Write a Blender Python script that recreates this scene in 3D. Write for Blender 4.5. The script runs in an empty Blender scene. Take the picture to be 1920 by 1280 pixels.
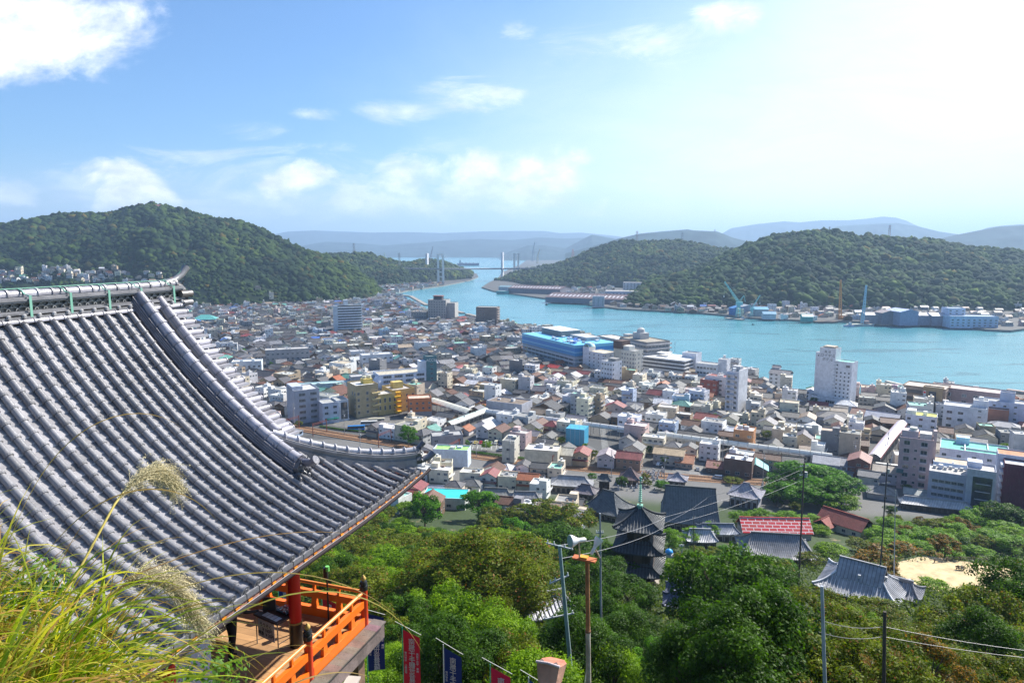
SKY_DUST = 1.0; SKY_OZ = 2.0; SKY_STR = 0.07; EXPOSURE = 0.98
SKY_TINT = (0.7, 1.0, 1.3, 1); VEIL_COL = (9.2, 9.7, 10.4, 1); CLOUD_LO = (7.6, 8.0, 9.8, 1); CLOUD_HI = (12, 12, 12.4, 1)
WATER_A = (0.04, 0.2, 0.245, 1); WATER_B = (0.07, 0.25, 0.29, 1)
HAZE_COL = (0.48, 0.7, 1.0, 1); HAZE_D = 0.00009
# Hillside temple above a harbour town on a strait: built as real places in metres, camera at (0, 0, 120)
import bpy, math, random
import numpy as np
from mathutils import Vector
R = math.radians
rnd = random.Random(7)
rng = np.random.default_rng(7)
scene = bpy.context.scene
col = scene.collection

# ---------------------------------------------------------------- camera (24 mm, tipped down 7.8 degrees)
CZ = 120.0
PITCH = R(7.8)
cam_d = bpy.data.cameras.new("camera"); cam = bpy.data.objects.new("camera", cam_d); col.objects.link(cam)
cam_d.lens = 24.0; cam_d.sensor_width = 36.0; cam_d.clip_start = 0.1; cam_d.clip_end = 60000
cam.location = (0, 0, CZ); cam.rotation_euler = (R(90) - PITCH, 0, 0)
scene.camera = cam
FW = np.array([0, math.cos(PITCH), -math.sin(PITCH)]); UP = np.array([0, math.sin(PITCH), math.cos(PITCH)])

def ray(px, py):
    return np.array([(px - 960) / 1280, 0, 0]) + FW + UP * (640 - py) / 1280
def gp(px, py, z=3.0):
    """ground point seen at photo pixel (px, py) on the level z"""
    r = ray(px, py); return r * ((z - CZ) / r[2]) + np.array([0, 0, CZ])
def dp(px, py, d):
    """point at forward distance d"""
    r = ray(px, py); return r * (d / r[1]) + np.array([0, 0, CZ])
def proj(p):
    v = np.array([p[0], p[1], p[2] - CZ]); d = v @ FW
    if d <= 0.01: return (-9999, -9999)
    return (960 + 1280 * v[0] / d, 640 - 1280 * (v @ UP) / d)
def pxm(p):
    return 1280 / max(0.1, np.array([p[0], p[1], p[2] - CZ]) @ FW)

# ---------------------------------------------------------------- light, sky, haze
SUN_AZ = R(52); SUN_EL = R(42)
sun_d = bpy.data.lights.new("sun", 'SUN'); sun = bpy.data.objects.new("sun", sun_d); col.objects.link(sun)
sun_d.energy = 5.0; sun_d.angle = R(0.53); sun_d.color = (1.0, 0.955, 0.88)
sd = Vector((math.sin(SUN_AZ) * math.cos(SUN_EL), math.cos(SUN_AZ) * math.cos(SUN_EL), math.sin(SUN_EL)))
sun.rotation_euler = sd.to_track_quat('Z', 'Y').to_euler()
sun.location = (300, 200, 900)

class NT:
    """tiny helper for node trees"""
    def __init__(s, tree): s.t = tree; s.n = tree.nodes; s.l = tree.links
    def new(s, typ, **kw):
        nd = s.n.new(typ)
        for k, v in kw.items():
            if k.startswith('i_'):
                key = k[2:]; key = int(key) if key.isdigit() else key
                s.put(nd, key, v)
            else: setattr(nd, k, v)
        return nd
    def put(s, nd, key, v):
        if isinstance(v, bpy.types.NodeSocket): s.l.new(v, nd.inputs[key])
        else: nd.inputs[key].default_value = v
    def m(s, op, a, b=None, c=None, clamp=False):
        nd = s.n.new('ShaderNodeMath'); nd.operation = op; nd.use_clamp = clamp
        for i, v in enumerate((a, b, c)):
            if v is not None: s.put(nd, i, v)
        return nd.outputs[0]
    def mix(s, f, a, b, blend='MIX'):
        nd = s.n.new('ShaderNodeMix'); nd.data_type = 'RGBA'; nd.blend_type = blend; nd.clamp_factor = True
        s.put(nd, 0, f); s.put(nd, 6, a); s.put(nd, 7, b); return nd.outputs[2]
    def noise(s, vec, scale, detail=3, rough=0.5, dist=0.0):
        nd = s.n.new('ShaderNodeTexNoise'); nd.inputs['Scale'].default_value = scale
        nd.inputs['Detail'].default_value = detail; nd.inputs['Roughness'].default_value = rough
        nd.inputs['Distortion'].default_value = dist
        if vec is not None: s.l.new(vec, nd.inputs['Vector'])
        return nd.outputs['Fac']
    def ss(s, x, lo, hi):
        nd = s.n.new('ShaderNodeMapRange'); nd.interpolation_type = 'SMOOTHSTEP'; s.put(nd, 0, x)
        nd.inputs[1].default_value = lo; nd.inputs[2].default_value = hi; return nd.outputs[0]

world = bpy.data.worlds.new("World"); scene.world = world; world.use_nodes = True
w = NT(world.node_tree); w.n.clear()
sky = w.new('ShaderNodeTexSky', sky_type='NISHITA', sun_disc=False, sun_elevation=SUN_EL, sun_rotation=SUN_AZ,
            altitude=100, air_density=1.0, dust_density=SKY_DUST, ozone_density=SKY_OZ)
tc = w.new('ShaderNodeTexCoord')
sep = w.new('ShaderNodeSeparateXYZ', i_0=tc.outputs['Generated'])
X, Y, Z = sep.outputs
Yc = w.m('MAXIMUM', Y, 0.05)
U = w.m('DIVIDE', X, Yc); V = w.m('DIVIDE', Z, Yc)          # gnomonic direction coordinates of the sky to the east
# clouds: each a cluster in a fixed direction, torn by noise
def dirpx(px, py):
    r = ray(px, py); return r[0] / r[1], r[2] / r[1]
uv = w.new('ShaderNodeCombineXYZ', i_0=U, i_1=w.m('MULTIPLY', V, 1.7), i_2=0.0).outputs[0]
nz = w.noise(uv, 9.0, 8, 0.62, 0.3)
nz2 = w.noise(uv, 3.2, 6, 0.6, 0.6)
uvs = w.new('ShaderNodeCombineXYZ', i_0=U, i_1=w.m('MULTIPLY', V, 4.0), i_2=3.0).outputs[0]
nzs = w.noise(uvs, 5.0, 7, 0.65, 0.8)
dens = None
CL = [ # px, py, half width, half height, noise weight, opacity, kind
    (90, 40, 215, 115, .5, 1.0, 0), (20, 90, 120, 80, .5, 1.0, 0), (230, 355, 125, 60, .7, .95, 0), (20, 365, 60, 30, .8, .5, 0),
    (760, 212, 120, 28, .6, .9, 1), (870, 190, 110, 45, .9, .7, 1), (600, 215, 60, 14, .8, .6, 1), (455, 245, 110, 25, .9, .55, 1),
    (555, 350, 75, 50, .7, .95, 0), (770, 330, 80, 48, .6, .95, 0), (890, 325, 75, 50, .6, .95, 0), (1035, 330, 110, 60, .6, 1.0, 0), (940, 352, 260, 62, .9, .62, 0), (640, 375, 150, 35, .9, .6, 0), (855, 385, 50, 18, .8, .6, 0),
    (975, 55, 45, 24, .8, .7, 1), (1350, 30, 70, 45, .8, .8, 1), (1225, 70, 120, 40, 1.0, .6, 1), (500, 340, 480, 75, 1.1, .42, 1), (1080, 80, 100, 50, 1.0, .35, 1),
]
for (px, py, hw, hh, nwt, op, kind) in CL:
    cu, cv = dirpx(px, py)
    a = w.m('DIVIDE', w.m('SUBTRACT', U, cu), hw / 1280); b = w.m('DIVIDE', w.m('SUBTRACT', V, cv), hh / 1280 * 1.02)
    r2 = w.m('ADD', w.m('MULTIPLY', a, a), w.m('MULTIPLY', b, b))
    nn = nzs if kind else nz
    f = w.m('ADD', w.m('SUBTRACT', 1.0, r2), w.m('MULTIPLY', w.m('SUBTRACT', nn, 0.5), 6.0 * nwt))
    f = w.m('MULTIPLY', w.ss(f, 0.0, 1.1 if kind == 0 else 1.9), op)
    dens = f if dens is None else w.m('MAXIMUM', dens, f)
# thin bright veil of high cloud over the right (sunward) half of the sky
veil = w.m('MULTIPLY', w.ss(w.m('ADD', U, w.m('MULTIPLY', w.m('SUBTRACT', nz2, 0.5), 0.5)), -0.32, 0.42), 0.93)
veil = w.m('MULTIPLY', veil, w.m('SUBTRACT', 1.0, w.m('MULTIPLY', w.ss(V, 0.05, 0.42), w.m('SUBTRACT', 1.0, w.ss(U, 0.0, 0.75)))))
veil = w.m('MULTIPLY', veil, w.m('ADD', .87, w.m('MULTIPLY', w.ss(nzs, .3, .62), .13)))
veil = w.m('MAXIMUM', veil, w.m('MULTIPLY', w.m('SUBTRACT', 1.0, w.ss(V, -0.02, 0.16)), 0.35))
dens = w.m('MAXIMUM', dens, 0.0)
shade = w.noise(uv, 14.0, 5, 0.6)
ccol = w.mix(w.ss(shade, 0.35, 0.65), CLOUD_LO, CLOUD_HI)
skyc = w.mix(1.0, sky.outputs[0], SKY_TINT, 'MULTIPLY')
c1 = w.mix(veil, skyc, VEIL_COL)
c2 = w.mix(dens, c1, ccol)
front = w.ss(Y, 0.0, 0.12)
c3 = w.mix(front, skyc, c2)
bg = w.new('ShaderNodeBackground', i_Color=c3, i_Strength=SKY_STR)
out = w.new('ShaderNodeOutputWorld', i_Surface=bg.outputs[0])

scene.view_settings.view_transform = 'Standard'; scene.view_settings.look = 'None'
scene.view_settings.exposure = EXPOSURE; scene.view_settings.gamma = 1.0; scene.view_settings.use_curve_mapping = False
try:
    scene.cycles.max_bounces = 5; scene.cycles.diffuse_bounces = 2; scene.cycles.glossy_bounces = 2
    scene.cycles.transparent_max_bounces = 6; scene.cycles.volume_bounces = 0; scene.cycles.denoising_prefilter = 'NONE'; scene.cycles.transmission_bounces = 2
except Exception: pass

# ---------------------------------------------------------------- meshes
_mats = {}
def tag(o, label=None, cat=None, group=None, kind=None):
    if label: o['label'] = label
    if cat: o['category'] = cat
    if group: o['group'] = group
    if kind: o['kind'] = kind
    return o
def empty(name, loc, rz=0.0, **kw):
    o = bpy.data.objects.new(name, None); col.objects.link(o); o.location = [float(v) for v in loc]; o.rotation_euler = (0, 0, rz)
    o.empty_display_size = 0.5
    return tag(o, **kw)

class MB:
    """collects faces; build() links ONE mesh object. Colours per face go into the attribute Col, metres into the UV map."""
    def __init__(s): s.v = []; s.f = []; s.c = []; s.mi = []; s.sm = []
    def add(s, vs, fs, c=(1, 1, 1), mi=0, smooth=False):
        n = len(s.v); s.v.extend(vs)
        for f in fs:
            s.f.append([i + n for i in f]); s.c.append(c); s.mi.append(mi); s.sm.append(smooth)
    def quad(s, a, b, c_, d, c=(1, 1, 1), mi=0): s.add([a, b, c_, d], [(0, 1, 2, 3)], c, mi)
    def box(s, cx, cy, z0, w, d, h, yaw=0.0, c=(1, 1, 1), mi=0, taper=1.0, bottom=False):
        ca, sa = math.cos(yaw), math.sin(yaw); vs = []
        for k, (zz, t) in enumerate(((z0, 1.0), (z0 + h, taper))):
            for x, y in ((-w / 2, -d / 2), (w / 2, -d / 2), (w / 2, d / 2), (-w / 2, d / 2)):
                x *= t; y *= t
                vs.append((cx + x * ca - y * sa, cy + x * sa + y * ca, zz))
        fs = [(0, 1, 5, 4), (1, 2, 6, 5), (2, 3, 7, 6), (3, 0, 4, 7), (4, 5, 6, 7)]
        if bottom: fs.append((3, 2, 1, 0))
        s.add(vs, fs, c, mi)
    def tube(s, p, q, r, n=6, c=(1, 1, 1), mi=0, r2=None, caps=True, smooth=True):
        p = Vector(p); q = Vector(q); d = q - p
        if d.length < 1e-6: return
        d.normalize(); a = d.orthogonal().normalized(); b = d.cross(a); r2 = r if r2 is None else r2
        vs = []
        for (o, rr) in ((p, r), (q, r2)):
            for i in range(n):
                t = 2 * math.pi * i / n; vs.append(tuple(o + a * (math.cos(t) * rr) + b * (math.sin(t) * rr)))
        fs = [(i, (i + 1) % n, n + (i + 1) % n, n + i) for i in range(n)]
        s.add(vs, fs, c, mi, smooth)
        if caps: s.add(vs, [tuple(range(n - 1, -1, -1)), tuple(range(n, 2 * n))], c, mi)
    def path(s, pts, r, n=6, c=(1, 1, 1), mi=0, radii=None, squash=1.0):
        """swept tube along a polyline, one skin"""
        P = [Vector(p) for p in pts]; vs = []; m = len(P); prev = None
        for i, p in enumerate(P):
            d = (P[min(i + 1, m - 1)] - P[max(i - 1, 0)]).normalized()
            a = d.cross(Vector((0, 0, 1)))
            if a.length < 1e-3: a = d.cross(Vector((0, 1, 0)))
            a.normalize()
            if prev is not None and a.dot(prev) < 0: a = -a
            prev = a
            b = a.cross(d); rr = radii[i] if radii else r
            for k in range(n):
                t = 2 * math.pi * k / n; vs.append(tuple(p + a * (math.cos(t) * rr) + b * (math.sin(t) * rr * squash)))
        fs = []
        for i in range(m - 1):
            for k in range(n):
                k2 = (k + 1) % n; fs.append((i * n + k, i * n + k2, (i + 1) * n + k2, (i + 1) * n + k))
        s.add(vs, fs, c, mi, True)
        s.add(vs, [tuple(range(n - 1, -1, -1)), tuple((m - 1) * n + k for k in range(n))], c, mi)
    def build(s, name, mats, parent=None, loc=None, origin=None):
        if not s.f: return None
        me = bpy.data.meshes.new(name)
        V = np.array(s.v, dtype=np.float64).reshape(-1, 3)
        org = np.array(origin if origin is not None else (0, 0, 0), dtype=np.float64)
        V = V - org
        me.from_pydata(V.tolist(), [], s.f)
        for m in (mats if isinstance(mats, (list, tuple)) else [mats]): me.materials.append(m)
        finish(me, np.array(s.c, dtype=np.float32), np.array(s.mi, dtype=np.int32), np.array(s.sm, dtype=bool))
        o = bpy.data.objects.new(name, me); col.objects.link(o)
        if parent is not None: o.parent = parent
        if loc is not None: o.location = loc
        elif origin is not None and parent is None: o.location = org
        return o
def finish(me, fc, mi=None, sm=None, uv=True):
    nf = len(me.polygons); nl = len(me.loops)
    if mi is not None: me.polygons.foreach_set('material_index', mi)
    if sm is not None: me.polygons.foreach_set('use_smooth', sm)
    tot = np.empty(nf, np.int32); me.polygons.foreach_get('loop_total', tot)
    ca = me.color_attributes.new('Col', 'FLOAT_COLOR', 'CORNER')
    c4 = np.ones((nl, 4), np.float32); c4[:, :3] = np.repeat(fc, tot, axis=0)
    ca.data.foreach_set('color', c4.ravel())
    if uv:
        nrm = np.empty(nf * 3, np.float32); me.polygons.foreach_get('normal', nrm); nrm = nrm.reshape(-1, 3)
        vi = np.empty(nl, np.int32); me.loops.foreach_get('vertex_index', vi)
        co = np.empty(len(me.vertices) * 3, np.float32); me.vertices.foreach_get('co', co); co = co.reshape(-1, 3)[vi]
        n = np.repeat(nrm, tot, axis=0)
        u = np.stack([-n[:, 1], n[:, 0], np.zeros(len(n))], 1); L = np.linalg.norm(u, axis=1)
        flat = L < 0.05; u[flat] = (1, 0, 0); u /= np.maximum(np.linalg.norm(u, axis=1), 1e-6)[:, None]
        v = np.cross(n, u)
        U_ = np.stack([(u * co).sum(1), (v * co).sum(1)], 1).astype(np.float32)
        ul = me.uv_layers.new(name='UVMap'); ul.data.foreach_set('uv', U_.ravel())
def npmesh(name, V, F, mats, fc, smooth=False, parent=None, uv=False):
    """fast mesh from numpy: V (n,3), F (m,k) with k = 3 or 4, fc (m,3)"""
    me = bpy.data.meshes.new(name); m, k = F.shape
    me.vertices.add(len(V)); me.vertices.foreach_set('co', V.astype(np.float32).ravel())
    me.loops.add(m * k); me.loops.foreach_set('vertex_index', F.astype(np.int32).ravel())
    me.polygons.add(m); me.polygons.foreach_set('loop_start', np.arange(0, m * k, k, dtype=np.int32))
    me.update(calc_edges=True)
    if smooth: me.polygons.foreach_set('use_smooth', np.ones(m, bool))
    for mt in (mats if isinstance(mats, (list, tuple)) else [mats]): me.materials.append(mt)
    finish(me, fc.astype(np.float32), uv=uv)
    o = bpy.data.objects.new(name, me); col.objects.link(o)
    if parent is not None: o.parent = parent
    return o

# ---------------------------------------------------------------- materials
def mat(name, c=None, rough=0.8, metal=0.0, attr=False, var=0.15, vscale=0.3, bump=0.0, bscale=2.0, spec=0.5, coat=0.0, extra=None, coords='Object'):
    m = bpy.data.materials.new(name); m.use_nodes = True; t = NT(m.node_tree); t.n.clear()
    o = t.new('ShaderNodeOutputMaterial'); p = t.new('ShaderNodeBsdfPrincipled', i_Roughness=rough, i_Metallic=metal)
    p.inputs['Specular IOR Level'].default_value = spec; p.inputs['Coat Weight'].default_value = coat
    t.l.new(p.outputs[0], o.inputs[0])
    base = t.new('ShaderNodeAttribute', attribute_name='Col').outputs['Color'] if attr else None
    if c is not None:
        if base is None:
            rgb = t.new('ShaderNodeRGB'); rgb.outputs[0].default_value = (*c, 1); base = rgb.outputs[0]
        else: base = t.mix(1.0, base, (*c, 1), 'MULTIPLY')
    tcn = t.new('ShaderNodeTexCoord'); vec = tcn.outputs[coords]
    if var > 0:
        nn = t.noise(vec, vscale, 5, 0.6)
        k = t.m('ADD', t.m('MULTIPLY', t.ss(nn, 0.3, 0.7), 2 * var), 1 - var)
        kk = t.new('ShaderNodeCombineColor', i_0=k, i_1=k, i_2=k).outputs[0]
        base = t.mix(1.0, base, kk, 'MULTIPLY')
    if extra: base = extra(t, base, tcn, p) or base
    t.l.new(base, p.inputs['Base Color'])
    if bump > 0:
        bn = t.noise(vec, bscale, 4, 0.6)
        b = t.new('ShaderNodeBump', i_Strength=bump, i_Height=bn, i_Distance=0.1)
        t.l.new(b.outputs[0], p.inputs['Normal'])
    return m
def tiled(period, course, stripe_dark=0.45, bump=0.8):
    def f(t, base, tcn, p):
        s = t.new('ShaderNodeSeparateXYZ', i_0=tcn.outputs['UV'])
        a = t.m('ABSOLUTE', t.m('SINE', t.m('MULTIPLY', s.outputs[0], math.pi / period)))
        b = t.m('FRACT', t.m('MULTIPLY', s.outputs[1], 1.0 / course))
        h = t.m('ADD', a, t.m('MULTIPLY', b, 0.35))
        joint = t.ss(b, 0.0, 0.12)
        gap = t.m('MULTIPLY', t.ss(a, 0.0, 0.5), t.m('ADD', t.m('MULTIPLY', joint, 0.3), 0.7))
        cell = t.new('ShaderNodeTexWhiteNoise', noise_dimensions='2D')
        fl = t.new('ShaderNodeCombineXYZ', i_0=t.m('FLOOR', t.m('MULTIPLY', s.outputs[0], 1 / period)), i_1=t.m('FLOOR', t.m('MULTIPLY', s.outputs[1], 1 / course)))
        t.l.new(fl.outputs[0], cell.inputs['Vector'])
        k = t.m('MULTIPLY', t.m('ADD', t.m('MULTIPLY', gap, stripe_dark), 1 - stripe_dark), t.m('ADD', t.m('MULTIPLY', cell.outputs[0], 0.25), 0.87))
        kk = t.new('ShaderNodeCombineColor', i_0=k, i_1=k, i_2=k).outputs[0]
        bb = t.new('ShaderNodeBump', i_Strength=bump, i_Height=h, i_Distance=0.06)
        t.l.new(bb.outputs[0], p.inputs['Normal'])
        return t.mix(1.0, base, kk, 'MULTIPLY')
    return f
M = {}
def grime(t, base, tcn, p):
    mp = t.new('ShaderNodeMapping', i_Vector=tcn.outputs['UV'], i_Scale=(1.6, .22, 1)); n = t.noise(mp.outputs[0], 1.2, 5, .65)
    return t.mix(t.m('MULTIPLY', t.ss(n, .5, .75), .38), base, (.16, .145, .125, 1))
M['wall'] = mat('painted_wall', attr=True, rough=0.9, var=0.13, vscale=0.35, bump=0.1, bscale=3, spec=.25, extra=grime)
M['tile'] = mat('roof_tile', attr=True, spec=.25, rough=0.5, var=0.16, vscale=0.5, extra=tiled(0.33, 0.32))
M['sheet'] = mat('sheet_roof', attr=True, spec=.3, rough=0.5, metal=0.0, var=0.2, vscale=0.6, extra=tiled(0.5, 3.6, 0.22, 0.5))
M['flat'] = mat('flat_roof', attr=True, rough=0.85, var=0.25, vscale=0.45, bump=0.15)
M['glass'] = mat('window_glass', c=(0.035, 0.05, 0.065), rough=0.08, var=0.4, vscale=0.8, spec=0.9)
M['frame'] = mat('window_frame', c=(0.5, 0.5, 0.5), rough=0.5, var=0.05)
M['paint'] = mat('painted_metal', attr=True, rough=0.4, var=0.08, vscale=1.0)
M['rust'] = mat('rusty_steel', attr=True, rough=0.75, var=0.35, vscale=2.0, bump=0.2, bscale=12)
M['concrete'] = mat('concrete', attr=True, rough=0.9, var=0.2, vscale=0.4, bump=0.2, bscale=4)
M['wood'] = mat('timber', attr=True, rough=0.7, var=0.25, vscale=2.5, bump=0.2, bscale=9)
M['cloth'] = mat('cloth', attr=True, rough=0.9, var=0.04)
M['skin'] = mat('skin', c=(0.45, 0.28, 0.2), rough=0.6, var=0.05)
TOWN = [M['wall'], M['tile'], M['sheet'], M['flat'], M['glass'], M['paint']]   # material slots of every house: indices 0..5
# ---------------------------------------------------------------- ground, land, water
def vnoise(x, y, seed=0):
    xi = np.floor(x).astype(np.int64); yi = np.floor(y).astype(np.int64); xf = x - xi; yf = y - yi
    def h(a, b):
        n = (a * 374761393 + b * 668265263 + seed * 974711) & 0x7fffffff
        n = ((n ^ (n >> 13)) * 1274126177) & 0x7fffffff
        return ((n ^ (n >> 16)) & 0xffff) / 65535.0
    u = xf * xf * (3 - 2 * xf); v = yf * yf * (3 - 2 * yf)
    return (h(xi, yi) * (1 - u) + h(xi + 1, yi) * u) * (1 - v) + (h(xi, yi + 1) * (1 - u) + h(xi + 1, yi + 1) * u) * v
def fbm(x, y, o=4, seed=0):
    a = 0; s = 0.5; x = np.asarray(x, float); y = np.asarray(y, float)
    for i in range(o):
        a = a + s * (vnoise(x, y, seed + i) - 0.5); x = x * 2.03 + 5.1; y = y * 2.03 + 1.7; s *= 0.5
    return a
QX = [0, 2, 2.8, 3.6, 5, 10, 20, 30, 44, 70, 107, 160, 220, 280, 330, 370, 420]
QZ = [-1.85, -1.95, -2.4, -4.4, -6.6, -12, -20, -27, -34, -46, -58.5, -81, -101, -112, -116.2, -117, -117.4]
def terrain(x, y):
    x = np.asarray(x, float); y = np.asarray(y, float)
    q = np.hypot(np.where(y < 12, x, x * 0.25), np.maximum(y, 0)) + 0.33 * x * np.clip(y / 370, 0, 1) ** 2
    q = np.where(y < 0, np.hypot(x, 0) * 0.6, q)
    z = CZ + np.interp(q, QX, QZ)
    z = z + fbm(x / 14, y / 14, 3, 3) * np.clip((q - 14) / 25, 0, 1) * np.clip((330 - q) / 60, 0, 1) * 3.0
    z = np.maximum(z, CZ - 1.62 - 2.2 * np.clip(np.hypot((x + 1.85) / 1.2, (y - 1.7) / .9) - .8, 0, 1.6) - 999 * (np.hypot((x + 1.85) / 1.2, (y - 1.7) / .9) > 2.2))
    # the little park terrace on the right
    cx, cy = PARK
    m = np.clip(1.6 - np.hypot((x - cx) / 20, (y - cy) / 13), 0, 1); m = np.clip(m / 0.6, 0, 1)
    z = z * (1 - m) + PARKZ * m
    return z
PARKZ = 40.5
PARK = tuple(gp(1790, 1082, PARKZ)[:2])

mgreen = lambda t, base, tcn, p: base
def ground_extra(t, base, tcn, p):
    s = t.new('ShaderNodeSeparateXYZ', i_0=tcn.outputs['Object'])
    n1 = t.noise(tcn.outputs['Object'], 0.12, 6, 0.65)
    n2 = t.noise(tcn.outputs['Object'], 1.5, 4, 0.6)
    g = t.mix(n2, (0.012, 0.026, 0.005, 1), (0.04, 0.068, 0.010, 1))
    soil = t.mix(n2, (0.16, 0.12, 0.06, 1), (0.27, 0.21, 0.12, 1))
    c = t.mix(t.ss(n1, 0.62, 0.70), g, soil)
    asp = t.mix(n2, (0.09, 0.09, 0.092, 1), (0.17, 0.165, 0.155, 1))
    return t.mix(t.ss(s.outputs[2], 6.0, 4.2), c, asp)
M['ground'] = mat('hillside_ground', c=(1, 1, 1), rough=0.95, var=0, extra=ground_extra, bump=0.3, bscale=1.5)
def asp_extra(t, base, tcn, p):
    n1 = t.noise(tcn.outputs['Object'], 0.05, 5, 0.6); n2 = t.noise(tcn.outputs['Object'], 0.8, 4, 0.6)
    return t.mix(n2, t.mix(n1, (0.045, 0.045, 0.05, 1), (0.10, 0.098, 0.09, 1)), (0.07, 0.07, 0.07, 1))
M['asphalt'] = mat('asphalt', c=(1, 1, 1), rough=0.9, var=0, extra=asp_extra)
M['quay'] = mat('quay_stone', c=(0.2, 0.19, 0.175), rough=0.9, var=0.3, vscale=0.2)

rr = np.concatenate([[0.0], np.geomspace(0.5, 40000, 210)]); th = np.radians(np.concatenate([np.linspace(-180, -55, 40)[:-1], np.linspace(-55, 55, 221)[:-1], np.linspace(55, 180, 40)[:-1]]))
RR, TH = np.meshgrid(rr, th, indexing='ij'); gx = RR * np.sin(TH); gy = RR * np.cos(TH)
gz = terrain(gx, gy)
qf = gy + 0.33 * gx
gz = np.where((RR > 900) | (qf > 470), -8.0, gz)
gz = np.where((RR > 900) & (gy < 0), 60.0, gz)
nr, nt = gx.shape; V_ = np.stack([gx, gy, gz], -1).reshape(-1, 3)
i, j = np.meshgrid(np.arange(nr - 1), np.arange(nt), indexing='ij'); j2 = (j + 1) % nt
F_ = np.stack([i * nt + j, i * nt + j2, (i + 1) * nt + j2, (i + 1) * nt + j], -1).reshape(-1, 4)
g_o = npmesh('ground', V_, F_[:, ::-1], M['ground'], np.ones((len(F_), 3)), smooth=True)
tag(g_o, kind='structure')

def slab(name, pts, z, mats, zb=-8.0, label=None):
    from mathutils.geometry import tessellate_polygon
    P = [Vector((p[0], p[1], z)) for p in pts]; n = len(P); b = MB()
    tri = tessellate_polygon([P]); vs = [tuple(p) for p in P]
    fs = []
    for t3 in tri:
        a, b_, c_ = [P[k] for k in t3]
        fs.append(t3 if (b_ - a).cross(c_ - a).z > 0 else t3[::-1])
    b.add(vs, fs, (1, 1, 1), 0)
    area = sum(P[k].x * P[(k + 1) % n].y - P[(k + 1) % n].x * P[k].y for k in range(n))
    for k in range(n):
        a, c_ = P[k], P[(k + 1) % n]
        if area < 0: a, c_ = c_, a
        b.add([(a.x, a.y, zb), (c_.x, c_.y, zb), tuple(c_), tuple(a)], [(0, 1, 2, 3)], (1, 1, 1), 1)
    o = b.build(name, mats); tag(o, kind='structure'); return o
G0 = lambda px, py: tuple(gp(px, py, 0.0)[:2])
CITY = [(900, 150), (640, 420)] + [G0(*p) for p in [(2300, 800), (1930, 762), (1860, 752), (1705, 741), (1600, 745), (1530, 742), (1480, 733), (1400, 707), (1300, 690), (1240, 675), (1170, 652), (1100, 637), (1000, 619), (935, 611), (900, 605), (850, 598), (800, 583), (770, 569), (738, 553), (765, 546), (830, 537), (880, 527), (897, 520), (894, 514), (860, 509), (830, 505)]] + [
    (-420, 4300), (-1300, 5200), (-4500, 5600), (-6000, 2500), (-3500, 600), (-1500, 150), (-700, 150), (-400, 460), (0, 372), (400, 240)]
slab('city_ground', CITY, 3.0, [M['asphalt'], M['quay']])
MUKA = [G0(*p) for p in [(903, 540), (925, 547), (1000, 558), (1100, 572), (1160, 581), (1300, 588), (1360, 593), (1400, 598), (1500, 603), (1640, 606), (1700, 609), (1790, 613), (1850, 621), (1895, 623), (1925, 619), (2100, 625), (2400, 640)]] + [(2600, 1300), (5000, 2600), (4500, 8000), (1600, 8200)] + [G0(*p) for p in [(1090, 480), (1000, 483), (985, 490), (975, 497), (955, 505), (940, 513), (935, 522), (915, 532)]]
slab('island_ground', MUKA, 3.0, [M['asphalt'], M['quay']])
def inpoly(x, y, poly):
    c = False; n = len(poly); j = n - 1
    for i in range(n):
        xi, yi = poly[i][:2]; xj, yj = poly[j][:2]
        if (yi > y) != (yj > y) and x < (xj - xi) * (y - yi) / (yj - yi) + xi: c = not c
        j = i
    return c

def water_mat():
    m = bpy.data.materials.new('sea_water'); m.use_nodes = True; t = NT(m.node_tree); t.n.clear()
    o = t.new('ShaderNodeOutputMaterial'); p = t.new('ShaderNodeBsdfPrincipled', i_Roughness=0.22, i_IOR=1.33)
    tcn = t.new('ShaderNodeTexCoord'); mp = t.new('ShaderNodeMapping', i_Vector=tcn.outputs['Object']); mp.inputs['Scale'].default_value = (1, 0.6, 1)
    n0 = t.noise(mp.outputs[0], 0.004, 5, 0.6, 0.8)
    mp2 = t.new('ShaderNodeMapping', i_Vector=tcn.outputs['Object']); mp2.inputs['Scale'].default_value = (0.35, 1.6, 1); mp2.inputs['Rotation'].default_value = (0, 0, 0.12)
    n3 = t.noise(mp2.outputs[0], 0.012, 4, 0.6, 1.2)
    cc = t.mix(t.ss(n0, 0.35, 0.65), WATER_A, WATER_B)
    cc = t.mix(t.m('MULTIPLY', t.ss(n3, 0.56, 0.64), 0.7), cc, (0.015, 0.11, 0.13, 1))
    t.l.new(cc, p.inputs['Base Color'])
    n1 = t.noise(mp.outputs[0], 0.35, 5, 0.65, 0.4); n2 = t.noise(mp.outputs[0], 0.06, 3, 0.5)
    h = t.m('ADD', n1, t.m('MULTIPLY', n2, 1.5))
    b = t.new('ShaderNodeBump', i_Strength=0.35, i_Height=h, i_Distance=1.0); t.l.new(b.outputs[0], p.inputs['Normal'])
    t.l.new(p.outputs[0], o.inputs[0]); return m
M['water'] = water_mat()
b = MB(); b.quad((-22000, 380, 0), (22000, 380, 0), (22000, 24000, 0), (-22000, 24000, 0))
tag(b.build('water', M['water']), kind='structure')

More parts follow.
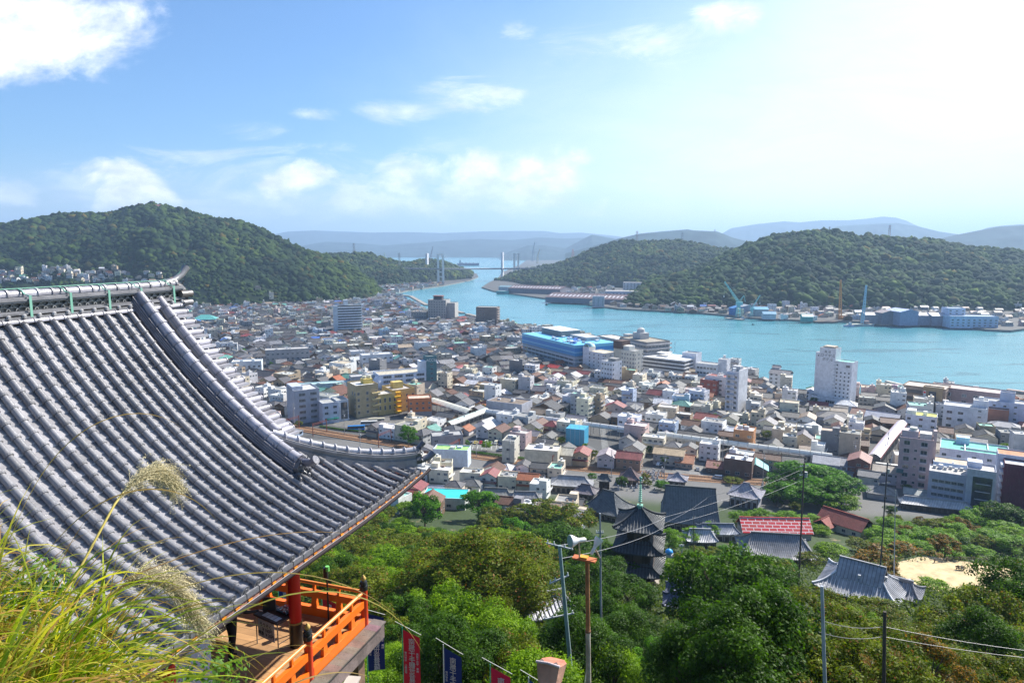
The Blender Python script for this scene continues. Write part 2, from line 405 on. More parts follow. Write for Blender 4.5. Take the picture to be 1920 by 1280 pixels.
# ---------------------------------------------------------------- hills with woods
def forest_extra(t, base, tcn, p):
    n = t.noise(tcn.outputs['Object'], 0.35, 4, 0.7); n2 = t.noise(tcn.outputs['Object'], 0.012, 4, 0.6)
    c = t.mix(t.ss(n, 0.3, 0.7), (0.6, 0.65, 0.65, 1), (1.2, 1.25, 1.0, 1)); c = t.mix(1.0, base, c, 'MULTIPLY')
    return t.mix(1.0, c, t.mix(t.ss(n2, 0.4, 0.62), (0.55, 0.68, 0.8, 1), (1.45, 1.4, 0.85, 1)), 'MULTIPLY')
M['forest'] = mat('forest_canopy', attr=True, rough=0.95, var=0, spec=0.15, extra=forest_extra, bump=1.0, bscale=0.5)
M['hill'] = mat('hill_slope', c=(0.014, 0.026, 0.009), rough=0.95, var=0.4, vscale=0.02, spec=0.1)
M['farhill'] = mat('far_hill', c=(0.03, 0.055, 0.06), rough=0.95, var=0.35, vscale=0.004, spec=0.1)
def ico():
    import bmesh
    bm = bmesh.new(); bmesh.ops.create_icosphere(bm, subdivisions=2, radius=1.0)
    V = np.array([v.co[:] for v in bm.verts]); F = np.array([[v.index for v in f.verts] for f in bm.faces]); bm.free(); return V, F
ICO_V, ICO_F = ico()
keep = (ICO_V[ICO_F][:, :, 2].mean(1) > -0.45); ICO_F = ICO_F[keep]
class Hill:
    def __init__(s, name, prof, front=0.9, nu=160, nv=36, amp=0.12, seed=1, material='hill', back=0.5):
        """prof rows: photo px, photo py of the crest, distance of the crest, distance of the foot, height of the foot"""
        s.prof = np.array(prof, float); s.seed = seed; s.front = front
        u = np.linspace(0, 1, nu); v = np.concatenate([np.linspace(0, 1, nv), 1 + np.linspace(0, back, nv // 3)[1:]])
        s.amp = amp; s.U = u
        UU, VV = np.meshgrid(u, v, indexing='ij')
        P = s.point(UU, VV); s.P = P
        nvv = len(v); i, j = np.meshgrid(np.arange(nu - 1), np.arange(nvv - 1), indexing='ij')
        F = np.stack([i * nvv + j, (i + 1) * nvv + j, (i + 1) * nvv + j + 1, i * nvv + j + 1], -1).reshape(-1, 4)
        s.obj = npmesh(name, P.reshape(-1, 3), F, M[material], np.ones((len(F), 3)), smooth=True); tag(s.obj, kind='structure')
    def point(s, U_, V_):
        pr = s.prof; px = pr[0, 0] + (pr[-1, 0] - pr[0, 0]) * U_
        cy = np.interp(px, pr[:, 0], pr[:, 1]); D = np.interp(px, pr[:, 0], pr[:, 2]); Df = np.interp(px, pr[:, 0], pr[:, 3]); zf = np.interp(px, pr[:, 0], pr[:, 4])
        rx = (px - 960) / 1280; ry = FW[1] + UP[1] * (640 - cy) / 1280; rz = FW[2] + UP[2] * (640 - cy) / 1280
        tx = rx / ry; zr = CZ + rz / ry * D
        d = Df + (D - Df) * V_
        sv = np.where(V_ <= 1, np.clip(V_, 0, 1) ** s.front, 1 - (V_ - 1) ** 1.5 * 1.2)
        n = fbm(px / 60 * (D / 1800), d / 110, 4, s.seed) * 2
        env = np.clip(np.sin(np.clip(V_, 0, 1.0) * math.pi) * 1.1, 0, 1)
        z = zf + (zr - zf) * sv + n * s.amp * (zr - zf) * env
        d = d + fbm(px / 80, V_ * 2.5, 3, s.seed + 9) * (D - Df) * 0.18 * env
        return np.stack([tx * d, d, z], -1)
    def crowns(s, n, vmin, r0, r1, dark=(0.012, 0.028, 0.008), light=(0.038, 0.06, 0.014), vmax=1.04, mask=None, umin=0, umax=1):
        u = rng.uniform(umin, umax, n); v = rng.uniform(0, 1, n) ** 0.8
        vm = vmin(u) if callable(vmin) else vmin
        v = vm + (vmax - vm) * v
        P = s.point(u, v)
        k = np.ones(n, bool)
        if mask is not None: k = mask(u, v, P)
        P = P[k]; u = u[k]; v = v[k]
        return crown_pack(P, r0, r1, dark, light)
def crown_pack(P, r0, r1, dark, light):
    n = len(P); r = rng.uniform(r0, r1, n) * (0.75 + 0.5 * rng.uniform(0, 1, n) ** 2)
    sc = np.stack([r * rng.uniform(.85, 1.2, n), r * rng.uniform(.85, 1.2, n), r * rng.uniform(.7, 1.15, n)], 1)
    a = rng.uniform(0, 6.28, n); ca, sa = np.cos(a), np.sin(a)
    B = np.broadcast_to(ICO_V, (n, len(ICO_V), 3)).copy()
    ph = rng.uniform(0, 50, (n, 1))
    bump_ = 1 + 0.22 * np.sin(B[:, :, 0] * 5 + ph) * np.sin(B[:, :, 1] * 6 + ph * 1.7) + 0.16 * np.sin(B[:, :, 2] * 8 + ph * 0.7 + B[:, :, 0] * 7)
    B = B * bump_[:, :, None] * sc[:, None, :]
    X_ = B[:, :, 0] * ca[:, None] - B[:, :, 1] * sa[:, None]; Y_ = B[:, :, 0] * sa[:, None] + B[:, :, 1] * ca[:, None]
    B = np.stack([X_ + P[:, 0:1], Y_ + P[:, 1:2], B[:, :, 2] + P[:, 2:3] + r[:, None] * 0.2], -1)
    nv = len(ICO_V)
    F = (ICO_F[None] + (np.arange(n) * nv)[:, None, None]).reshape(-1, 3)
    t = np.clip(rng.normal(0.4, 0.28, n) + fbm(P[:, 0] / 60, P[:, 1] / 60, 3, 5) * 1.2, 0, 1)[:, None]
    c = np.array(dark) * (1 - t) + np.array(light) * t
    aut = rng.uniform(0, 1, n) < 0.06; c[aut] = c[aut] * np.array([2.2, 1.0, .7])
    return B.reshape(-1, 3), F, np.repeat(c, len(ICO_F), axis=0)
def forest(name, packs):
    Vs, Fs, Cs = [], [], []; o = 0
    for V, F, C in packs:
        Vs.append(V); Fs.append(F + o); Cs.append(C); o += len(V)
    ob = npmesh(name, np.concatenate(Vs), np.concatenate(Fs), M['forest'], np.concatenate(Cs), smooth=False)
    tag(ob, kind='stuff'); return ob

HL = Hill('hills', [(-420, 450, 1900, 1200, 3), (0, 426, 2000, 1300, 3), (60, 413, 2000, 1320, 3), (110, 406, 2000, 1320, 3), (165, 403, 2000, 1320, 3), (200, 405, 2000, 1320, 3), (240, 393, 2000, 1330, 3), (285, 386, 1980, 1330, 3), (330, 393, 1960, 1330, 3), (365, 403, 1950, 1330, 3), (400, 412, 1930, 1330, 3), (450, 419, 1900, 1340, 3), (490, 432, 1850, 1380, 3), (520, 449, 1820, 1400, 3), (560, 467, 1790, 1400, 3), (600, 481, 1780, 1420, 3), (640, 494, 1760, 1450, 3), (680, 516, 1740, 1500, 3), (710, 545, 1730, 1600, 3)], amp=0.16, seed=4, nu=220, front=0.85)
HL2 = Hill('hills', [(560, 500, 2500, 2000, 3), (600, 481, 2500, 2000, 3), (640, 477, 2450, 2000, 3), (680, 476, 2450, 2000, 3), (700, 479, 2450, 2050, 3), (725, 487, 2450, 2050, 3), (750, 494, 2450, 2080, 3), (770, 494, 2500, 2200, 3), (790, 489, 2550, 2300, 3), (815, 489, 2600, 2400, 3), (840, 494, 2650, 2480, 3), (862, 503, 2700, 2560, 3), (885, 512, 2720, 2640, 3)], amp=0.1, seed=8, nu=120, front=0.6)
HR1 = Hill('hills', [(1170, 560, 1500, 1400, 3), (1200, 545, 1550, 1350, 3), (1240, 525, 1650, 1350, 3), (1290, 513, 1700, 1350, 3), (1330, 498, 1720, 1340, 3), (1365, 478, 1750, 1340, 3), (1400, 464, 1760, 1340, 3), (1440, 449, 1780, 1330, 3), (1480, 441, 1800, 1320, 3), (1530, 436, 1800, 1300, 3), (1560, 436, 1800, 1300, 3), (1600, 444, 1800, 1300, 3), (1650, 447, 1800, 1300, 3), (1700, 450, 1790, 1300, 3), (1750, 455, 1780, 1300, 3), (1800, 464, 1780, 1290, 3), (1850, 472, 1780, 1280, 3), (1920, 475, 1780, 1270, 3), (2300, 490, 1800, 1250, 3)], amp=0.22, seed=14, nu=260, front=0.75)
HR2 = Hill('hills', [(930, 532, 2560, 2480, 3), (950, 519, 2600, 2440, 3), (985, 507, 2650, 2200, 3), (1040, 497, 2650, 2050, 3), (1075, 486, 2600, 1980, 3), (1100, 474, 2600, 1950, 3), (1120, 466, 2600, 2100, 3), (1150, 456, 2550, 2050, 3), (1180, 453, 2500, 2000, 3), (1220, 455, 2500, 1950, 3), (1260, 453, 2500, 1900, 3), (1300, 456, 2500, 1850, 3), (1340, 466, 2450, 1850, 3), (1380, 470, 2400, 1850, 3), (1430, 480, 2400, 1850, 3), (1480, 480, 2400, 1850, 3)], amp=0.14, seed=21, nu=180, front=0.7)
packs = [HL.crowns(2200, 0.0, 3.0, 5.5, vmax=.3), HL.crowns(10500, lambda u: np.interp(u * 1130 - 420, [-420, 100, 380, 470, 560, 650, 710], [.30, .30, .28, .2, .04, .02, .02]), 3.5, 10.5),
         HL2.crowns(2600, 0.0, 5, 9, light=(0.06, 0.082, 0.016)),
         HR1.crowns(10500, 0.0, 3.5, 10.5, dark=(0.012, 0.03, 0.010), light=(0.05, 0.085, 0.014)),
         HR2.crowns(5600, 0.0, 5, 9.5, light=(0.06, 0.085, 0.016))]
forest('forest', packs)
DEFR = [(-500, 480, 13500, 12800, 0), (200, 455, 13500, 12800, 0)]
def far(pts, D, Df, amp, seed, nu=120):
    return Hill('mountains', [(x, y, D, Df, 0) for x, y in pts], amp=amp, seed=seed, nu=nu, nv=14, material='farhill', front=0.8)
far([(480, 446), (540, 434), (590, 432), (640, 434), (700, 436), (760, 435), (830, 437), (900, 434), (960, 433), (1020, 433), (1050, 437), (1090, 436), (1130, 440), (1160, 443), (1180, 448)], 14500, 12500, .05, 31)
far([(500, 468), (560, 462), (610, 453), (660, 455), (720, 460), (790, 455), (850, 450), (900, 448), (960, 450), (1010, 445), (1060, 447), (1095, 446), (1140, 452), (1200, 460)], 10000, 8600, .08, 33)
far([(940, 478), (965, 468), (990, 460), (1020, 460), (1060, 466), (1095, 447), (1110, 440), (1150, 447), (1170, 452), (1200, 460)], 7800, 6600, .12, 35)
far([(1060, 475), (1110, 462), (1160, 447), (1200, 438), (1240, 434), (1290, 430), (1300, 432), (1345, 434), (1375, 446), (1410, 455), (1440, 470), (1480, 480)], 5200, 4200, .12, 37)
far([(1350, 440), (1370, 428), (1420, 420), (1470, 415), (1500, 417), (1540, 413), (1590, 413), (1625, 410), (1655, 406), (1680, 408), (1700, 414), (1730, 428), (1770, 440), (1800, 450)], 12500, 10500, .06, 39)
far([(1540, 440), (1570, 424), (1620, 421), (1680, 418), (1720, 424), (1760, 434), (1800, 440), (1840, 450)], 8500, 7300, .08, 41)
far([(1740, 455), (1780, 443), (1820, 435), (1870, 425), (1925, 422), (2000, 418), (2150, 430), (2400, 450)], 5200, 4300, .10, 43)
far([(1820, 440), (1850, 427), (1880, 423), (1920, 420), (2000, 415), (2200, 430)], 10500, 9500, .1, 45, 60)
# haze: the air between here and the islands, one even box
hz = bpy.data.materials.new('haze_air'); hz.use_nodes = True; t = NT(hz.node_tree); t.n.clear()
o = t.new('ShaderNodeOutputMaterial'); pv = t.new('ShaderNodeVolumePrincipled', i_Color=HAZE_COL, i_Density=HAZE_D, i_Anisotropy=0.2)
t.l.new(pv.outputs[0], o.inputs['Volume'])
b = MB(); b.box(0, 5000, -10, 60000, 44000, 860, 0, bottom=True)
ho = b.build('haze', hz); tag(ho, kind='stuff'); ho.display_type = 'WIRE'
# ---------------------------------------------------------------- labels: look + where it stands, every one different
ANCH = []      # (name phrase, px, py)
REG = []       # (object, look, category, world point)
def anchor(phrase, p): px, py = proj(p); ANCH.append((phrase, px, py))
def reg(o, look, cat, p, group=None):
    REG.append((o, look, cat, tuple(float(v) for v in p))); o['category'] = cat
    if group: o['group'] = group
    return o
ORD = ['nearest', 'second nearest', 'third nearest', 'fourth nearest', 'fifth nearest', 'sixth nearest', 'seventh nearest', 'eighth nearest', 'ninth nearest', 'tenth nearest', 'eleventh nearest', 'twelfth nearest', 'thirteenth nearest', 'fourteenth nearest', 'fifteenth nearest']
def write_labels():
    keys = {}
    for (o, look, cat, p) in REG:
        px, py = proj(p)
        best = min(ANCH, key=lambda a: (a[1] - px) ** 2 + ((a[2] - py) * 1.6) ** 2)
        dx, dy = px - best[1], (py - best[2]) * 1.3
        if abs(dx) > 1.6 * abs(dy): dr = 'right of' if dx > 0 else 'left of'
        elif abs(dy) > 1.6 * abs(dx): dr = 'in front of' if dy > 0 else 'behind'
        else: dr = ('front-' if dy > 0 else 'behind-') + ('right of' if dx > 0 else 'left of')
        keys.setdefault((look, dr, best[0]), []).append((dx * dx + dy * dy, o))
    for (look, dr, an), lst in keys.items():
        lst.sort(key=lambda q: q[0])
        for k, (_, o) in enumerate(lst):
            if len(lst) == 1: o['label'] = f"{look} {dr} {an}"
            elif k < 15: o['label'] = f"{look}, {dr} {an}, {ORD[k]}"
            else: o['label'] = f"{look}, {dr} {an}, {k + 1}th nearest"

def _short():
    for (o, look, cat, p) in REG:
        if len(o['label'].split()) > 16: o['label'] = o['label'].replace(' flat roof', ' roof').replace(' gabled roof', ' roof').replace(' the white parking', ' the parking').replace(' the sandy', ' the')
def rot2(x, y, yaw): return x * math.cos(yaw) - y * math.sin(yaw), x * math.sin(yaw) + y * math.cos(yaw)
def merge(dst, src, loc, yaw):
    ca, sa = math.cos(yaw), math.sin(yaw); n = len(dst.v)
    dst.v.extend([(x * ca - y * sa + loc[0], x * sa + y * ca + loc[1], z + loc[2]) for x, y, z in src.v])
    dst.f.extend([[i + n for i in f] for f in src.f]); dst.c.extend(src.c); dst.mi.extend(src.mi); dst.sm.extend(src.sm)

# one window mesh of unit size (frame + pane), shared and scaled by every window
def _winmesh(name, panes):
    b = MB(); t = 0.06
    for (x0, x1, z0, z1) in ((-.5, .5, -.5, -.5 + t), (-.5, .5, .5 - t, .5), (-.5, -.5 + t * .7, -.5 + t, .5 - t), (.5 - t * .7, .5, -.5 + t, .5 - t)) + tuple((-.5 + k / panes - .015, -.5 + k / panes + .015, -.5 + t, .5 - t) for k in range(1, panes)):
        b.box((x0 + x1) / 2, -0.03, z0, x1 - x0, 0.1, z1 - z0, 0, mi=1, bottom=True)
    b.quad((-.5, -0.015, -.5), (.5, -0.015, -.5), (.5, -0.015, .5), (-.5, -0.015, .5), mi=0)
    me_o = b.build(name, [M['glass'], M['frame']]); me = me_o.data; bpy.data.objects.remove(me_o); return me
WM = {1: _winmesh('window', 1), 2: _winmesh('window', 2), 4: _winmesh('window', 5)}
SIDES = {'f': (0, -1), 'b': (0, 1), 'l': (-1, 0), 'r': (1, 0)}
def side_frame(s, w, d):
    if s == 'f': return (lambda a: (a, -d / 2)), 0.0, w
    if s == 'b': return (lambda a: (a, d / 2)), math.pi, w
    if s == 'l': return (lambda a: (-w / 2, a)), -math.pi / 2, d
    return (lambda a: (w / 2, a)), math.pi / 2, d
def add_window(parent, x, y, z, yaw, ww, wh, name='window'):
    me = WM[1 if ww < 1.1 else 2 if ww < 3.2 else 4]
    o = bpy.data.objects.new(name, me); col.objects.link(o); o.parent = parent
    o.location = (x, y, z); o.rotation_euler = (0, 0, yaw); o.scale = (ww, 1.0, wh); return o
def pane(b, x, y, z, yaw, ww, wh, off=0.04):
    ca, sa = math.cos(yaw), math.sin(yaw); nx, ny = sa * off, -ca * off
    p = [(-ww / 2, -wh / 2), (ww / 2, -wh / 2), (ww / 2, wh / 2), (-ww / 2, wh / 2)]
    b.add([(x + a * ca + nx, y + a * sa + ny, z + c) for a, c in p], [(0, 1, 2, 3)], (1, 1, 1), 4)

def gable_roof(b, w, d, z, rise, ov, c, mi, ridge_c=None, th=0.2, cx=0, cy=0, axis='x', sag=0.0):
    """ridge along x; two slopes with thickness, verge and ridge cap"""
    W_, D_ = w / 2 + ov, d / 2 + ov; k = rise / (d / 2); ze = z - k * ov; zr = z + rise
    def T(x, y, z_): return (cx + x, cy + y, z_) if axis == 'x' else (cx - y, cy + x, z_)
    for s in (-1, 1):
        a, e = T(-W_, s * D_, ze), T(W_, s * D_, ze); g, h = T(W_, 0, zr), T(-W_, 0, zr)
        a2, e2_, g2, h2 = [(p[0], p[1], p[2] + th) for p in (a, e, g, h)]
        q = [a2, e2_, g2, h2] if s < 0 else [e2_, a2, h2, g2]
        b.add(q, [(0, 1, 2, 3)], c, mi)
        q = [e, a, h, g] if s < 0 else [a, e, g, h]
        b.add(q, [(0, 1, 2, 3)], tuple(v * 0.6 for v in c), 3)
        edge = tuple(min(1, v * 1.15) for v in c)
        for (p, p2, r, r2) in ((a, a2, e, e2_), (e, e2_, g, g2), (h, h2, a, a2)):
            q = [p, r, r2, p2] if s < 0 else [r, p, p2, r2]
            b.add(q, [(0, 1, 2, 3)], edge, 3)
    rc = ridge_c or tuple(v * 0.8 for v in c)
    n = len(b.v)
    if axis == 'x': b.box(cx, cy, zr + th - .06, 2 * W_, .34, .26, 0, rc, 3)
    else: b.box(cx, cy, zr + th - .06, .34, 2 * W_, .26, 0, rc, 3)
def hip_roof(b, w, d, z, rise, ov, c, mi, th=0.2, cx=0, cy=0):
    W_, D_ = w / 2 + ov, d / 2 + ov; L = max(0.0, (w - d) / 2) if w >= d else 0; L2 = max(0.0, (d - w) / 2) if d > w else 0
    k = rise / (min(w, d) / 2); ze = z - k * ov; zr = z + rise
    e = [(cx - W_, cy - D_), (cx + W_, cy - D_), (cx + W_, cy + D_), (cx - W_, cy + D_)]
    lo = [(x, y, ze) for x, y in e]; up = [(x, y, ze + th) for x, y in e]
    r1 = (cx - L, cy - L2, zr + th); r2 = (cx + L, cy + L2, zr + th)
    if w >= d: faces = [[up[0], up[1], r2, r1], [up[1], up[2], r2], [up[2], up[3], r1, r2], [up[3], up[0], r1]]
    else: faces = [[up[0], up[1], r1], [up[1], up[2], r2, r1], [up[2], up[3], r2], [up[3], up[0], r1, r2]]
    for f in faces: b.add(f, [tuple(range(len(f)))], c, mi)
    for i in range(4): b.add([lo[i], lo[(i + 1) % 4], up[(i + 1) % 4], up[i]], [(0, 1, 2, 3)], c, 3)
    b.add(lo[::-1], [(0, 1, 2, 3)], tuple(v * .6 for v in c), 3)
    rc = tuple(v * .78 for v in c)
    for (p, q) in ((up[0], r1), (up[1], r2 if w >= d else r1), (up[2], r2), (up[3], r1 if w >= d else r2)) + (((r1, r2),) if (L > .2 or L2 > .2) else ()):
        b.tube(p, q, 0.16, 5, rc, 3)
def parapet_roof(b, x, y, z, w, d, c, rc, ph=0.6, t=0.25):
    """flat roof inside a parapet"""
    o = [(x - w / 2, y - d / 2), (x + w / 2, y - d / 2), (x + w / 2, y + d / 2), (x - w / 2, y + d / 2)]
    i_ = [(x - w / 2 + t, y - d / 2 + t), (x + w / 2 - t, y - d / 2 + t), (x + w / 2 - t, y + d / 2 - t), (x - w / 2 + t, y + d / 2 - t)]
    for k in range(4):
        k2 = (k + 1) % 4
        b.add([(*o[k], z), (*o[k2], z), (*o[k2], z + ph), (*o[k], z + ph)], [(0, 1, 2, 3)], c, 0)
        b.add([(*o[k], z + ph), (*o[k2], z + ph), (*i_[k2], z + ph), (*i_[k], z + ph)], [(0, 1, 2, 3)], c, 0)
        b.add([(*i_[k2], z), (*i_[k], z), (*i_[k], z + ph), (*i_[k2], z + ph)], [(0, 1, 2, 3)], c, 0)
    b.add([(*i_[0], z), (*i_[1], z), (*i_[2], z), (*i_[3], z)], [(0, 1, 2, 3)], rc, 3)
def walls(b, x, y, z0, w, d, h, c, base=None):
    if base:
        b.box(x, y, z0, w + .06, d + .06, .5, 0, base, 0)
    vs = [(x - w / 2, y - d / 2), (x + w / 2, y - d / 2), (x + w / 2, y + d / 2), (x - w / 2, y + d / 2)]
    for k in range(4):
        p, q = vs[k], vs[(k + 1) % 4]
        b.add([(*p, z0), (*q, z0), (*q, z0 + h), (*p, z0 + h)], [(0, 1, 2, 3)], c, 0)

def house_parts(sp, r):
    """returns wall builder, roof builder, extras builder (or None), list of windows (x, y, z, yaw, w, h) in house coordinates"""
    wb, rb, eb = MB(), MB(), {}; win = []
    def ex(nm): return eb.setdefault(f'{nm}#{len(eb)}', MB())
    w, d, fl, kind = sp['w'], sp['d'], sp['fl'], sp['kind']; wc, rc = sp['wc'], sp['rc']; fh = sp.get('fh', 2.75)
    h = fl * fh + 0.25; walls(wb, 0, 0, -1.0, w, d, h + 1.0, wc)
    if kind in ('gable', 'gabley'):
        mi = 1 if sp.get('tile', True) else 2; pit = sp.get('pitch', 0.45); ax = 'x' if kind == 'gable' else 'y'
        ww, dd = (w, d) if ax == 'x' else (d, w); rise = dd / 2 * pit
        gable_roof(rb, ww, dd, h, rise, sp.get('ov', .55), rc, mi, axis=ax)
        for s in (-1, 1):
            if ax == 'x': t = [(s * w / 2, -d / 2, h), (s * w / 2, d / 2, h), (s * w / 2, 0, h + rise)]
            else: t = [(-w / 2, s * d / 2, h), (w / 2, s * d / 2, h), (0, s * d / 2, h + rise)]
            fc = (0, 1, 2) if (s > 0) == (ax == 'x') else (2, 1, 0)
            wb.add(t, [fc], wc, 0)
    elif kind == 'hip':
        hip_roof(rb, w, d, h, min(w, d) / 2 * sp.get('pitch', 0.45), .6, rc, 1 if sp.get('tile', True) else 2)
    else:
        parapet_roof(rb, 0, 0, h, w, d, wc, rc, ph=sp.get('ph', .6))
        if fl >= 2 and r.random() < .75:
            pw = min(w * .45, 3.5); px_, py_ = r.choice((-1, 1)) * (w / 2 - pw / 2 - .05), r.choice((-1, 1)) * (d / 2 - pw / 2 - .05)
            pb = ex('penthouse'); pb.box(px_, py_, h + .05, pw, pw, 2.4, 0, wc, 0)
            if r.random() < .5: pb.tube((px_, py_, h + 2.45), (px_, py_, h + 3.7), .65, 8, (.7, .7, .68), 5)
        for k in range(r.randint(1, 4)):
            ex('roof_unit').box(r.uniform(-.35, .35) * w, r.uniform(-.35, .35) * d, h + .02, r.uniform(.6, 1.6), r.uniform(.5, 1.0), r.uniform(.5, 1.1), 0, r.choice([(.5, .5, .48), (.7, .7, .7), (.25, .3, .35), (.3, .22, .16)]), 5)
    # lean-to roof along one side
    if fl == 2 and kind != 'flat' and r.random() < .55:
        s = r.choice((-1, 1)); dd = 1.6; z1 = fh + .3
        q = [(-w / 2 - .3, s * (d / 2), z1 + .5), (w / 2 + .3, s * (d / 2), z1 + .5), (w / 2 + .3, s * (d / 2 + dd), z1), (-w / 2 - .3, s * (d / 2 + dd), z1)]
        q2 = [(a, b_, c_ + .12) for a, b_, c_ in q]
        rb.add(q2, [(0, 1, 2, 3)] if s > 0 else [(3, 2, 1, 0)], rc, 1 if sp.get('tile', True) else 2); rb.add(q, [(3, 2, 1, 0)] if s > 0 else [(0, 1, 2, 3)], rc, 3)
        ex('lean_to').box(0, s * (d / 2 + .55), -1, w - .4, 1.1, fh + 1.15, 0, tuple(v * .85 for v in wc), 0)
    for s in 'flrb':
        P_, yw, L = side_frame(s, w, d)
        n = max(1, int(L / (3.0 if kind != 'flat' else 2.6)))
        ws = r.uniform(1.3, 2.0); skip = .25 if s in 'fr' else .45
        for f in range(fl):
            for k in range(n):
                if r.random() < skip: continue
                a = (k + .5) / n * L - L / 2; x, y = P_(a)
                hh = 1.2 if r.random() < .75 else .6
                win.append((x, y, f * fh + 1.65, yw, ws if hh > 1 else .9, hh))
    if fl >= 2 and r.random() < .45:     # balcony on the sunny or near side
        s = r.choice('fr'); P_, yw, L = side_frame(s, w, d)
        for f in range(1, fl):
            x, y = P_(0); ox, oy = (0, -.6) if s == 'f' else (.6, 0)
            bw, bd = (L * .8, 1.2) if s == 'f' else (1.2, L * .8)
            bb = ex('balcony'); bb.box(x + ox, y + oy, f * fh, bw, bd, .15, 0, (.55, .55, .53), 0, bottom=True)
            if s == 'f': bb.box(x, y - 1.17, f * fh + .15, bw, .06, .9, 0, r.choice([(.6, .6, .6), wc, (.35, .3, .28)]), 0)
            else: bb.box(x + 1.17, y, f * fh + .15, .06, bd, .9, 0, r.choice([(.6, .6, .6), wc, (.35, .3, .28)]), 0)
    return wb, rb, eb, win
def make_house(sp, r, name='house'):
    wb, rb, eb, win = house_parts(sp, r)
    root = empty(name, (sp['x'], sp['y'], sp['z']), sp['yaw'])
    wb.build('wall', TOWN, root); rb.build('roof', TOWN, root)
    for k_, b_ in eb.items(): b_.build(k_.split('#')[0], TOWN, root)
    for (x, y, z, yw, ww, wh) in sorted(win, key=lambda q: (q[1] > 0, -q[0]))[:sp.get('maxwin', 12)]: add_window(root, x, y, z, yw, ww, wh)
    return root

def block(b, x, y, z, w, d, h, wc, rc=None, ph=.7, top=True):
    walls(b, x, y, z, w, d, h, wc)
    if top: parapet_roof(b, x, y, z + h, w, d, wc, rc or (.32, .32, .31), ph)
    else: b.add([(x - w / 2, y - d / 2, z + h), (x + w / 2, y - d / 2, z + h), (x + w / 2, y + d / 2, z + h), (x - w / 2, y + d / 2, z + h)], [(0, 1, 2, 3)], rc or wc, 3)
def wgrid(root, x, y, z, w, d, side, cols_, rows, ww, wh, z0, dz, a0=None, a1=None, skip=None):
    """a grid of windows on one side of a block centred x, y"""
    P_, yw, L = side_frame(side, w, d); a0 = -L / 2 + ww if a0 is None else a0; a1 = L / 2 - ww if a1 is None else a1
    for r_ in range(rows):
        for k in range(cols_):
            if skip and skip(r_, k): continue
            a = a0 + (a1 - a0) * (k / (cols_ - 1) if cols_ > 1 else .5); px_, py_ = P_(a)
            add_window(root, x + px_, y + py_, z + z0 + r_ * dz, yw, ww, wh)
# ---------------------------------------------------------------- the town
WHITE = (.72, .72, .70); CREAM = (.66, .6, .46); LGREY = (.5, .5, .5); BEIGE = (.55, .47, .36); TAN = (.42, .33, .22); TIMBER = (.13, .085, .055); BLUEW = (.42, .52, .66); PINKW = (.6, .45, .42); DGREY = (.22, .22, .23)
WALLS = [(WHITE, 'white', 24), (CREAM, 'cream', 17), (LGREY, 'grey', 16), (BEIGE, 'beige', 14), (TAN, 'tan', 13), (TIMBER, 'dark timber', 13), (BLUEW, 'pale blue', 3), (PINKW, 'pinkish', 3), (DGREY, 'charcoal', 4)]
ROOFS = [((.058, .058, .062), 'dark grey tile', True, 30), ((.105, .103, .108), 'grey tile', True, 28), ((.19, .185, .2), 'pale grey tile', True, 12), ((.12, .055, .035), 'brown tile', True, 14), ((.3, .1, .045), 'rust orange', True, 2.5), ((.2, .05, .05), 'dull red', False, 3), ((.5, .5, .52), 'whitish sheet', False, 5), ((.12, .3, .25), 'green sheet', False, 2), ((.07, .15, .4), 'blue sheet', False, 1.5), ((.28, .22, .16), 'brown sheet', False, 4)]
FLATS = [((.45, .45, .43), 'pale', 5), ((.25, .25, .24), 'grey', 4), ((.2, .42, .34), 'green', 1.6), ((.4, .33, .25), 'sandy', 2), ((.6, .6, .6), 'white', 3)]
def pick(r, tab):
    t = r.uniform(0, sum(q[-1] for q in tab))
    for q in tab:
        t -= q[-1]
        if t <= 0: return q
    return tab[-1]
def jit(r, c, a=.12):
    k = r.uniform(1 - a, 1 + a); return tuple(min(.8, v * k * r.uniform(.97, 1.03)) for v in c)
OCC = []    # occupied rectangles: x, y, half w, half d, yaw
OCG = {}
def occ_add(x, y, w, d, yaw):
    o = (x, y, w / 2, d / 2, yaw); rr_ = math.hypot(w, d) / 2
    for i in range(int((x - rr_) // 20), int((x + rr_) // 20) + 1):
        for j in range(int((y - rr_) // 20), int((y + rr_) // 20) + 1): OCG.setdefault((i, j), []).append(o)
def _hit(a, b):
    dx, dy = b[0] - a[0], b[1] - a[1]
    if dx * dx + dy * dy > (math.hypot(a[2], a[3]) + math.hypot(b[2], b[3])) ** 2: return False
    for o in (a, b):
        for ax, ext in ((o[4], 2), (o[4] + math.pi / 2, 3)):
            ux, uy = math.cos(ax), math.sin(ax)
            def half(q): return abs(math.cos(q[4] - ax)) * q[2] + abs(math.sin(q[4] - ax)) * q[3]
            if abs(dx * ux + dy * uy) > half(a) + half(b) - 0.15: return False
    return True
def occ_test(x, y, w, d, yaw):
    o = (x, y, w / 2, d / 2, yaw); rr_ = math.hypot(w, d) / 2
    for i in range(int((x - rr_) // 20), int((x + rr_) // 20) + 1):
        for j in range(int((y - rr_) // 20), int((y + rr_) // 20) + 1):
            for q in OCG.get((i, j), ()):
                if _hit(o, q): return True
    return False
YA = R(-27)      # street direction of the near town
YB = R(25)       # of the far town
SPECS = []
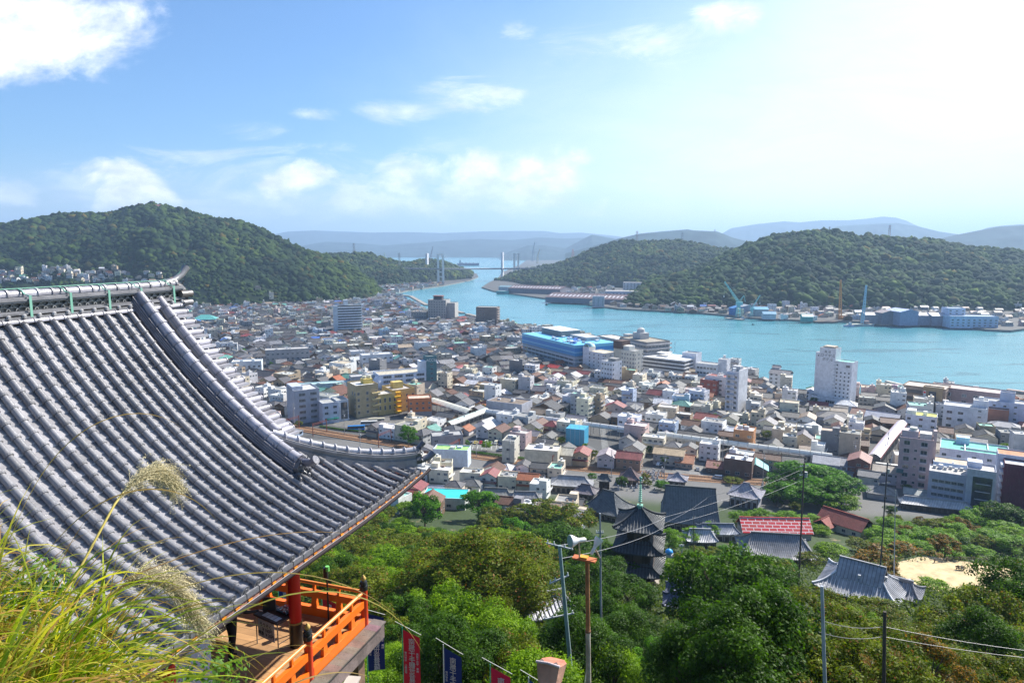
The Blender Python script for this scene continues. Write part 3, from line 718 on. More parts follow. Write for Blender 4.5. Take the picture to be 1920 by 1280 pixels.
def rand_spec(r, x, y, z, yaw, w, d, far=False):
    flat = r.random() < (.27 if not far else .17)
    wc, wn, _ = pick(r, WALLS)
    if flat:
        rc, rn, _ = pick(r, FLATS); fl = r.choice([2, 2, 3, 3, 3, 4, 5]) if not far else r.choice([2, 2, 3, 3, 4])
        if wn in ('dark timber',): wc, wn = WHITE, 'white'
        return dict(x=x, y=y, z=z, yaw=yaw, w=w, d=d, fl=fl, kind='flat', wc=jit(r, wc), rc=jit(r, rc), fh=3.0, look=f"{wn} {['', 'one', 'two', 'three', 'four', 'five'][fl]}-storey block with {rn} flat roof")
    rc, rn, tile, _ = pick(r, ROOFS); fl = r.choice([1, 2, 2, 2])
    kind = r.choice(['gable', 'gable', 'gabley', 'gabley', 'hip'])
    return dict(x=x, y=y, z=z, yaw=yaw, w=w, d=d, fl=fl, kind=kind, wc=jit(r, wc), rc=jit(r, rc, .2), tile=tile, pitch=r.uniform(.38, .55), ov=r.uniform(.35, .7), look=f"{wn} house with {rn} {'hipped' if kind == 'hip' else 'gabled'} roof")
def in_city(x, y):
    return all(inpoly(x + a, y + b_, CITY) for a, b_ in ((0, 0), (7, 7), (-7, 7), (7, -7), (-7, -7)))
def fill(r, cx, cy, yaw, L, D, test, lot=(8, 14), dep=(9, 13), street=4.5, cross=48, far=False, jitter=.05):
    v = -D
    row = 0
    while v < D:
        dd = r.uniform(*dep); u = -L + r.uniform(0, 5); nxt = u + cross * r.uniform(.7, 1.3)
        while u < L:
            ww = r.uniform(*lot); u0 = u + ww / 2; u += ww + r.uniform(.3, .9)
            if u > nxt: u += street; nxt = u + cross * r.uniform(.7, 1.3)
            px_, py_ = rot2(u0, v + dd / 2, yaw); x, y = cx + px_, cy + py_
            if not test(x, y): continue
            big = r.random() < .12
            w2 = ww * (r.uniform(1.4, 1.9) if big else 1); d2 = dd * (1.25 if big else r.uniform(.78, 1.0))
            yw = yaw + r.gauss(0, jitter)
            if occ_test(x, y, w2, d2, yw): 
                w2 = ww * .8; d2 = dd * .75
                if occ_test(x, y, w2, d2, yw): continue
            if r.random() < .03: continue
            sp = rand_spec(r, x, y, 3.0, yw, w2, d2, far); SPECS.append(sp); occ_add(x, y, w2, d2, yw)
        v += dd + (r.uniform(.3, .8) if row % 2 == 0 else street); row += 1
def view_ok(x, y, z=3, m=60):
    px, py = proj((x, y, z)); return -m < px < 1920 + m and py < 1010
def build_town():
    r = random.Random(11)
    tA = lambda x, y: y + .37 * x > (366 if proj((x, y, 3))[0] < 1590 else 328) and y < 640 and in_city(x, y) and view_ok(x, y)
    fill(r, 80, 470, YA, 520, 320, tA)
    tB = lambda x, y: y >= 640 and in_city(x, y) and view_ok(x, y) and not (proj((x, y, 3))[0] < 330 and y > 1100) and proj((x, y, 3))[1] > 533 and not (x < -700)
    fill(r, -200, 1150, YB, 900, 1100, tB, lot=(8.5, 16), dep=(9.5, 15), street=5, cross=60, far=True, jitter=.12)
    # houses stepping up the foot of the wooded hill on the left
    n = 0
    for k in range(2600):
        u = r.uniform(.30, .90); px_ = -420 + 1130 * u
        vmax = float(np.interp(px_, [-50, 100, 380, 470, 560, 600], [.30, .30, .28, .2, .04, .0])); v = r.uniform(0, vmax)
        P_ = HL.point(np.array([u]), np.array([v]))[0]; w2, d2 = r.uniform(8, 12), r.uniform(8, 11); yw = YB + r.gauss(0, .25)
        if vnoise(np.array([P_[0] / 70]), np.array([P_[1] / 70]), 3)[0] < .4 or occ_test(P_[0], P_[1], w2 + 1, d2 + 1, yw): continue
        SPECS.append(rand_spec(r, P_[0], P_[1], P_[2] + 1.5, yw, w2, d2, True)); occ_add(P_[0], P_[1], w2, d2, yw); n += 1
        if n > 420: break
    # the island shore across the strait
    n = 0
    for k in range(9000):
        px_ = r.uniform(1100, 1990); 
        py_ = np.interp(px_, [1100, 1300, 1500, 1700, 1790, 1990], [572, 588, 603, 609, 613, 612])
        back = np.interp(px_, [1100, 1300, 1440, 1560, 1700, 1850, 1990], [16, 22, 34, 36, 34, 44, 46])
        x, y, _ = gp(px_, py_ - r.uniform(2.5, 1) - back * r.random() ** 1.2, 3)
        if not inpoly(x, y, MUKA): continue
        w2, d2 = r.uniform(8, 14), r.uniform(8, 12); yw = R(-6) + r.gauss(0, .12)
        if occ_test(x, y, w2 + 1, d2 + 1, yw): continue
        z = 3.0
        SPECS.append(rand_spec(r, x, y, z, yw, w2, d2, True)); occ_add(x, y, w2, d2, yw); n += 1
        if n > 360: break
    # a village on the headland shore by the bridge and on the slope of the island
    for (pa, pb, qa, qb, cnt) in ((735, 850, 538, 548, 60), (1040, 1160, 540, 556, 45), (1440, 1560, 562, 585, 30), (1240, 1330, 575, 584, 10)):
        for k in range(cnt * 6):
            px_, py_ = r.uniform(pa, pb), r.uniform(qa, qb); x, y, _ = gp(px_, py_, 6)
            w2, d2 = r.uniform(9, 15), r.uniform(9, 12); yw = r.uniform(-.3, .3)
            if not (inpoly(x, y, CITY) or inpoly(x, y, MUKA)) or occ_test(x, y, w2, d2, yw): continue
            cnt -= 1; SPECS.append(rand_spec(r, x, y, 6.0, yw, w2, d2, True)); occ_add(x, y, w2, d2, yw)
            if cnt <= 0: break
    # the largest in the picture are things of their own, the rest one mass
    def size(s):
        p = (s['x'], s['y'], s['z'] + 3); px_, py_ = proj(p)
        if px_ < 300 or px_ > 1935: return 0
        roofline = np.interp(px_, [340, 420, 510, 640, 790], [560, 690, 800, 850, 890])
        if px_ < 790 and py_ > roofline: return 0
        return pxm(p) * math.sqrt(s['w'] * s['d'] * (1 + .4 * s['fl']))
    SPECS.sort(key=size, reverse=True)
    big = MB()
    for k, s in enumerate(SPECS):
        r2 = random.Random(1000 + k)
        if k < N_HOUSE:
            o = make_house(s, r2, 'house' if s['kind'] != 'flat' else 'town_block')
            reg(o, s['look'], 'house' if s['kind'] != 'flat' else 'building', (s['x'], s['y'], s['z'] + 3), 'houses of the harbour town' if s['kind'] != 'flat' else 'small flat-roofed blocks of the harbour town')
        else:
            wb, rb, eb, win = house_parts(s, r2)
            for q in (wb, rb, *eb.values()): merge(big, q, (s['x'], s['y'], s['z']), s['yaw'])
            pb_ = MB()
            for (x, y, z, yw, ww, wh) in win: pane(pb_, x, y, z, yw, ww, wh)
            merge(big, pb_, (s['x'], s['y'], s['z']), s['yaw'])
    o = big.build('houses', TOWN); tag(o, kind='stuff')
    o['label'] = 'mass of small tiled houses further back in the town and along both shores'
    print('town specs', len(SPECS))
N_HOUSE = 285
M['tileb'] = mat('temple_tile', attr=True, rough=0.5, var=0.2, vscale=0.5, extra=tiled(0.62, 0.5, .62, 1.0)); TOWN2 = [M['tileb'] if m is M['tile'] else m for m in TOWN]
SLIM_YAW = 0
class Mark:
    def __init__(s, name, label, cat, px, py, yaw, z=3.0, anch=None, group=None, sc=None):
        p = gp(px, py, z); s.yaw = R(yaw); s.p = p
        s.root = empty(name, (p[0], p[1], z), s.yaw, label=label, cat=cat, group=group)
        s.b = {}
        if sc: s.root.scale = sc if isinstance(sc, tuple) else (sc,) * 3
        if anch: s.anch = anch; anchor(anch, (p[0], p[1], z + 6))
    def mb(s, part): return s.b.setdefault(part, MB())
    def wing(s, part, x, y, w, d, h, wc, rc=None, z=0, ph=.7, top=True, occ=True):
        block(s.mb(part), x, y, z - (1.5 if z == 0 else 0), w, d, h + (1.5 if z == 0 else 0), wc, rc, ph, top)
        if occ and z < 3:
            a, b_ = rot2(x, y, s.yaw); occ_add(s.p[0] + a, s.p[1] + b_, w + 1.5, d + 1.5, s.yaw)
    def win(s, x, y, w, d, side, cols_, rows, ww, wh, z0, dz, **k): wgrid(s.root, x, y, 0, w, d, side, cols_, rows, ww, wh, z0, dz, **k)
    def done(s, mats=None):
        out = {}
        for k, b in s.b.items():
            nm, _, par = k.partition('@'); out[k] = b.build(nm.split('#')[0], mats or TOWN, out[par] if par in out else s.root)
        return out
GL = {}
def glyph(txt, shear, align='CENTER'):
    if (txt, shear) in GL: return GL[txt, shear]
    cu = bpy.data.curves.new('t', 'FONT'); cu.body = txt; cu.size = 1.0; cu.align_x = align; cu.align_y = 'CENTER'; cu.extrude = 0.006; cu.shear = shear
    o = bpy.data.objects.new('t', cu); col.objects.link(o); dg = bpy.context.evaluated_depsgraph_get(); me = bpy.data.meshes.new_from_object(o.evaluated_get(dg)); bpy.data.objects.remove(o)
    V = np.array([v.co[:] for v in me.vertices]) if me.vertices else np.zeros((0, 3)); F = [tuple(p.vertices) for p in me.polygons]; GL[txt, shear] = (V, F); return V, F
def text_mesh(name, txt, size, c, parent, loc, rot, mirror=False, shear=0.0, ext=None, align='CENTER'):
    V, F = glyph(txt, shear, align)
    if not len(V): return None
    V = V * np.array([-size if mirror else size, size, max(size, .3)])
    b = MB(); b.add([tuple(v) for v in V.tolist()], [f[::-1] for f in F] if mirror else F, c, 0); o = b.build(name, M['wall'], parent); o.location = loc; o.rotation_euler = rot; return o
# hotel tower
k = Mark('hotel', 'tall white hotel tower on the waterfront with black lettering at the top', 'building', 1560, 757, -47, anch='the tall white hotel', sc=.9)
HW = (.74, .74, .76)
k.wing('core_tower', -4, 0, 13, 11, 47, HW); k.wing('stair_tower', -13, 2.5, 4.6, 8, 42, HW); k.wing('room_wing', 9.2, 1, 13.4, 12, 37, HW, (.2, .5, .42))
k.wing('podium', 0, -5.5, 32, 10, 6.5, (.68, .7, .74)); k.mb('core_tower').box(-4, 0, 47.7, 9, 8, 1.2, 0, (.5, .42, .33))
for i in range(12): k.mb(f'balcony#{i}').box(2.2, -4.6, 6 + i * 2.75, 1.6, 2.2, .8, 0, (.6, .6, .62), 0, bottom=True)
k.win(9.2, 1, 13.4, 12, 'f', 4, 7, 1.3, 1.4, 8.5, 3.3, a0=-5, a1=4.6); k.win(9.2, 1, 13.4, 12, 'f', 1, 3, 1.3, 1.4, 31 - 3.3, 3.3, a0=-5, a1=-5)
k.win(9.2, 1, 13.4, 12, 'f', 1, 1, 3.2, 2.0, 34, 3, a0=3.5, a1=3.5); k.win(-13, 2.5, 4.6, 8, 'f', 1, 1, 1.2, 1.2, 40, 3); k.win(0, -5.5, 32, 10, 'f', 2, 1, 9, 2.6, 3.6, 3, a0=3, a1=12)
k.done()
text_mesh('lettering', '尾 道', 2.3, (.02, .02, .02), k.root, (-4, -5.54, 44.3), (R(90), 0, 0))
text_mesh('lettering', 'ロイヤル', 3.1, (.02, .02, .02), k.root, (-4, -5.54, 41.1), (R(90), 0, 0), shear=.3)
text_mesh('lettering', 'ホテル', 3.1, (.02, .02, .02), k.root, (-4, -5.54, 37.9), (R(90), 0, 0), shear=.3)
# long building wrapped in blue sheeting
k = Mark('office_building', 'long new building with bright blue sheeting bands and roof works', 'building', 1062, 676, -62.5, anch='the blue-banded building', sc=.9)
L_, D_ = 118, 52
k.wing('floors', 0, 0, L_, D_, 26, (.30, .36, .42), (.55, .56, .58), ph=1.2)
for z_, hh, c_ in ((.2, 4.2, (.5, .5, .5)), (8.4, 1.0, (.62, .62, .64)), (12.4, 1.0, (.62, .62, .64))): k.mb('ledges').box(0, 0, z_, L_ + 2.4, D_ + 2.4, hh, 0, c_, 0, bottom=True)
for z_, hh, c_ in ((15.4, 3.4, (.03, .26, .56)), (18.8, 1.0, (.22, .55, .75)), (19.8, 4.2, (.025, .24, .60)), (24.0, 3.2, (.16, .5, .72))): k.mb('blue_sheeting').box(0, 0, z_, L_ + 1.2, D_ + 1.2, hh, 0, c_, 5)
k.win(0, 0, L_, D_, 'f', 12, 2, 8.5, 2.2, 6.2, 4.4); k.win(0, 0, L_, D_, 'r', 5, 2, 8.5, 2.2, 6.2, 4.4)
k.mb('roof_house').box(-30, 10, 26, 46, 26, 7.5, 0, (.26, .25, .25), 0); k.mb('roof_house').box(-30, 10, 33.5, 47, 27, .5, 0, (.62, .63, .65), 3)
k.mb('roof_plant').box(20, 12, 26, 34, 18, 5, 0, (.42, .43, .45), 0)
r = random.Random(3)
for i in range(46): k.mb('roof_plant').box(r.uniform(-5, 55), r.uniform(-22, 20), 26.1, r.uniform(1, 6), r.uniform(1, 5), r.uniform(1, 4), 0, r.choice([(.7, .7, .72), (.5, .5, .52), (.08, .2, .6), (.75, .75, .78)]), 5)
k.done()
# city hall: long slab and banded tower
k = Mark('city_hall', 'brown grey office slab with a banded tower and rounded rooftop turret', 'building', 1188, 682, -62.5, anch='the banded office slab')
k.wing('slab', -34, 6, 52, 20, 22, (.3, .27, .25), (.6, .6, .6)); k.wing('tower', 16, 0, 44, 28, 27, (.27, .25, .24), (.28, .25, .2))
for i in range(6): k.mb('ledges').box(16, 0, 3.4 + i * 4.2, 47, 31, 1.3, 0, (.46, .44, .43), 0, bottom=True)
for i in range(5): k.mb('ledges').box(-34, 6, 3.4 + i * 4.2, 52.6, 20.6, .9, 0, (.42, .38, .37), 0, bottom=True)
for s_, n_ in (('f', 9), ('r', 6)): k.win(16, 0, 44, 28, s_, n_, 6, 3.6, 2.0, 6.0 - 4.1, 4.2)
k.win(-34, 6, 52, 20, 'f', 10, 5, 3.6, 2.0, 6.0 - 4.1, 4.2)
k.mb('turret').box(8, 2, 27, 12, 11, 6, 0, (.5, .49, .48), 0); k.mb('turret').tube((8, 2, 33), (8, 2, 36.5), 4.2, 14, (.5, .49, .48), 0, r2=3.6); k.mb('turret').tube((8, 2, 36.5), (8, 2, 38), 3.6, 14, (.55, .55, .55), 0, r2=1.2)
k.mb('roof_box').box(-20, 8, 22, 9, 7, 6, 0, (.4, .38, .36), 0)
k.done()
# white block with a rounded stair head
k = Mark('apartment_building', 'white block with rounded stair tower and pale yellow flat roof', 'building', 1124, 697, -50, anch='the rounded stair tower block')
k.wing('stair_tower', -11, -3, 8, 9, 23, (.7, .72, .76)); k.wing('rooms', 3, 1, 20, 18, 19.5, (.68, .68, .7), (.6, .5, .34)); k.mb('stair_tower').path([(-15, -3, 23.5), (-13.5, -3, 25.6), (-11, -3, 26.2), (-8.5, -3, 25.6), (-7, -3, 23.5)], 1, 4, (.4, .66, .72), 0, radii=[4.3] * 5, squash=.35)
k.win(3, 1, 20, 18, 'f', 4, 5, 1.3, 1.4, 4, 3.4); k.win(3, 1, 20, 18, 'r', 3, 5, 1.5, 1.2, 4, 3.4); k.done()
k = Mark('office_building', 'narrow beige tower with a dark brown crown beside the banded slab', 'building', 1176, 706, -47, anch='the brown-crowned tower')
k.wing('blind_tower', -7, 0, 9, 12, 31, (.5, .46, .38)); k.mb('brown_crown').box(-7, 0, 26, 9.6, 12.6, 7, 0, (.10, .065, .055), 0); k.wing('rooms', 5, 0, 15, 13, 25, (.62, .58, .5)); k.mb('rooms').box(1, 0, 25, 8, 8, 4, 0, (.68, .66, .6), 0)
k.win(5, 0, 15, 13, 'f', 5, 6, 1.3, 1.5, 3.5, 3.7); k.win(5, 0, 15, 13, 'r', 3, 6, 1.3, 1.5, 3.5, 3.7); k.mb('blue_screen').box(-7, -6.3, 1, 8, .3, 15, 0, (.3, .36, .46), 0); k.mb('mast').tube((-7, 0, 33), (-7, 0, 41), .15, 5, (.2, .2, .2), 5); k.done()
k = Mark('office_building', 'slim white five-storey building with dark roof house and lit right side', 'building', 1146, 722, -47)
k.wing('rooms', 0, 0, 12, 13, 21, (.66, .68, .72), (.35, .34, .32)); k.mb('roof_house').box(1, 2, 21, 8, 6, 2.6, 0, (.3, .29, .28), 0); k.win(0, 0, 12, 13, 'f', 4, 5, 1.5, 1.4, 3, 4); k.win(0, 0, 12, 13, 'r', 2, 5, 1.6, 1.4, 3, 4); k.done()
k = Mark('parking_building', 'white open-deck parking building with a roof canopy near the water', 'building', 1256, 698, -40, anch='the white parking building')
for i in range(5): k.mb('decks').box(0, 0, .5 + i * 3.4, 44, 30, 1.3, 0, (.68, .68, .68), 0, bottom=True)
k.wing('core', 0, 0, 42, 28, 13, (.13, .13, .14), (.5, .5, .46), ph=.1); k.wing('ramp_wall', 17, 10, 14, 12, 19, (.66, .68, .74), ph=1); k.mb('canopy').box(-6, 0, 18.2, 12, 9, .5, 0, (.74, .74, .74), 0, bottom=True)
for a_, b_ in ((-11, -4), (-1, -4), (-11, 4), (-1, 4)): k.mb('canopy').tube((a_, b_, 14), (a_, b_, 18.2), .25, 5, (.6, .6, .6), 5)
k.done()
k = Mark('office_building', 'white three-storey building with a square tower holding a water tank', 'building', 1337, 716, -38, anch='the tank tower building')
k.wing('rooms', -4, 0, 20, 13, 16, (.7, .7, .7)); k.wing('tower', 9, 1, 7.5, 9, 21, (.7, .7, .72)); k.mb('tank').tube((9, 1, 21.6), (9, 1, 24.6), 1.2, 10, (.72, .72, .7), 5)
k.win(-4, 0, 20, 13, 'f', 6, 3, 2.4, 1.8, 4, 4.4); k.win(9, 1, 7.5, 9, 'r', 2, 4, 1.1, 1.1, 4, 4.2); k.done()
k = Mark('apartment_building', 'very thin tall apartment house with a blank lit white side wall', 'building', 1378, 776, -42, anch='the thin tall apartment house')
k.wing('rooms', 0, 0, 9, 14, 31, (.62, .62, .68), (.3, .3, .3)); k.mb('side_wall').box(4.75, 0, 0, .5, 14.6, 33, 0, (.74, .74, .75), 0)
for i in range(8): k.mb('balconies').box(-1.2, -7.7, 3.6 + i * 3.6, 6, 1.4, 1.1, 0, (.5, .5, .54), 0, bottom=True)
k.win(0, 0, 9, 14, 'f', 2, 8, 2.0, 1.8, 2.5, 3.6); k.mb('roof_box').box(-.5, 2, 31, 6, 5, 3.5, 0, (.45, .45, .47), 0); k.mb('tank').tube((-.5, -3, 31), (-.5, -3, 33.6), 1.3, 10, (.75, .75, .75), 5); k.done()
k = Mark('guest_house', 'white four-storey house with grey gabled roof at the water edge', 'building', 1463, 729, -38, anch='the white waterfront guest house')
k.wing('rooms', 0, 0, 16, 11, 13.5, (.72, .72, .72), top=False); gable_roof(k.mb('roof'), 16, 11, 13.5, 2.6, .6, (.2, .19, .2), 1); k.wing('tower', -5, 4, 6, 5, 17.5, (.7, .7, .72), top=False, occ=False); gable_roof(k.mb('roof'), 6, 5, 17.5, 1.4, .4, (.3, .27, .27), 1, cx=-5, cy=4)
k.win(0, 0, 16, 11, 'f', 4, 4, 1.8, 1.4, 2.6, 3.3); k.win(0, 0, 16, 11, 'r', 3, 4, 1.5, 1.4, 2.6, 3.3); k.done()
# brown waterfront complex on the right
k = Mark('office_building', 'brown waterfront block with a pale roof and a white hanging sign', 'building', 1733, 768, -42, anch='the brown waterfront block')
k.wing('rooms', 0, 2, 27, 20, 17.5, (.30, .22, .17), (.5, .44, .38)); k.wing('front_tower', 6, -7, 12, 6, 18.5, (.33, .24, .14), (.55, .5, .45)); k.mb('sign').box(1.2, -10.2, 5, 1.6, .25, 11, 0, (.72, .72, .72), 0); k.mb('sign').box(1.2, -10.25, 14.2, 1.3, .25, 1.3, 0, (.6, .03, .04), 0)
k.mb('dark_glass').box(6, -10.1, 1, 4.5, .2, 15, 0, (.03, .04, .06), 5)
for i in range(3): k.mb('bands').box(-7, -8.2, 3 + i * 5, 12, .3, 2.4, 0, (.05, .05, .06), 5); k.mb('bands').box(0, 2, 5.8 + i * 5, 27.3, 20.3, .5, 0, (.42, .33, .27), 0)
k.done()
k = Mark('office_building', 'long mauve brown waterfront block with rows of square windows', 'building', 1812, 772, -42, anch='the long mauve block')
k.wing('rooms', 0, 0, 46, 18, 17, (.36, .25, .23), (.45, .38, .36)); k.wing('end_wing', 26, 2, 7, 12, 12, (.38, .27, .24))
k.win(0, 0, 46, 18, 'f', 4, 3, 2.8, 2.2, 4, 4.6, a0=-1, a1=19); k.win(0, 0, 46, 18, 'f', 1, 3, 12, 2.6, 4, 4.6, a0=-15, a1=-15); k.win(0, 0, 46, 18, 'r', 4, 3, 1.6, 1.6, 4, 4.6); k.done()
k = Mark('apartment_building', 'white four-storey building with few small windows below the mauve block', 'building', 1806, 806, -36)
k.wing('rooms', 0, 0, 23, 14, 16, (.62, .63, .68), (.45, .45, .45)); k.wing('stair', 8, 3, 8, 8, 20, (.64, .65, .7), occ=False); k.mb('tank').tube((8, 3, 20), (8, 3, 22.5), 1.4, 10, (.75, .75, .75), 5)
k.win(0, 0, 23, 14, 'f', 2, 3, 3, 1.8, 3.5, 4.4, a0=-8, a1=-2); k.win(0, 0, 23, 14, 'f', 1, 4, 1.8, .9, 3.5, 3.8, a0=8, a1=8); k.done()
k = Mark('apartment_building', 'bluish white stepped block with a stair tower at the right edge', 'building', 1880, 800, -36)
k.wing('rooms', 0, 0, 26, 12, 17, (.5, .54, .66)); k.wing('stair', 1, 1, 8, 6, 23, (.46, .5, .62), occ=False); k.wing('brick_annex', -3, -9.5, 11, 7, 13, (.24, .12, .09)); k.win(0, 0, 26, 12, 'r', 2, 4, 1.5, 1.4, 3, 4); k.win(0, 0, 26, 12, 'f', 5, 4, 1.6, 1.2, 3, 4); k.done()
k = Mark('town_block', 'white three-storey block with a yellow-green roof and round tank', 'building', 1725, 813, -33, anch='the yellow-green roofed block')
k.wing('rooms', 0, 0, 17, 12, 12.5, (.66, .68, .74), (.55, .55, .1)); k.mb('roof_house').box(-5.5, 1, 12.5, 5, 7, 2.6, 0, (.68, .7, .72), 0); k.mb('tank').tube((2, 0, 12.6), (2, 0, 15), 1.3, 10, (.8, .8, .8), 5); k.win(0, 0, 17, 12, 'f', 3, 3, 2, 1.6, 2.5, 4); k.win(0, 0, 17, 12, 'r', 2, 3, 1.4, 1.3, 2.5, 4); k.done()
# pink apartment tower in the right foreground of the town
k = Mark('apartment_building', 'pinkish five-storey apartment tower with a chimney on its right side', 'building', 1711, 913, -31, anch='the pinkish apartment tower')
PK = (.50, .37, .37)
k.wing('rooms', 0, 0, 14, 11, 25, PK, (.4, .36, .33), ph=1.0); k.mb('roof_house').box(-2.8, 1, 25, 7, 6, 3.6, 0, (.5, .44, .46), 0); k.mb('roof_house#b').box(3.8, 1, 25, 5, 6, 3, 0, (.6, .58, .56), 0); k.mb('tank').tube((-1.5, 1, 28.6), (-1.5, 1, 30), 1.7, 12, (.72, .7, .58), 5)
k.mb('chimney').box(7.6, 1.5, 0, 1.5, 3, 29.5, 0, (.56, .44, .42), 0); k.win(0, 0, 14, 11, 'f', 1, 6, 2.6, 2.2, 3.5, 4, a0=-3.8, a1=-3.8); k.win(0, 0, 14, 11, 'f', 1, 6, 2.8, 2.2, 3.5, 4, a0=3.4, a1=3.4); k.win(0, 0, 14, 11, 'f', 1, 5, 1.2, 1.2, 4, 4, a0=0, a1=0)
for i in range(1, 6): k.mb('balconies').box(3.4, -6, 1.7 + i * 4, 3.2, .9, .9, 0, (.6, .5, .5), 0, bottom=True)
k.mb('sign_box').box(-5.9, -5.8, 8, 3, .8, 2, 0, (.05, .14, .16), 5); k.done()
k = Mark('office_building', 'long pale grey office with ribbon windows and a dark glass right half', 'building', 1800, 950, -33, anch='the ribbon-window office', sc=(.62, .8, .78))
k.wing('ribbon_wing', -9, 0, 24, 14, 20.5, (.40, .42, .50), (.4, .38, .36)); k.wing('glass_wing', 10.5, -1, 17, 15, 25, (.48, .5, .56), (.5, .47, .48), ph=1.2)
for i in range(5): k.mb('ribbon_wing').box(-9, -7.05, .6 + i * 4, 24.2, .3, 1.6, 0, (.42, .44, .52), 0)
for i in range(4): k.win(-9, 0, 24, 14, 'f', 5, 1, 4.3, 2.0, 3.3 + i * 4.1, 4)
k.mb('dark_glass').box(11.5, -8.6, 4, 11.5, .3, 18, 0, (.03, .035, .05), 4)
for z_ in (9, 13.5, 18): k.mb('ledges').box(12, -8.9, z_, 9, .5, .35, 0, (.45, .46, .5), 0, bottom=True)
k.mb('roof_house').box(6.5, 3, 25, 9, 7, 3.2, 0, (.62, .66, .75), 0); k.mb('tank').tube((-14, 3, 20.5), (-14, 3, 23), 1.5, 10, (.68, .7, .75), 5)
for i in range(6): k.mb(f'roof_unit#{i}').box(-18 + i * 3.4, 2 + (i % 2) * 2.5, 20.6, 2, 1.4, 1.6, 0, (.55, .55, .52), 5)
k.done()
k = Mark('apartment_building', 'dark maroon tower with white balconied sides at the right edge', 'building', 1897, 952, -33, anch='the dark maroon tower', sc=(.75, .8, .84))
k.wing('maroon_front', 0, 0, 12, 12, 25, (.12, .025, .045), (.45, .45, .45)); k.wing('right_wing', 14, 1, 16, 12, 25, (.5, .52, .6), (.42, .2, .1)); k.wing('back_wing', 2, 13, 22, 14, 27, (.52, .54, .64), (.42, .2, .1))
for i in range(6): k.mb('balconies').box(14, -5.6, 2.6 + i * 4, 16, 1.4, 1.5, 0, (.56, .56, .6), 0, bottom=True); k.mb('balconies').box(-6.8, 1, 2.6 + i * 4, 1.5, 9, 1.4, 0, (.6, .62, .68), 0, bottom=True)
k.win(14, 1, 16, 12, 'f', 3, 6, 3, 1.8, 1.8, 4); k.done()
k = Mark('town_block', 'wide block with a bright sea-green flat roof divided by white curbs', 'building', 1822, 885, -33, anch='the sea-green flat roof')
k.wing('hall', 0, 0, 30, 22, 13, (.6, .6, .68), (.12, .44, .34), ph=.9); k.mb('curbs').box(-4, 0, 13, .5, 22, .9, 0, (.66, .68, .7), 0); k.mb('curbs').box(6, 4, 13, .5, 12, .9, 0, (.66, .68, .7), 0); k.mb('curbs').box(4, -4, 13, 20, .5, .9, 0, (.66, .68, .7), 0); k.mb('roof_box').box(-5, 8, 13, 6, 5, 3.6, 0, (.45, .6, .75), 0); k.win(0, 0, 30, 22, 'f', 5, 3, 2, 1.5, 2.5, 4); k.done()
# yellow building by the station with its orange neighbour and the white company building
YL = (.50, .38, .15); YT = (.43, .34, .2)
k = Mark('office_building', 'large mustard yellow building with balconies and twin roof tanks', 'building', 700, 778, 33, anch='the mustard yellow building', sc=.85)
k.wing('rear_block', -6, 7, 19, 21, 26, YT, (.6, .6, .6), ph=1.2); k.wing('middle_wing', 11, 3, 16, 15, 17, YL, (.42, .4, .38)); k.wing('right_wing', 27, 10, 20, 24, 18, YL, (.4, .36, .34), ph=1.5)
k.mb('roof_house').box(-2, 8, 26, 8, 7, 4, 0, (.6, .45, .12), 0)
for a_ in (-4, .4): k.mb('tank').tube((a_, 8, 30), (a_, 8, 32.4), 1.7, 12, (.62, .6, .45), 5)
k.mb('roof_house#b').box(27, 13, 18, 9, 7, 5.5, 0, (.55, .42, .14), 0)
for i in range(4): k.mb('balconies').box(-6 + 7, -4.6, 3.6 + i * 5, 7, 2.2, 1.4, 0, (.55, .44, .22), 0, bottom=True); k.mb('yellow_stair').box(19.5, -6 + .2 * i, 1 + i * 4.2, 5.5, 3.6, 1.3, 0, (.75, .42, .02), 0, bottom=True)
k.mb('yellow_stair').box(21, -3.8, 0, 4.5, 2.6, 18, 0, (.7, .38, .03), 0)
k.win(-6, 7, 19, 21, 'l', 2, 1, 2, 3, 19.5, 5, a0=-2, a1=-7.5); k.win(-6, 7, 19, 21, 'l', 1, 3, 2, 2.6, 4.5, 5, a0=-7.5, a1=-7.5); k.win(-6, 7, 19, 21, 'f', 3, 4, 2, 2.6, 4.5, 5.2); k.win(11, 3, 16, 15, 'f', 4, 2, 1.6, 4, 6, 6.4); k.win(27, 10, 20, 24, 'f', 4, 3, 1.8, 2.4, 4, 5)
k.done()
k = Mark('town_block', 'small vivid orange three-storey building beside the mustard building', 'building', 787, 777, 12, anch='the vivid orange building')
k.wing('rooms', 0, 0, 16, 12, 9, (.62, .2, .07), (.5, .38, .3), z=3.5); k.wing('shops', 0, 0, 16.2, 12.2, 3.5, (.3, .28, .28), top=False); k.win(0, 0, 16, 12, 'f', 4, 2, 1.6, 1.5, 6, 3.6); k.done()
k = Mark('company_building', 'white company building with a curved end and teal lettered tower', 'building', 765, 727, 24, anch='the white building with teal tower')
k.wing('hall', -6, 4, 40, 22, 13, (.66, .7, .78), (.42, .38, .3), ph=1.2); k.wing('teal_tower', 19, -2, 9, 9, 26, (.09, .2, .22), (.1, .12, .12)); k.mb('teal_tower').box(12, -2, 13, 6, 8, 10, 0, (.66, .7, .76), 0)
k.mb('curved_end').path([(-26, -4, 0), (-26, -4, 9), (-25, -3.2, 12.5)], 4, 12, (.68, .72, .8), 0, radii=[4.5, 4.5, 3])
for i in range(3): k.win(-6, 4, 40, 22, 'f', 4, 1, 7, 2.2, 4 + i * 4, 4, a0=-13, a1=15)
k.win(19, -2, 9, 9, 'f', 1, 5, 2.4, 1.4, 4, 4); k.done()
text_mesh('lettering', 'ACCEs', 3.2, (.75, .75, .75), k.root, (19, -6.55, 23.4), (R(90), 0, 0))
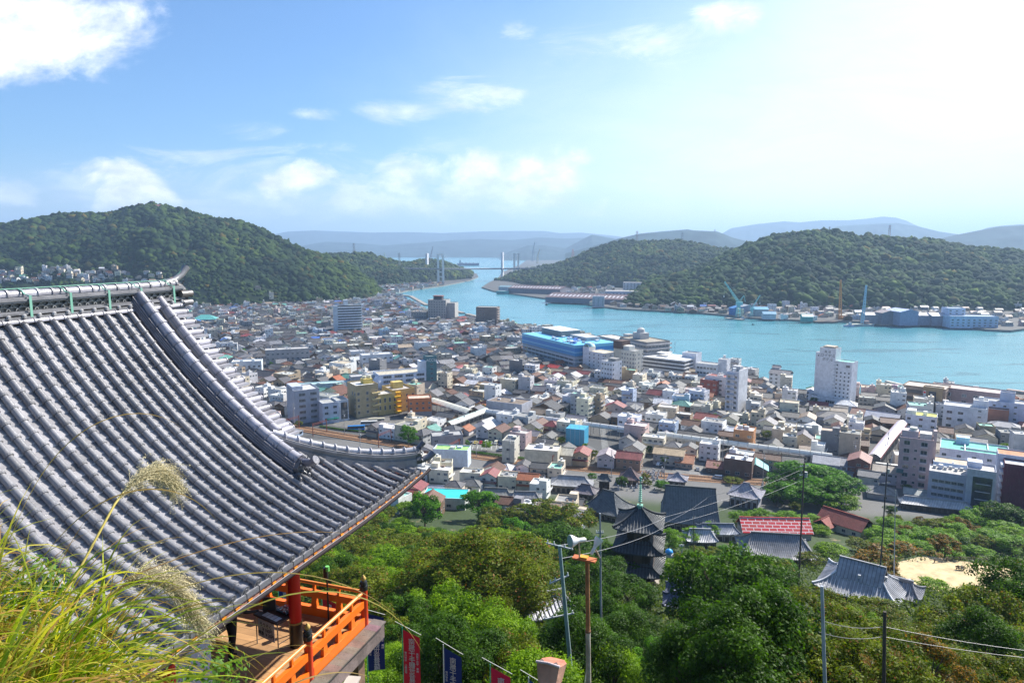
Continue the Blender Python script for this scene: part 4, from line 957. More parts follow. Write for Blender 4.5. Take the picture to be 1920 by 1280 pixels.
k = Mark('office_building', 'grey concrete six-storey block with blank left wall', 'building', 570, 786, 32, anch='the grey concrete block')
k.wing('rooms', 0, 0, 17, 20, 22, (.36, .38, .44), (.42, .42, .42)); k.mb('roof_slope').box(-5, 2, 22, 7, 15, 2.6, 0, (.4, .44, .52), 3)
k.win(0, 0, 17, 20, 'f', 2, 5, 4.6, 2.2, 3.5, 4, a0=-3.2, a1=4.4); k.done()
k = Mark('town_block', 'narrow pale blue three-storey building with a green awning', 'building', 616, 789, 30)
k.wing('rooms', 0, 0, 11, 14, 13.5, (.46, .5, .6)); k.mb('awning').box(1, -7.7, 3, 8, 1.6, .5, 0, (.02, .25, .17), 5); k.win(0, 0, 11, 14, 'f', 2, 3, 2.6, 1.8, 3, 4); k.done()
k = Mark('town_block', 'narrow three-storey building with a tall dark glass front', 'building', 638, 785, 30)
k.wing('rooms', 0, 0, 8, 14, 14, (.5, .54, .6)); k.mb('glass_front').box(1, -7.1, 1.5, 4.5, .3, 11.5, 0, (.02, .06, .07), 4); k.done()
# distance: long slabs and towers on the left and behind
k = Mark('apartment_building', 'white ten-storey apartment slab with balcony rows, alone among low houses', 'building', 653, 624, 20, anch='the white apartment slab')
k.wing('rooms', 0, 0, 38, 14, 38, (.56, .62, .66)); k.mb('stair').box(-2, 4, 38, 6, 6, 8, 0, (.55, .6, .64), 0)
for i in range(10): k.mb('balconies').box(2, -7.9, 3 + i * 3.6, 32, 1.8, 1.5, 0, (.68, .74, .78), 0, bottom=True); k.mb('glazing').box(2, -7.02, 4.6 + i * 3.6, 32, .2, 1.9, 0, (.12, .16, .18), 4)
k.done()
k = Mark('hotel', 'grey eight-storey hotel with stepped wings and dark rooftop sign', 'building', 824, 601, -12, anch='the grey waterfront hotel')
k.wing('rooms', 0, 0, 30, 24, 34, (.34, .33, .32)); k.wing('right_wing', 21, 4, 14, 20, 29, (.4, .39, .37)); k.mb('sign').box(-1, 0, 34, 14, 10, 6, 0, (.06, .05, .06), 0); k.mb('sign').box(-1, 0, 40, 16, 12, .8, 0, (.3, .12, .1), 0)
k.win(0, 0, 30, 24, 'f', 7, 8, 2.2, 1.8, 3, 4); k.done()
k = Mark('apartment_building', 'dark brown square apartment block standing at the water', 'building', 915, 610, -12, anch='the dark brown square block')
k.wing('rooms', 0, 0, 32, 20, 28, (.17, .14, .13)); k.win(0, 0, 32, 20, 'f', 3, 7, 2, 1.6, 3, 3.8, a0=-12, a1=-4)
for i in range(7): k.mb('balconies').box(16.6, 0, 2.4 + i * 3.8, 1.4, 16, 1.3, 0, (.24, .2, .19), 0, bottom=True)
k.done()
for (px, py, yw, w_, d_, h_, wc, rc, lb, rows, cols_) in (
    (788, 600, -12, 26, 14, 14, (.38, .34, .3), (.4, .36, .33), 'low brown grey annex left of the grey waterfront hotel', 3, 6),
    (540, 683, 20, 42, 15, 16, (.36, .34, .34), (.4, .39, .38), 'long grey three-storey school-like block at the left', 3, 9),
    (706, 690, 22, 30, 14, 14, (.6, .62, .66), (.5, .5, .5), 'white block with dark ribbon windows behind the company building', 3, 6),
    (620, 733, 20, 56, 10, 7, (.46, .56, .58), (.36, .5, .5), 'long low pale teal building behind the grey concrete block', 1, 12),
    (682, 728, 22, 22, 12, 11, (.4, .39, .4), (.4, .4, .4), 'grey three-storey block just behind the mustard building', 2, 5),
    (465, 700, 15, 26, 14, 12, (.56, .62, .66), (.5, .5, .5), 'pale two-storey block with rooftop boxes near the tiled roof edge', 2, 6),
    (955, 776, -27, 28, 17, 9.5, (.4, .41, .46), (.17, .13, .1), 'grey hall with a wide brown flat roof beside the arcade', 1, 3),
    (1078, 770, -27, 15, 12, 11, (.66, .67, .72), (.3, .3, .33), 'white house block with pale lit side beside the grey hall', 2, 3),
    (970, 650, -20, 22, 14, 12, (.44, .42, .4), (.4, .42, .46), 'pale grey open parking deck near the blue-banded building', 2, 5),
    (1005, 668, -40, 15, 15, 14, (.5, .5, .33), (.5, .5, .44), 'pale olive square block in front of the blue-banded building', 3, 3),
    (1040, 735, -35, 13, 12, 10, (.68, .6, .64), (.3, .28, .3), 'pale pink house block with a lit side wall', 3, 3),
    (1350, 742, -40, 20, 12, 16, (.68, .66, .66), (.25, .08, .07), 'white four-storey block with maroon rooftop and dark balconies', 4, 4),
    (1310, 762, -38, 12, 10, 12, (.6, .62, .7), (.6, .6, .62), 'white narrow block left of the thin tall apartment house', 3, 3),
    (1332, 742, -38, 14, 10, 13, (.3, .1, .07), (.5, .5, .5), 'brick red block with white roof edge', 3, 3),
    (1405, 712, -38, 13, 10, 10, (.5, .46, .42), (.45, .42, .4), 'beige low block at the water left of the guest house', 2, 3),
    (1230, 800, -27, 12, 10, 9, (.68, .66, .62), (.64, .64, .62), 'cream low block with roof terrace in the arcade quarter', 2, 3),
    (1385, 890, -27, 14, 10, 9, (.16, .1, .08), (.6, .62, .68), 'dark timber block with pale flat roof by the parking lot', 1, 3),
    (1395, 845, -27, 11, 11, 13, (.5, .25, .12), (.5, .46, .44), 'orange brown three-storey block with white awnings', 3, 2),
    (1180, 808, -27, 13, 10, 10, (.66, .68, .76), (.7, .72, .76), 'white two-storey block with a bright roof in the arcade row', 2, 3),
    (1018, 872, -14, 18, 11, 9.5, (.5, .47, .38), (.62, .6, .6), 'weathered cream two-storey shed with white sheet roof beside the railway', 1, 2),
    (958, 862, -14, 7, 12, 12, (.52, .5, .44), (.15, .16, .17), 'narrow cream three-storey house by the parking yard', 2, 1),
    (848, 872, -8, 19, 9, 9.5, (.52, .6, .72), (.3, .55, .16), 'pale blue blank-walled building with lime green roof', 0, 0),
    (838, 838, 12, 18, 11, 8, (.3, .29, .3), (.3, .3, .3), 'grey two-storey concrete house beside the big station tree', 2, 2),
    ):
    k = Mark('town_block', lb, 'building', px, py, yw)
    k.wing('rooms', 0, 0, w_, d_, h_, wc, rc)
    if rows: k.win(0, 0, w_, d_, 'f', cols_, rows, min(2.2, w_ / cols_ * .6), 1.5, 2.4, (h_ - 1.5) / rows); k.win(0, 0, w_, d_, 'r', 2, rows, 1.4, 1.3, 2.4, (h_ - 1.5) / rows)
    rr_ = random.Random(int(px))
    for i in range(3): k.mb(f'roof_unit#{i}').box(rr_.uniform(-.3, .3) * w_, rr_.uniform(-.3, .3) * d_, h_ + .02, rr_.uniform(1, 3), rr_.uniform(1, 2.5), rr_.uniform(.8, 2.4), 0, rr_.choice([(.5, .5, .5), (.68, .68, .68), wc]), 0)
    k.done()
# gabled houses that stand out
for (px, py, yw, w_, d_, fl, kind, wc, rc, tile, lb) in (
    (1080, 802, -27, 12, 10, 2, 'gable', (.68, .7, .74), (.16, .16, .19), True, 'white gabled house with bright right gable beside the arcade'),
    (1416, 885, -20, 12, 11, 1, 'gabley', (.2, .18, .17), (.16, .42, .40), False, 'dark house with a turquoise gabled roof by the parking lot'),
    (1180, 876, -20, 13, 10, 2, 'gable', (.28, .2, .15), (.2, .06, .055), False, 'brown house with dark red gabled roof by the lane'),
    (1352, 884, -22, 14, 10, 1, 'gable', (.14, .1, .08), (.26, .1, .08), True, 'low timber house with a reddish brown roof beside the lane'),
    (1090, 868, -16, 9, 11, 2, 'gabley', (.45, .36, .25), (.24, .07, .06), True, 'ochre two-storey house with dark red roof in the railway row'),
    (1062, 868, -16, 8, 11, 2, 'gable', (.4, .36, .3), (.4, .37, .3), False, 'tan house with beige sheet roof in the railway row'),
    (1138, 872, -16, 9, 11, 2, 'gabley', (.5, .46, .48), (.34, .29, .3), True, 'pinkish roofed two-storey house with green shop front'),
    (1255, 868, -22, 16, 10, 2, 'gable', (.4, .38, .36), (.45, .33, .2), True, 'tan roofed two-storey house on the corner of the lane'),
    (1285, 872, -22, 9, 12, 1, 'gable', (.4, .3, .24), (.36, .14, .07), True, 'orange tiled low house left of the striped parking lane'),
    (1385, 822, -38, 15, 15, 1, 'gable', (.4, .4, .42), (.62, .63, .66), False, 'hall with a wide bright white roof below the thin apartment house'),
    (1325, 800, -34, 14, 12, 2, 'gable', (.5, .42, .25), (.22, .05, .04), True, 'cream house with a deep red roof in the arcade quarter'),
    (1225, 710, -38, 17, 10, 2, 'gable', (.46, .46, .48), (.24, .25, .28), True, 'grey tiled long house near the banded slab'),
    (1040, 700, -40, 12, 9, 2, 'gable', (.64, .6, .45), (.38, .05, .04), False, 'cream house with a bright red roof in front of the blue-banded building'),
    (1012, 700, -40, 12, 10, 2, 'gable', (.35, .3, .26), (.42, .07, .03), False, 'house with vivid orange-red roof near the olive block'),
    (1118, 738, -38, 10, 9, 2, 'gable', (.3, .36, .42), (.2, .21, .22), True, 'blue-grey gabled house with lit gable in the middle of town'),
    (818, 930, -5, 14, 9, 1, 'gable', (.12, .1, .09), (.2, .23, .3), True, 'dark house with a blue-grey roof beside the turquoise court'),
    (1520, 812, -36, 13, 10, 1, 'gabley', (.5, .5, .5), (.62, .62, .66), False, 'low house with a bright white gabled roof below the hotel'),
    (1655, 790, -38, 20, 14, 1, 'gable', (.3, .28, .3), (.28, .30, .38), True, 'broad hall with slate blue roof below the brown waterfront block'),
    (1620, 784, -38, 15, 14, 1, 'gable', (.2, .14, .12), (.2, .09, .07), True, 'broad hall with red brown roof beside the hotel'),
    (1610, 892, -31, 10, 13, 3, 'gabley', (.22, .1, .08), (.28, .15, .13), True, 'tall brick red house with a pinkish roof'),
    (1548, 885, -27, 12, 12, 2, 'gable', (.4, .4, .46), (.3, .31, .35), True, 'grey two-storey house with balcony rows above the big tree'),
    (1576, 888, -27, 12, 11, 2, 'gable', (.44, .44, .5), (.24, .24, .27), True, 'grey house with pale balconies beside the brick red house'),
    (1668, 903, -30, 15, 10, 2, 'gable', (.5, .5, .56), (.4, .34, .28), True, 'white house with sandy brown roof left of the pinkish apartment tower'),
    (1652, 932, -26, 12, 10, 1, 'hip', (.4, .4, .44), (.2, .2, .2), True, 'grey hipped house at the lane end below the pinkish apartment tower'),
    (1715, 935, -30, 9, 7, 1, 'gable', (.4, .4, .4), (.3, .32, .3), False, 'low shed with flat green-grey roof by the tower yard'),
    (1628, 912, -30, 9, 8, 2, 'gable', (.5, .48, .44), (.16, .16, .17), True, 'narrow grey roofed house below the brick red house'),
    (1880, 770 + 45, -36, 16, 10, 2, 'hip', (.5, .52, .58), (.3, .3, .33), True, 'hipped grey house near the right edge'),
    ):
    p = gp(px, py, 3); rr_ = random.Random(int(px * 7 + py)); occ_add(p[0], p[1], w_ + 1, d_ + 1, R(yw))
    o = make_house(dict(x=p[0], y=p[1], z=3.0, yaw=R(yw), w=w_, d=d_, fl=fl, kind=kind, wc=wc, rc=rc, tile=tile, fh=3.0, maxwin=14), rr_)
    tag(o, lb, 'house', 'houses of the harbour town')
# house wrapped in bright blue scaffold net
k = Mark('scaffolded_house', 'house wrapped in bright blue scaffold sheeting with a flat top', 'building', 1082, 832, -20, anch='the blue-wrapped house')
k.wing('walls', 0, 0, 10, 9, 9, (.3, .3, .3)); k.mb('blue_sheeting').box(0, 0, .5, 11.4, 10.4, 10.0, 0, (.05, .33, .52), 5)
for i in range(5):
    for q_ in (-5.8, 5.8): k.mb('scaffold_poles').tube((-5.6 + i * 2.8, q_ * .93, 0), (-5.6 + i * 2.8, q_ * .93, 12.8), .08, 5, (.5, .6, .65), 5)
k.done()
# turquoise roofed court by the slope
k = Mark('hall', 'low hall with a bright turquoise flat roof half hidden by trees', 'building', 836, 950, -6, z=8.0, anch='the turquoise flat roof')
k.wing('walls', 0, 0, 19, 12, 6, (.5, .52, .5), (.02, .48, .50), ph=.35); k.win(0, 0, 19, 12, 'f', 4, 1, 2, 1.4, 3, 3); k.done()
# arcade roofs: long pale barrel running through the houses
def arcade(name, label, pts, w_, c, h_=7.5, ribs=True, hole=True):
    P_ = [gp(px, py, 3.0) for px, py in pts]; rt = empty(name, (P_[0][0], P_[0][1], 3), 0, label=label, cat='arcade')
    rb, wb = MB(), MB(); o = P_[0]
    for a_, b_ in zip(P_[:-1], P_[1:]):
        d_ = (b_ - a_); L = np.hypot(d_[0], d_[1]); yw = math.atan2(d_[1], d_[0]); occ_add((a_[0] + b_[0]) / 2, (a_[1] + b_[1]) / 2, L + 1, w_ + 2, yw)
        t = MB(); n = 6
        pr = [(-w_ / 2 + w_ * i / n, h_ - 1.3 + 1.6 * math.sin(math.pi * i / n)) for i in range(n + 1)]
        m = max(1, int(L / 5))
        for j in range(m):
            x0, x1 = j * L / m, (j + 1) * L / m - .25
            for i in range(n):
                cc = c if i % 2 == 0 or not ribs else tuple(v * .93 for v in c)
                t.add([(x0, pr[i][0], pr[i][1]), (x1, pr[i][0], pr[i][1]), (x1, pr[i + 1][0], pr[i + 1][1]), (x0, pr[i + 1][0], pr[i + 1][1])], [(0, 1, 2, 3)], cc, 5)
        merge(rb, t, (a_[0] - o[0], a_[1] - o[1], 0), yw); t = MB()
        for s_ in (-1, 1): t.box(L / 2, s_ * w_ / 2, h_ - 2.2, L, .3, .9, 0, (.25, .1, .09) if ribs else (.5, .5, .48), 0, bottom=True)
        for j in range(m + 1):
            for s_ in (-1, 1): t.tube((j * L / m, s_ * w_ / 2, 0), (j * L / m, s_ * w_ / 2, h_ - 2), .15, 4, (.3, .3, .3), 5)
        merge(wb, t, (a_[0] - o[0], a_[1] - o[1], 0), yw)
    rb.build('roof', TOWN, rt); wb.build('frame', TOWN, rt)
arcade('arcade', 'long white arcade roof running rightward through the middle of the near town', [(912, 787), (1010, 800), (1110, 814), (1210, 828)], 4.2, (.66, .64, .6), ribs=False)
arcade('arcade', 'white flat arcade roof continuing rightward past the deep red roofed house', [(1232, 832), (1330, 845), (1440, 860), (1560, 876)], 4.2, (.68, .66, .58), ribs=False)
arcade('arcade', 'glazed barrel arcade roof with maroon edges climbing toward the brown waterfront block', [(1637, 884), (1662, 850), (1690, 815)], 6, (.62, .56, .62), h_=9.5)
arcade('arcade', 'pale arcade roof stretch between the brick red house and ribbon-window office', [(1640, 893), (1760, 908)], 5.5, (.66, .64, .58), ribs=False)
arcade('station_canopy', 'long pale green station canopy sloping toward the arcade', [(840, 808), (912, 780)], 6, (.42, .5, .46), h_=6, ribs=False)
arcade('platform_roof', 'ridged cream canopy over the platform right of the orange building', [(812, 766), (884, 790)], 8, (.6, .58, .48), h_=8, ribs=False)
# ---------------------------------------------------------------- the temple hall in front: local axes x = down the slope (b), y = along the ridge (a)
PHI = math.atan(436 / 1280 * math.cos(PITCH))
HO = (-11.0, 8.0, -9.0)
hc, hs = math.cos(-PHI), math.sin(-PHI)
def hw(b_, a_, z_): return (b_ * hc - a_ * hs, b_ * hs + a_ * hc, CZ + z_)
hall = empty('temple_hall', hw(*HO), -PHI, label='temple hall with curved grey tiled roof above a vermilion railed deck', cat='temple hall')
anchor('the temple hall roof', hw(-9, 10, -4.5))
BR, BE = -13.1, -7.4        # ridge foot and eave
AE = 14.9; AG = 12.85       # far eave, gable verge
def zs(b_): s = b_ - BR; return -1.46 - 1.15 * s + 0.076 * s * s
def lift(a_, b_): return 0.12 * max(0, (a_ - 12.2) / 2.7) ** 2 * max(0, (b_ + 10.2) / 2.8)
def surf(a_, b_): return zs(b_) + lift(a_, b_)
def slope_pts(b0, b1, step):
    """points down the slope at equal arc length"""
    out = [b0]; b_ = b0
    while b_ < b1 - 1e-6:
        k = -1.15 + 0.152 * (b_ - BR); b_ = min(b1, b_ + step / math.sqrt(1 + k * k)); out.append(b_)
    return out
def tile_extra(t, base, tcn, p):
    n = t.noise(tcn.outputs['Object'], 1.1, 6, 0.7); n2 = t.noise(tcn.outputs['Object'], 9.0, 4, 0.7)
    base = t.mix(t.m('MULTIPLY', t.ss(n, 0.52, 0.72), 0.55), base, (0.085, 0.09, 0.10, 1))
    base = t.mix(t.m('MULTIPLY', t.ss(n2, 0.6, 0.78), 0.35), base, (0.22, 0.2, 0.16, 1))
    t.put(p, 'Roughness', t.m('ADD', t.m('MULTIPLY', n2, 0.3), 0.2)); return base
M['gutter'] = mat('gutter_paint', attr=True, rough=.75, var=.1, spec=.2)
M['itile'] = mat('fired_roof_tile', attr=True, rough=0.36, var=0.1, vscale=5, spec=0.7, extra=tile_extra, bump=0.12, bscale=25)
def tcol(r, base=(.205, .2, .208), a=.2):
    k = r.uniform(1 - a, 1 + a) * (0.72 if r.random() < .05 else 1); return tuple(v * k for v in base)
r = random.Random(5)
def round_row(b, pts, rad=.064, seg=8, base=(.205, .2, .21), up=.02, lip=.012, full=False):
    """half round tiles: one lipped, slightly tapered half pipe per course"""
    for i in range(len(pts) - 1):
        p, q = Vector(pts[i]), Vector(pts[i + 1]); d = (q - p).normalized()
        side = d.cross(Vector((0, 0, 1))).normalized(); nrm = side.cross(d).normalized()
        if nrm.z < 0: nrm = -nrm
        vs = []; c = tcol(r, base)
        wob = side * r.uniform(-.004, .004) + nrm * r.uniform(-.003, .003)
        a0, a1 = (-.25, math.pi + .25)
        for (o, rr_) in ((p - d * .01, rad * .93), (q - d * .045, rad), (q - d * .045, rad + lip), (q, rad + lip), (q, rad * .8)):
            for k in range(seg + 1):
                t_ = a0 + (a1 - a0) * k / seg; vs.append(tuple(o + wob + side * (math.cos(t_) * rr_) + nrm * (math.sin(t_) * rr_ + up)))
        m = seg + 1; fs = []
        for j in range(4):
            for k in range(seg): fs.append((j * m + k, j * m + k + 1, (j + 1) * m + k + 1, (j + 1) * m + k))
        b.add(vs, fs[:seg], c, 0, True); b.add(vs, fs[seg:], tuple(v * .82 for v in c), 0, False)
flat, rows_ = MB(), MB()
A0 = 9.05; SP = 0.302
for k in range(-19, 20):
    a_ = A0 + SP * k
    if a_ > AE - .12: continue
    hipb = a_ - 22.3
    bstart = BR + .05 if a_ < AG else max(BR, hipb + .12)
    # round row
    if a_ < AG or hipb < BE - .2:
        bp = slope_pts(bstart, BE, .30) if bstart < BE - .05 else []
        if len(bp) > 1 and bp[-1] - bp[-2] < .08: bp.pop(-2)
        pts = [(b_, a_, surf(a_, b_) + .035) for b_ in bp]
        if len(pts) > 1:
            round_row(rows_, pts)
            if a_ < AG:  # rounded top end
                p0 = Vector(pts[0]); rows_.path([tuple(p0 + Vector((-.07, 0, .05))), tuple(p0 + Vector((-.03, 0, .035))), tuple(p0 + Vector((.03, 0, .0)))], .08, 8, tcol(r), 0, radii=[.03, .07, .082])
            # eave disc with a raised rim
            e = Vector(pts[-1]); dd = Vector((.95, 0, -.3)).normalized(); c = tcol(r, (.13, .13, .15))
            rows_.tube(e + dd * -.02 + Vector((0, 0, .02)), e + dd * .012 + Vector((0, 0, .02)), .098, 14, c, 0); rows_.tube(e + dd * .012 + Vector((0, 0, .02)), e + dd * .022 + Vector((0, 0, .02)), .05, 10, tuple(v * .7 for v in c), 0)
            rows_.tube((e.x - .12, e.y, e.z + .105), (e.x - .12, e.y, e.z + .118), .012, 6, (.03, .03, .03), 0)
    # flat tiles between this row and the next
    a1, a2 = a_ + .02, a_ + SP - .02
    am = (a1 + a2) / 2
    if am > AE - .1: continue
    bs = BR if am < AG else max(BR, am - 22.3)
    bp = slope_pts(bs, BE, .152)
    for i in range(len(bp) - 1):
        b0, b1 = bp[i], bp[i + 1]; c = tcol(r, (.27, .26, .27), .18); t0, t1 = .002, .03; n = 4; vs = []
        sh = r.uniform(-.004, .004)
        for (bb, tt) in ((b0, t0), (b1 + .006, t1), (b1 + .006, 0)):
            for j in range(n + 1):
                x_ = j / n; sagz = -.02 * math.sin(math.pi * x_)
                vs.append((bb + sh, a1 + (a2 - a1) * x_, surf(am, bb) + tt + (sagz if tt or 1 else 0)))
        m = n + 1; fs = [(j * m + q, (j + 1) * m + q, (j + 1) * m + q + 1, j * m + q + 1) for j in range(2) for q in range(n)]
        flat.add(vs, fs[:n], c, 0, True); flat.add(vs, fs[n:], tuple(v * 1.7 for v in c), 0, False)  # front edges coloured brighter, sun glint painted in
    # eave pendant of the flat tile
    z_ = surf(am, BE); flat.box(BE + .02, am, z_ - .075, .03, a2 - a1 + .02, .085, 0, (.14, .14, .155), 0, bottom=True)
H = {}
H['flat'] = flat.build('flat_tiles', M['itile'], hall, origin=HO); H['rows'] = rows_.build('round_tiles', M['itile'], hall, origin=HO)
# rear slope and the far hip slope: same tiles, laid simply, with round rows
b = MB()
for side in (0, 1):
    if side == 0:   # mirror slope behind the ridge
        for k in range(-19, 14):
            a_ = A0 + SP * k; bp = slope_pts(BR + .0, BE, .6)
            for i in range(len(bp) - 1):
                m0, m1 = -26.8 - bp[i], -26.8 - bp[i + 1]
                b.quad((m1, a_, zs(bp[i + 1])), (m0, a_, zs(bp[i])), (m0, a_ + SP, zs(bp[i])), (m1, a_ + SP, zs(bp[i + 1])), tcol(r), 0)
            round_row(b, [(-26.8 - q, a_, zs(q) + .03) for q in bp], seg=4)
    else:
        for k in range(-1, 42):
            b_ = BE - .2 - SP * k
            if b_ > BE: continue
            ah = max(b_ + 22.3, -26.8 - b_ + 22.3 - 0.0) if b_ < -13.4 else b_ + 22.3
            ah = max(ah, 12.35)
            if ah > AE - .1: continue
            n = max(1, int((AE - ah) / .5))
            q = [ah + (AE - ah) * i / n for i in range(n + 1)]
            for i in range(n): b.quad((b_ - SP, q[i], zs(q[i] - 22.3)), (b_, q[i], zs(q[i] - 22.3)), (b_, q[i + 1], zs(q[i + 1] - 22.3)), (b_ - SP, q[i + 1], zs(q[i + 1] - 22.3)), tcol(r), 0)
            round_row(b, [(b_, v, zs(v - 22.3) + .03) for v in q], seg=4)
b.build('rear_slopes', M['itile'], hall, origin=HO)
# verge: rows of short pipes pointing out of the gable, and the row beside them
b = MB(); pts = [(q, AG - .1, zs(q) + .1) for q in slope_pts(BR - .12, -9.98, .30)]; round_row(b, pts, rad=.105, seg=9, base=(.3, .29, .33))
p = Vector(pts[-1]); b.path([tuple(p + Vector((-.02, 0, 0))), tuple(p + Vector((.14, 0, -.08))), tuple(p + Vector((.17, 0, -.1)))], .1, 8, tcol(r), 0, radii=[.1, .1, .07])
for q in slope_pts(BR + .1, -10.05, .325):
    z_ = zs(q) + .01; b.tube((q, AG, z_ + .02), (q, AG + .48, z_), .078, 10, tcol(r, (.32, .31, .35)), 0); b.tube((q, AG + .48, z_), (q, AG + .5, z_), .092, 12, tcol(r, (.25, .24, .27)), 0)
    b.box(q + .16, AG + .22, z_ - .1, .17, .46, .06, 0, tcol(r, (.33, .32, .35)), 0, bottom=True)
q = slope_pts(BR, -9.9, .3)
for i in range(len(q) - 1): b.quad((q[i], AG, zs(q[i]) - .06), (q[i + 1], AG, zs(q[i + 1]) - .06), (q[i + 1], AG + .42, zs(q[i + 1]) - .1), (q[i], AG + .42, zs(q[i]) - .1), (.25, .24, .27), 0)
b.build('verge_tiles', M['itile'], hall, origin=HO)
# gable wall and barge board
b = MB()
for sgn in (1, -1):
    f_ = (lambda x: x) if sgn == 1 else (lambda x: -26.8 - x)
    for i in range(len(q) - 1):
        b.add([(f_(q[i]), AG + .3, zs(q[i]) - .12), (f_(q[i + 1]), AG + .3, zs(q[i + 1]) - .12), (f_(q[i + 1]), AG + .3, zs(q[i + 1]) - .42), (f_(q[i]), AG + .3, zs(q[i]) - .42)], [(0, 1, 2, 3)] if sgn < 0 else [(3, 2, 1, 0)], (.35, .05, .02), 0)
        b.add([(f_(q[i]), AG - .25, zs(q[i]) - .1), (f_(q[i + 1]), AG - .25, zs(q[i + 1]) - .1), (f_(q[i + 1]), AG - .25, -4.6), (f_(q[i]), AG - .25, -4.6)], [(0, 1, 2, 3)] if sgn < 0 else [(3, 2, 1, 0)], (.5, .48, .44), 0)
b.build('gable', M['wall'], hall, origin=HO)

def ridge_body(b, pts, w_, layers, base=(.2, .195, .215)):
    """courses of flat ridge tiles along a curved line; layers = [(z0, z1, extra width)]"""
    for li, (z0, z1, ex) in enumerate(layers):
        for i in range(len(pts) - 1):
            p, q_ = Vector(pts[i]), Vector(pts[i + 1]); d = q_ - p; side = Vector((d.y, -d.x, 0)).normalized() * (w_ / 2 + ex)
            c = tcol(r, base, .1)
            A = [p + side, q_ + side, q_ - side, p - side]; z_ = [Vector((0, 0, z0)), Vector((0, 0, z1))]
            vs = [tuple(v + z_[0]) for v in A] + [tuple(v + z_[1]) for v in A]
            b.add(vs, [(0, 1, 5, 4), (2, 3, 7, 6), (4, 5, 6, 7), (3, 2, 1, 0), (1, 2, 6, 5), (3, 0, 4, 7)], c, 0)
# descending ridge
ka = 12.12
kp = [(q, ka, zs(q)) for q in slope_pts(BR - .05, -8.98, .31)]
b = MB(); ridge_body(b, kp, .30, [(-.05, .12, .05), (.12, .17, .09), (.17, .22, .06), (.22, .27, .04), (.27, .315, .02)], (.17, .165, .19))
kr = b.build('descending_ridge', M['itile'], hall, origin=HO)
b = MB(); round_row(b, [(x, y, z + .33) for x, y, z in kp], rad=.115, seg=10, base=(.33, .32, .36), lip=.016)
for p in kp[1:]: b.path([(p[0] - .06, p[1] + .125 * math.cos(t_), p[2] + .355 + .125 * math.sin(t_)) for t_ in np.linspace(-.2, math.pi + .2, 9)], .012, 5, (.2, .19, .22), 0)
b.build('ridge_cap', M['itile'], kr, origin=HO)
e = Vector(kp[-1])
b = MB(); b.path([(e.x - .12, ka, e.z + .36), (e.x + .12, ka, e.z + .3), (e.x + .3, ka, e.z + .31), (e.x + .44, ka, e.z + .40)], .09, 10, (.1, .1, .13), 0, radii=[.105, .085, .08, .1])
b.path([(e.x - .1, ka + .17, e.z + .06), (e.x + .05, ka + .17, e.z + .02), (e.x + .1, ka + .17, e.z + .02)], .07, 8, (.25, .24, .26), 0)
b.path([(e.x - .1, ka - .17, e.z + .06), (e.x + .05, ka - .17, e.z + .02), (e.x + .1, ka - .17, e.z + .02)], .07, 8, (.25, .24, .26), 0)
b.build('end_horn', M['itile'], kr, origin=HO)
def onigawara(b, c_, dirx, s=1.0, base=(.09, .09, .1)):
    """demon-face end tile: plate with scrolls, brow, nose and horns"""
    d = Vector(dirx).normalized(); sd_ = Vector((-d.y, d.x, 0)); c_ = Vector(c_); up = Vector((0, 0, 1))
    pr = [(-.24, -.12), (-.27, .02), (-.2, .12), (-.22, .24), (-.1, .36), (0, .42), (.1, .36), (.22, .24), (.2, .12), (.27, .02), (.24, -.12)]
    f_ = [c_ + sd_ * (x * s) + up * (y * s) + d * .05 for x, y in pr]; g_ = [v - d * .11 for v in f_]; n = len(pr)
    b.add([tuple(v) for v in f_ + g_], [tuple(range(n))[::-1], tuple(range(n, 2 * n))] + [(i, (i + 1) % n, n + (i + 1) % n, n + i) for i in range(n)], base, 0)
    for sx in (-1, 1):
        for (x, y, rr_) in ((.17, -.04, .075), (.2, .1, .055), (.09, .14, .04), (.13, .27, .045)):
            p = c_ + sd_ * (sx * x * s) + up * (y * s) + d * .07; b.tube(p, p + d * .04, rr_ * s, 9, base, 0, r2=rr_ * s * .6)
        p = c_ + sd_ * (sx * .06 * s) + up * (.28 * s) + d * .05; b.tube(p, p + sd_ * (sx * .1 * s) + up * (.17 * s) + d * .04, .028 * s, 6, base, 0, r2=.006)
    p = c_ + up * (.08 * s) + d * .06; b.tube(p, p + d * .07 + up * -.02, .05 * s, 8, base, 0, r2=.02)
b = MB(); onigawara(b, (e.x + .06, ka, e.z + .0), (1, 0, 0), .95); b.build('demon_tile', M['itile'], kr, origin=HO)
# corner ridge
cp = []
for i in range(13):
    t_ = i / 12; a_ = 12.42 + (14.78 - 12.42) * t_; b_ = a_ - 22.3; cp.append((b_, a_, surf(a_, b_) + .18 * t_ ** 3))
b = MB(); ridge_body(b, cp, .2, [(-.12, .08, .07), (.08, .17, .03), (.17, .205, .07), (.205, .24, .045)], (.24, .235, .25)); cr = b.build('corner_ridge', M['itile'], hall, origin=HO)
b = MB(); round_row(b, [(x, y, z + .25) for x, y, z in cp], rad=.075, seg=9, base=(.42, .41, .44), lip=.014)
for p in cp[1:-1]: b.path([(p[0] + .09 * math.cos(t_) * .707, p[1] - .09 * math.cos(t_) * .707, p[2] + .275 + .092 * math.sin(t_)) for t_ in np.linspace(-.5, math.pi + .5, 9)], .018, 6, (.36, .35, .38), 0)
b.build('ridge_cap', M['itile'], cr, origin=HO)
e = Vector(cp[-1]); b = MB(); onigawara(b, (e.x + .03, e.y + .03, e.z + .04), (1, 1, 0), .72); b.build('demon_tile', M['itile'], cr, origin=HO)
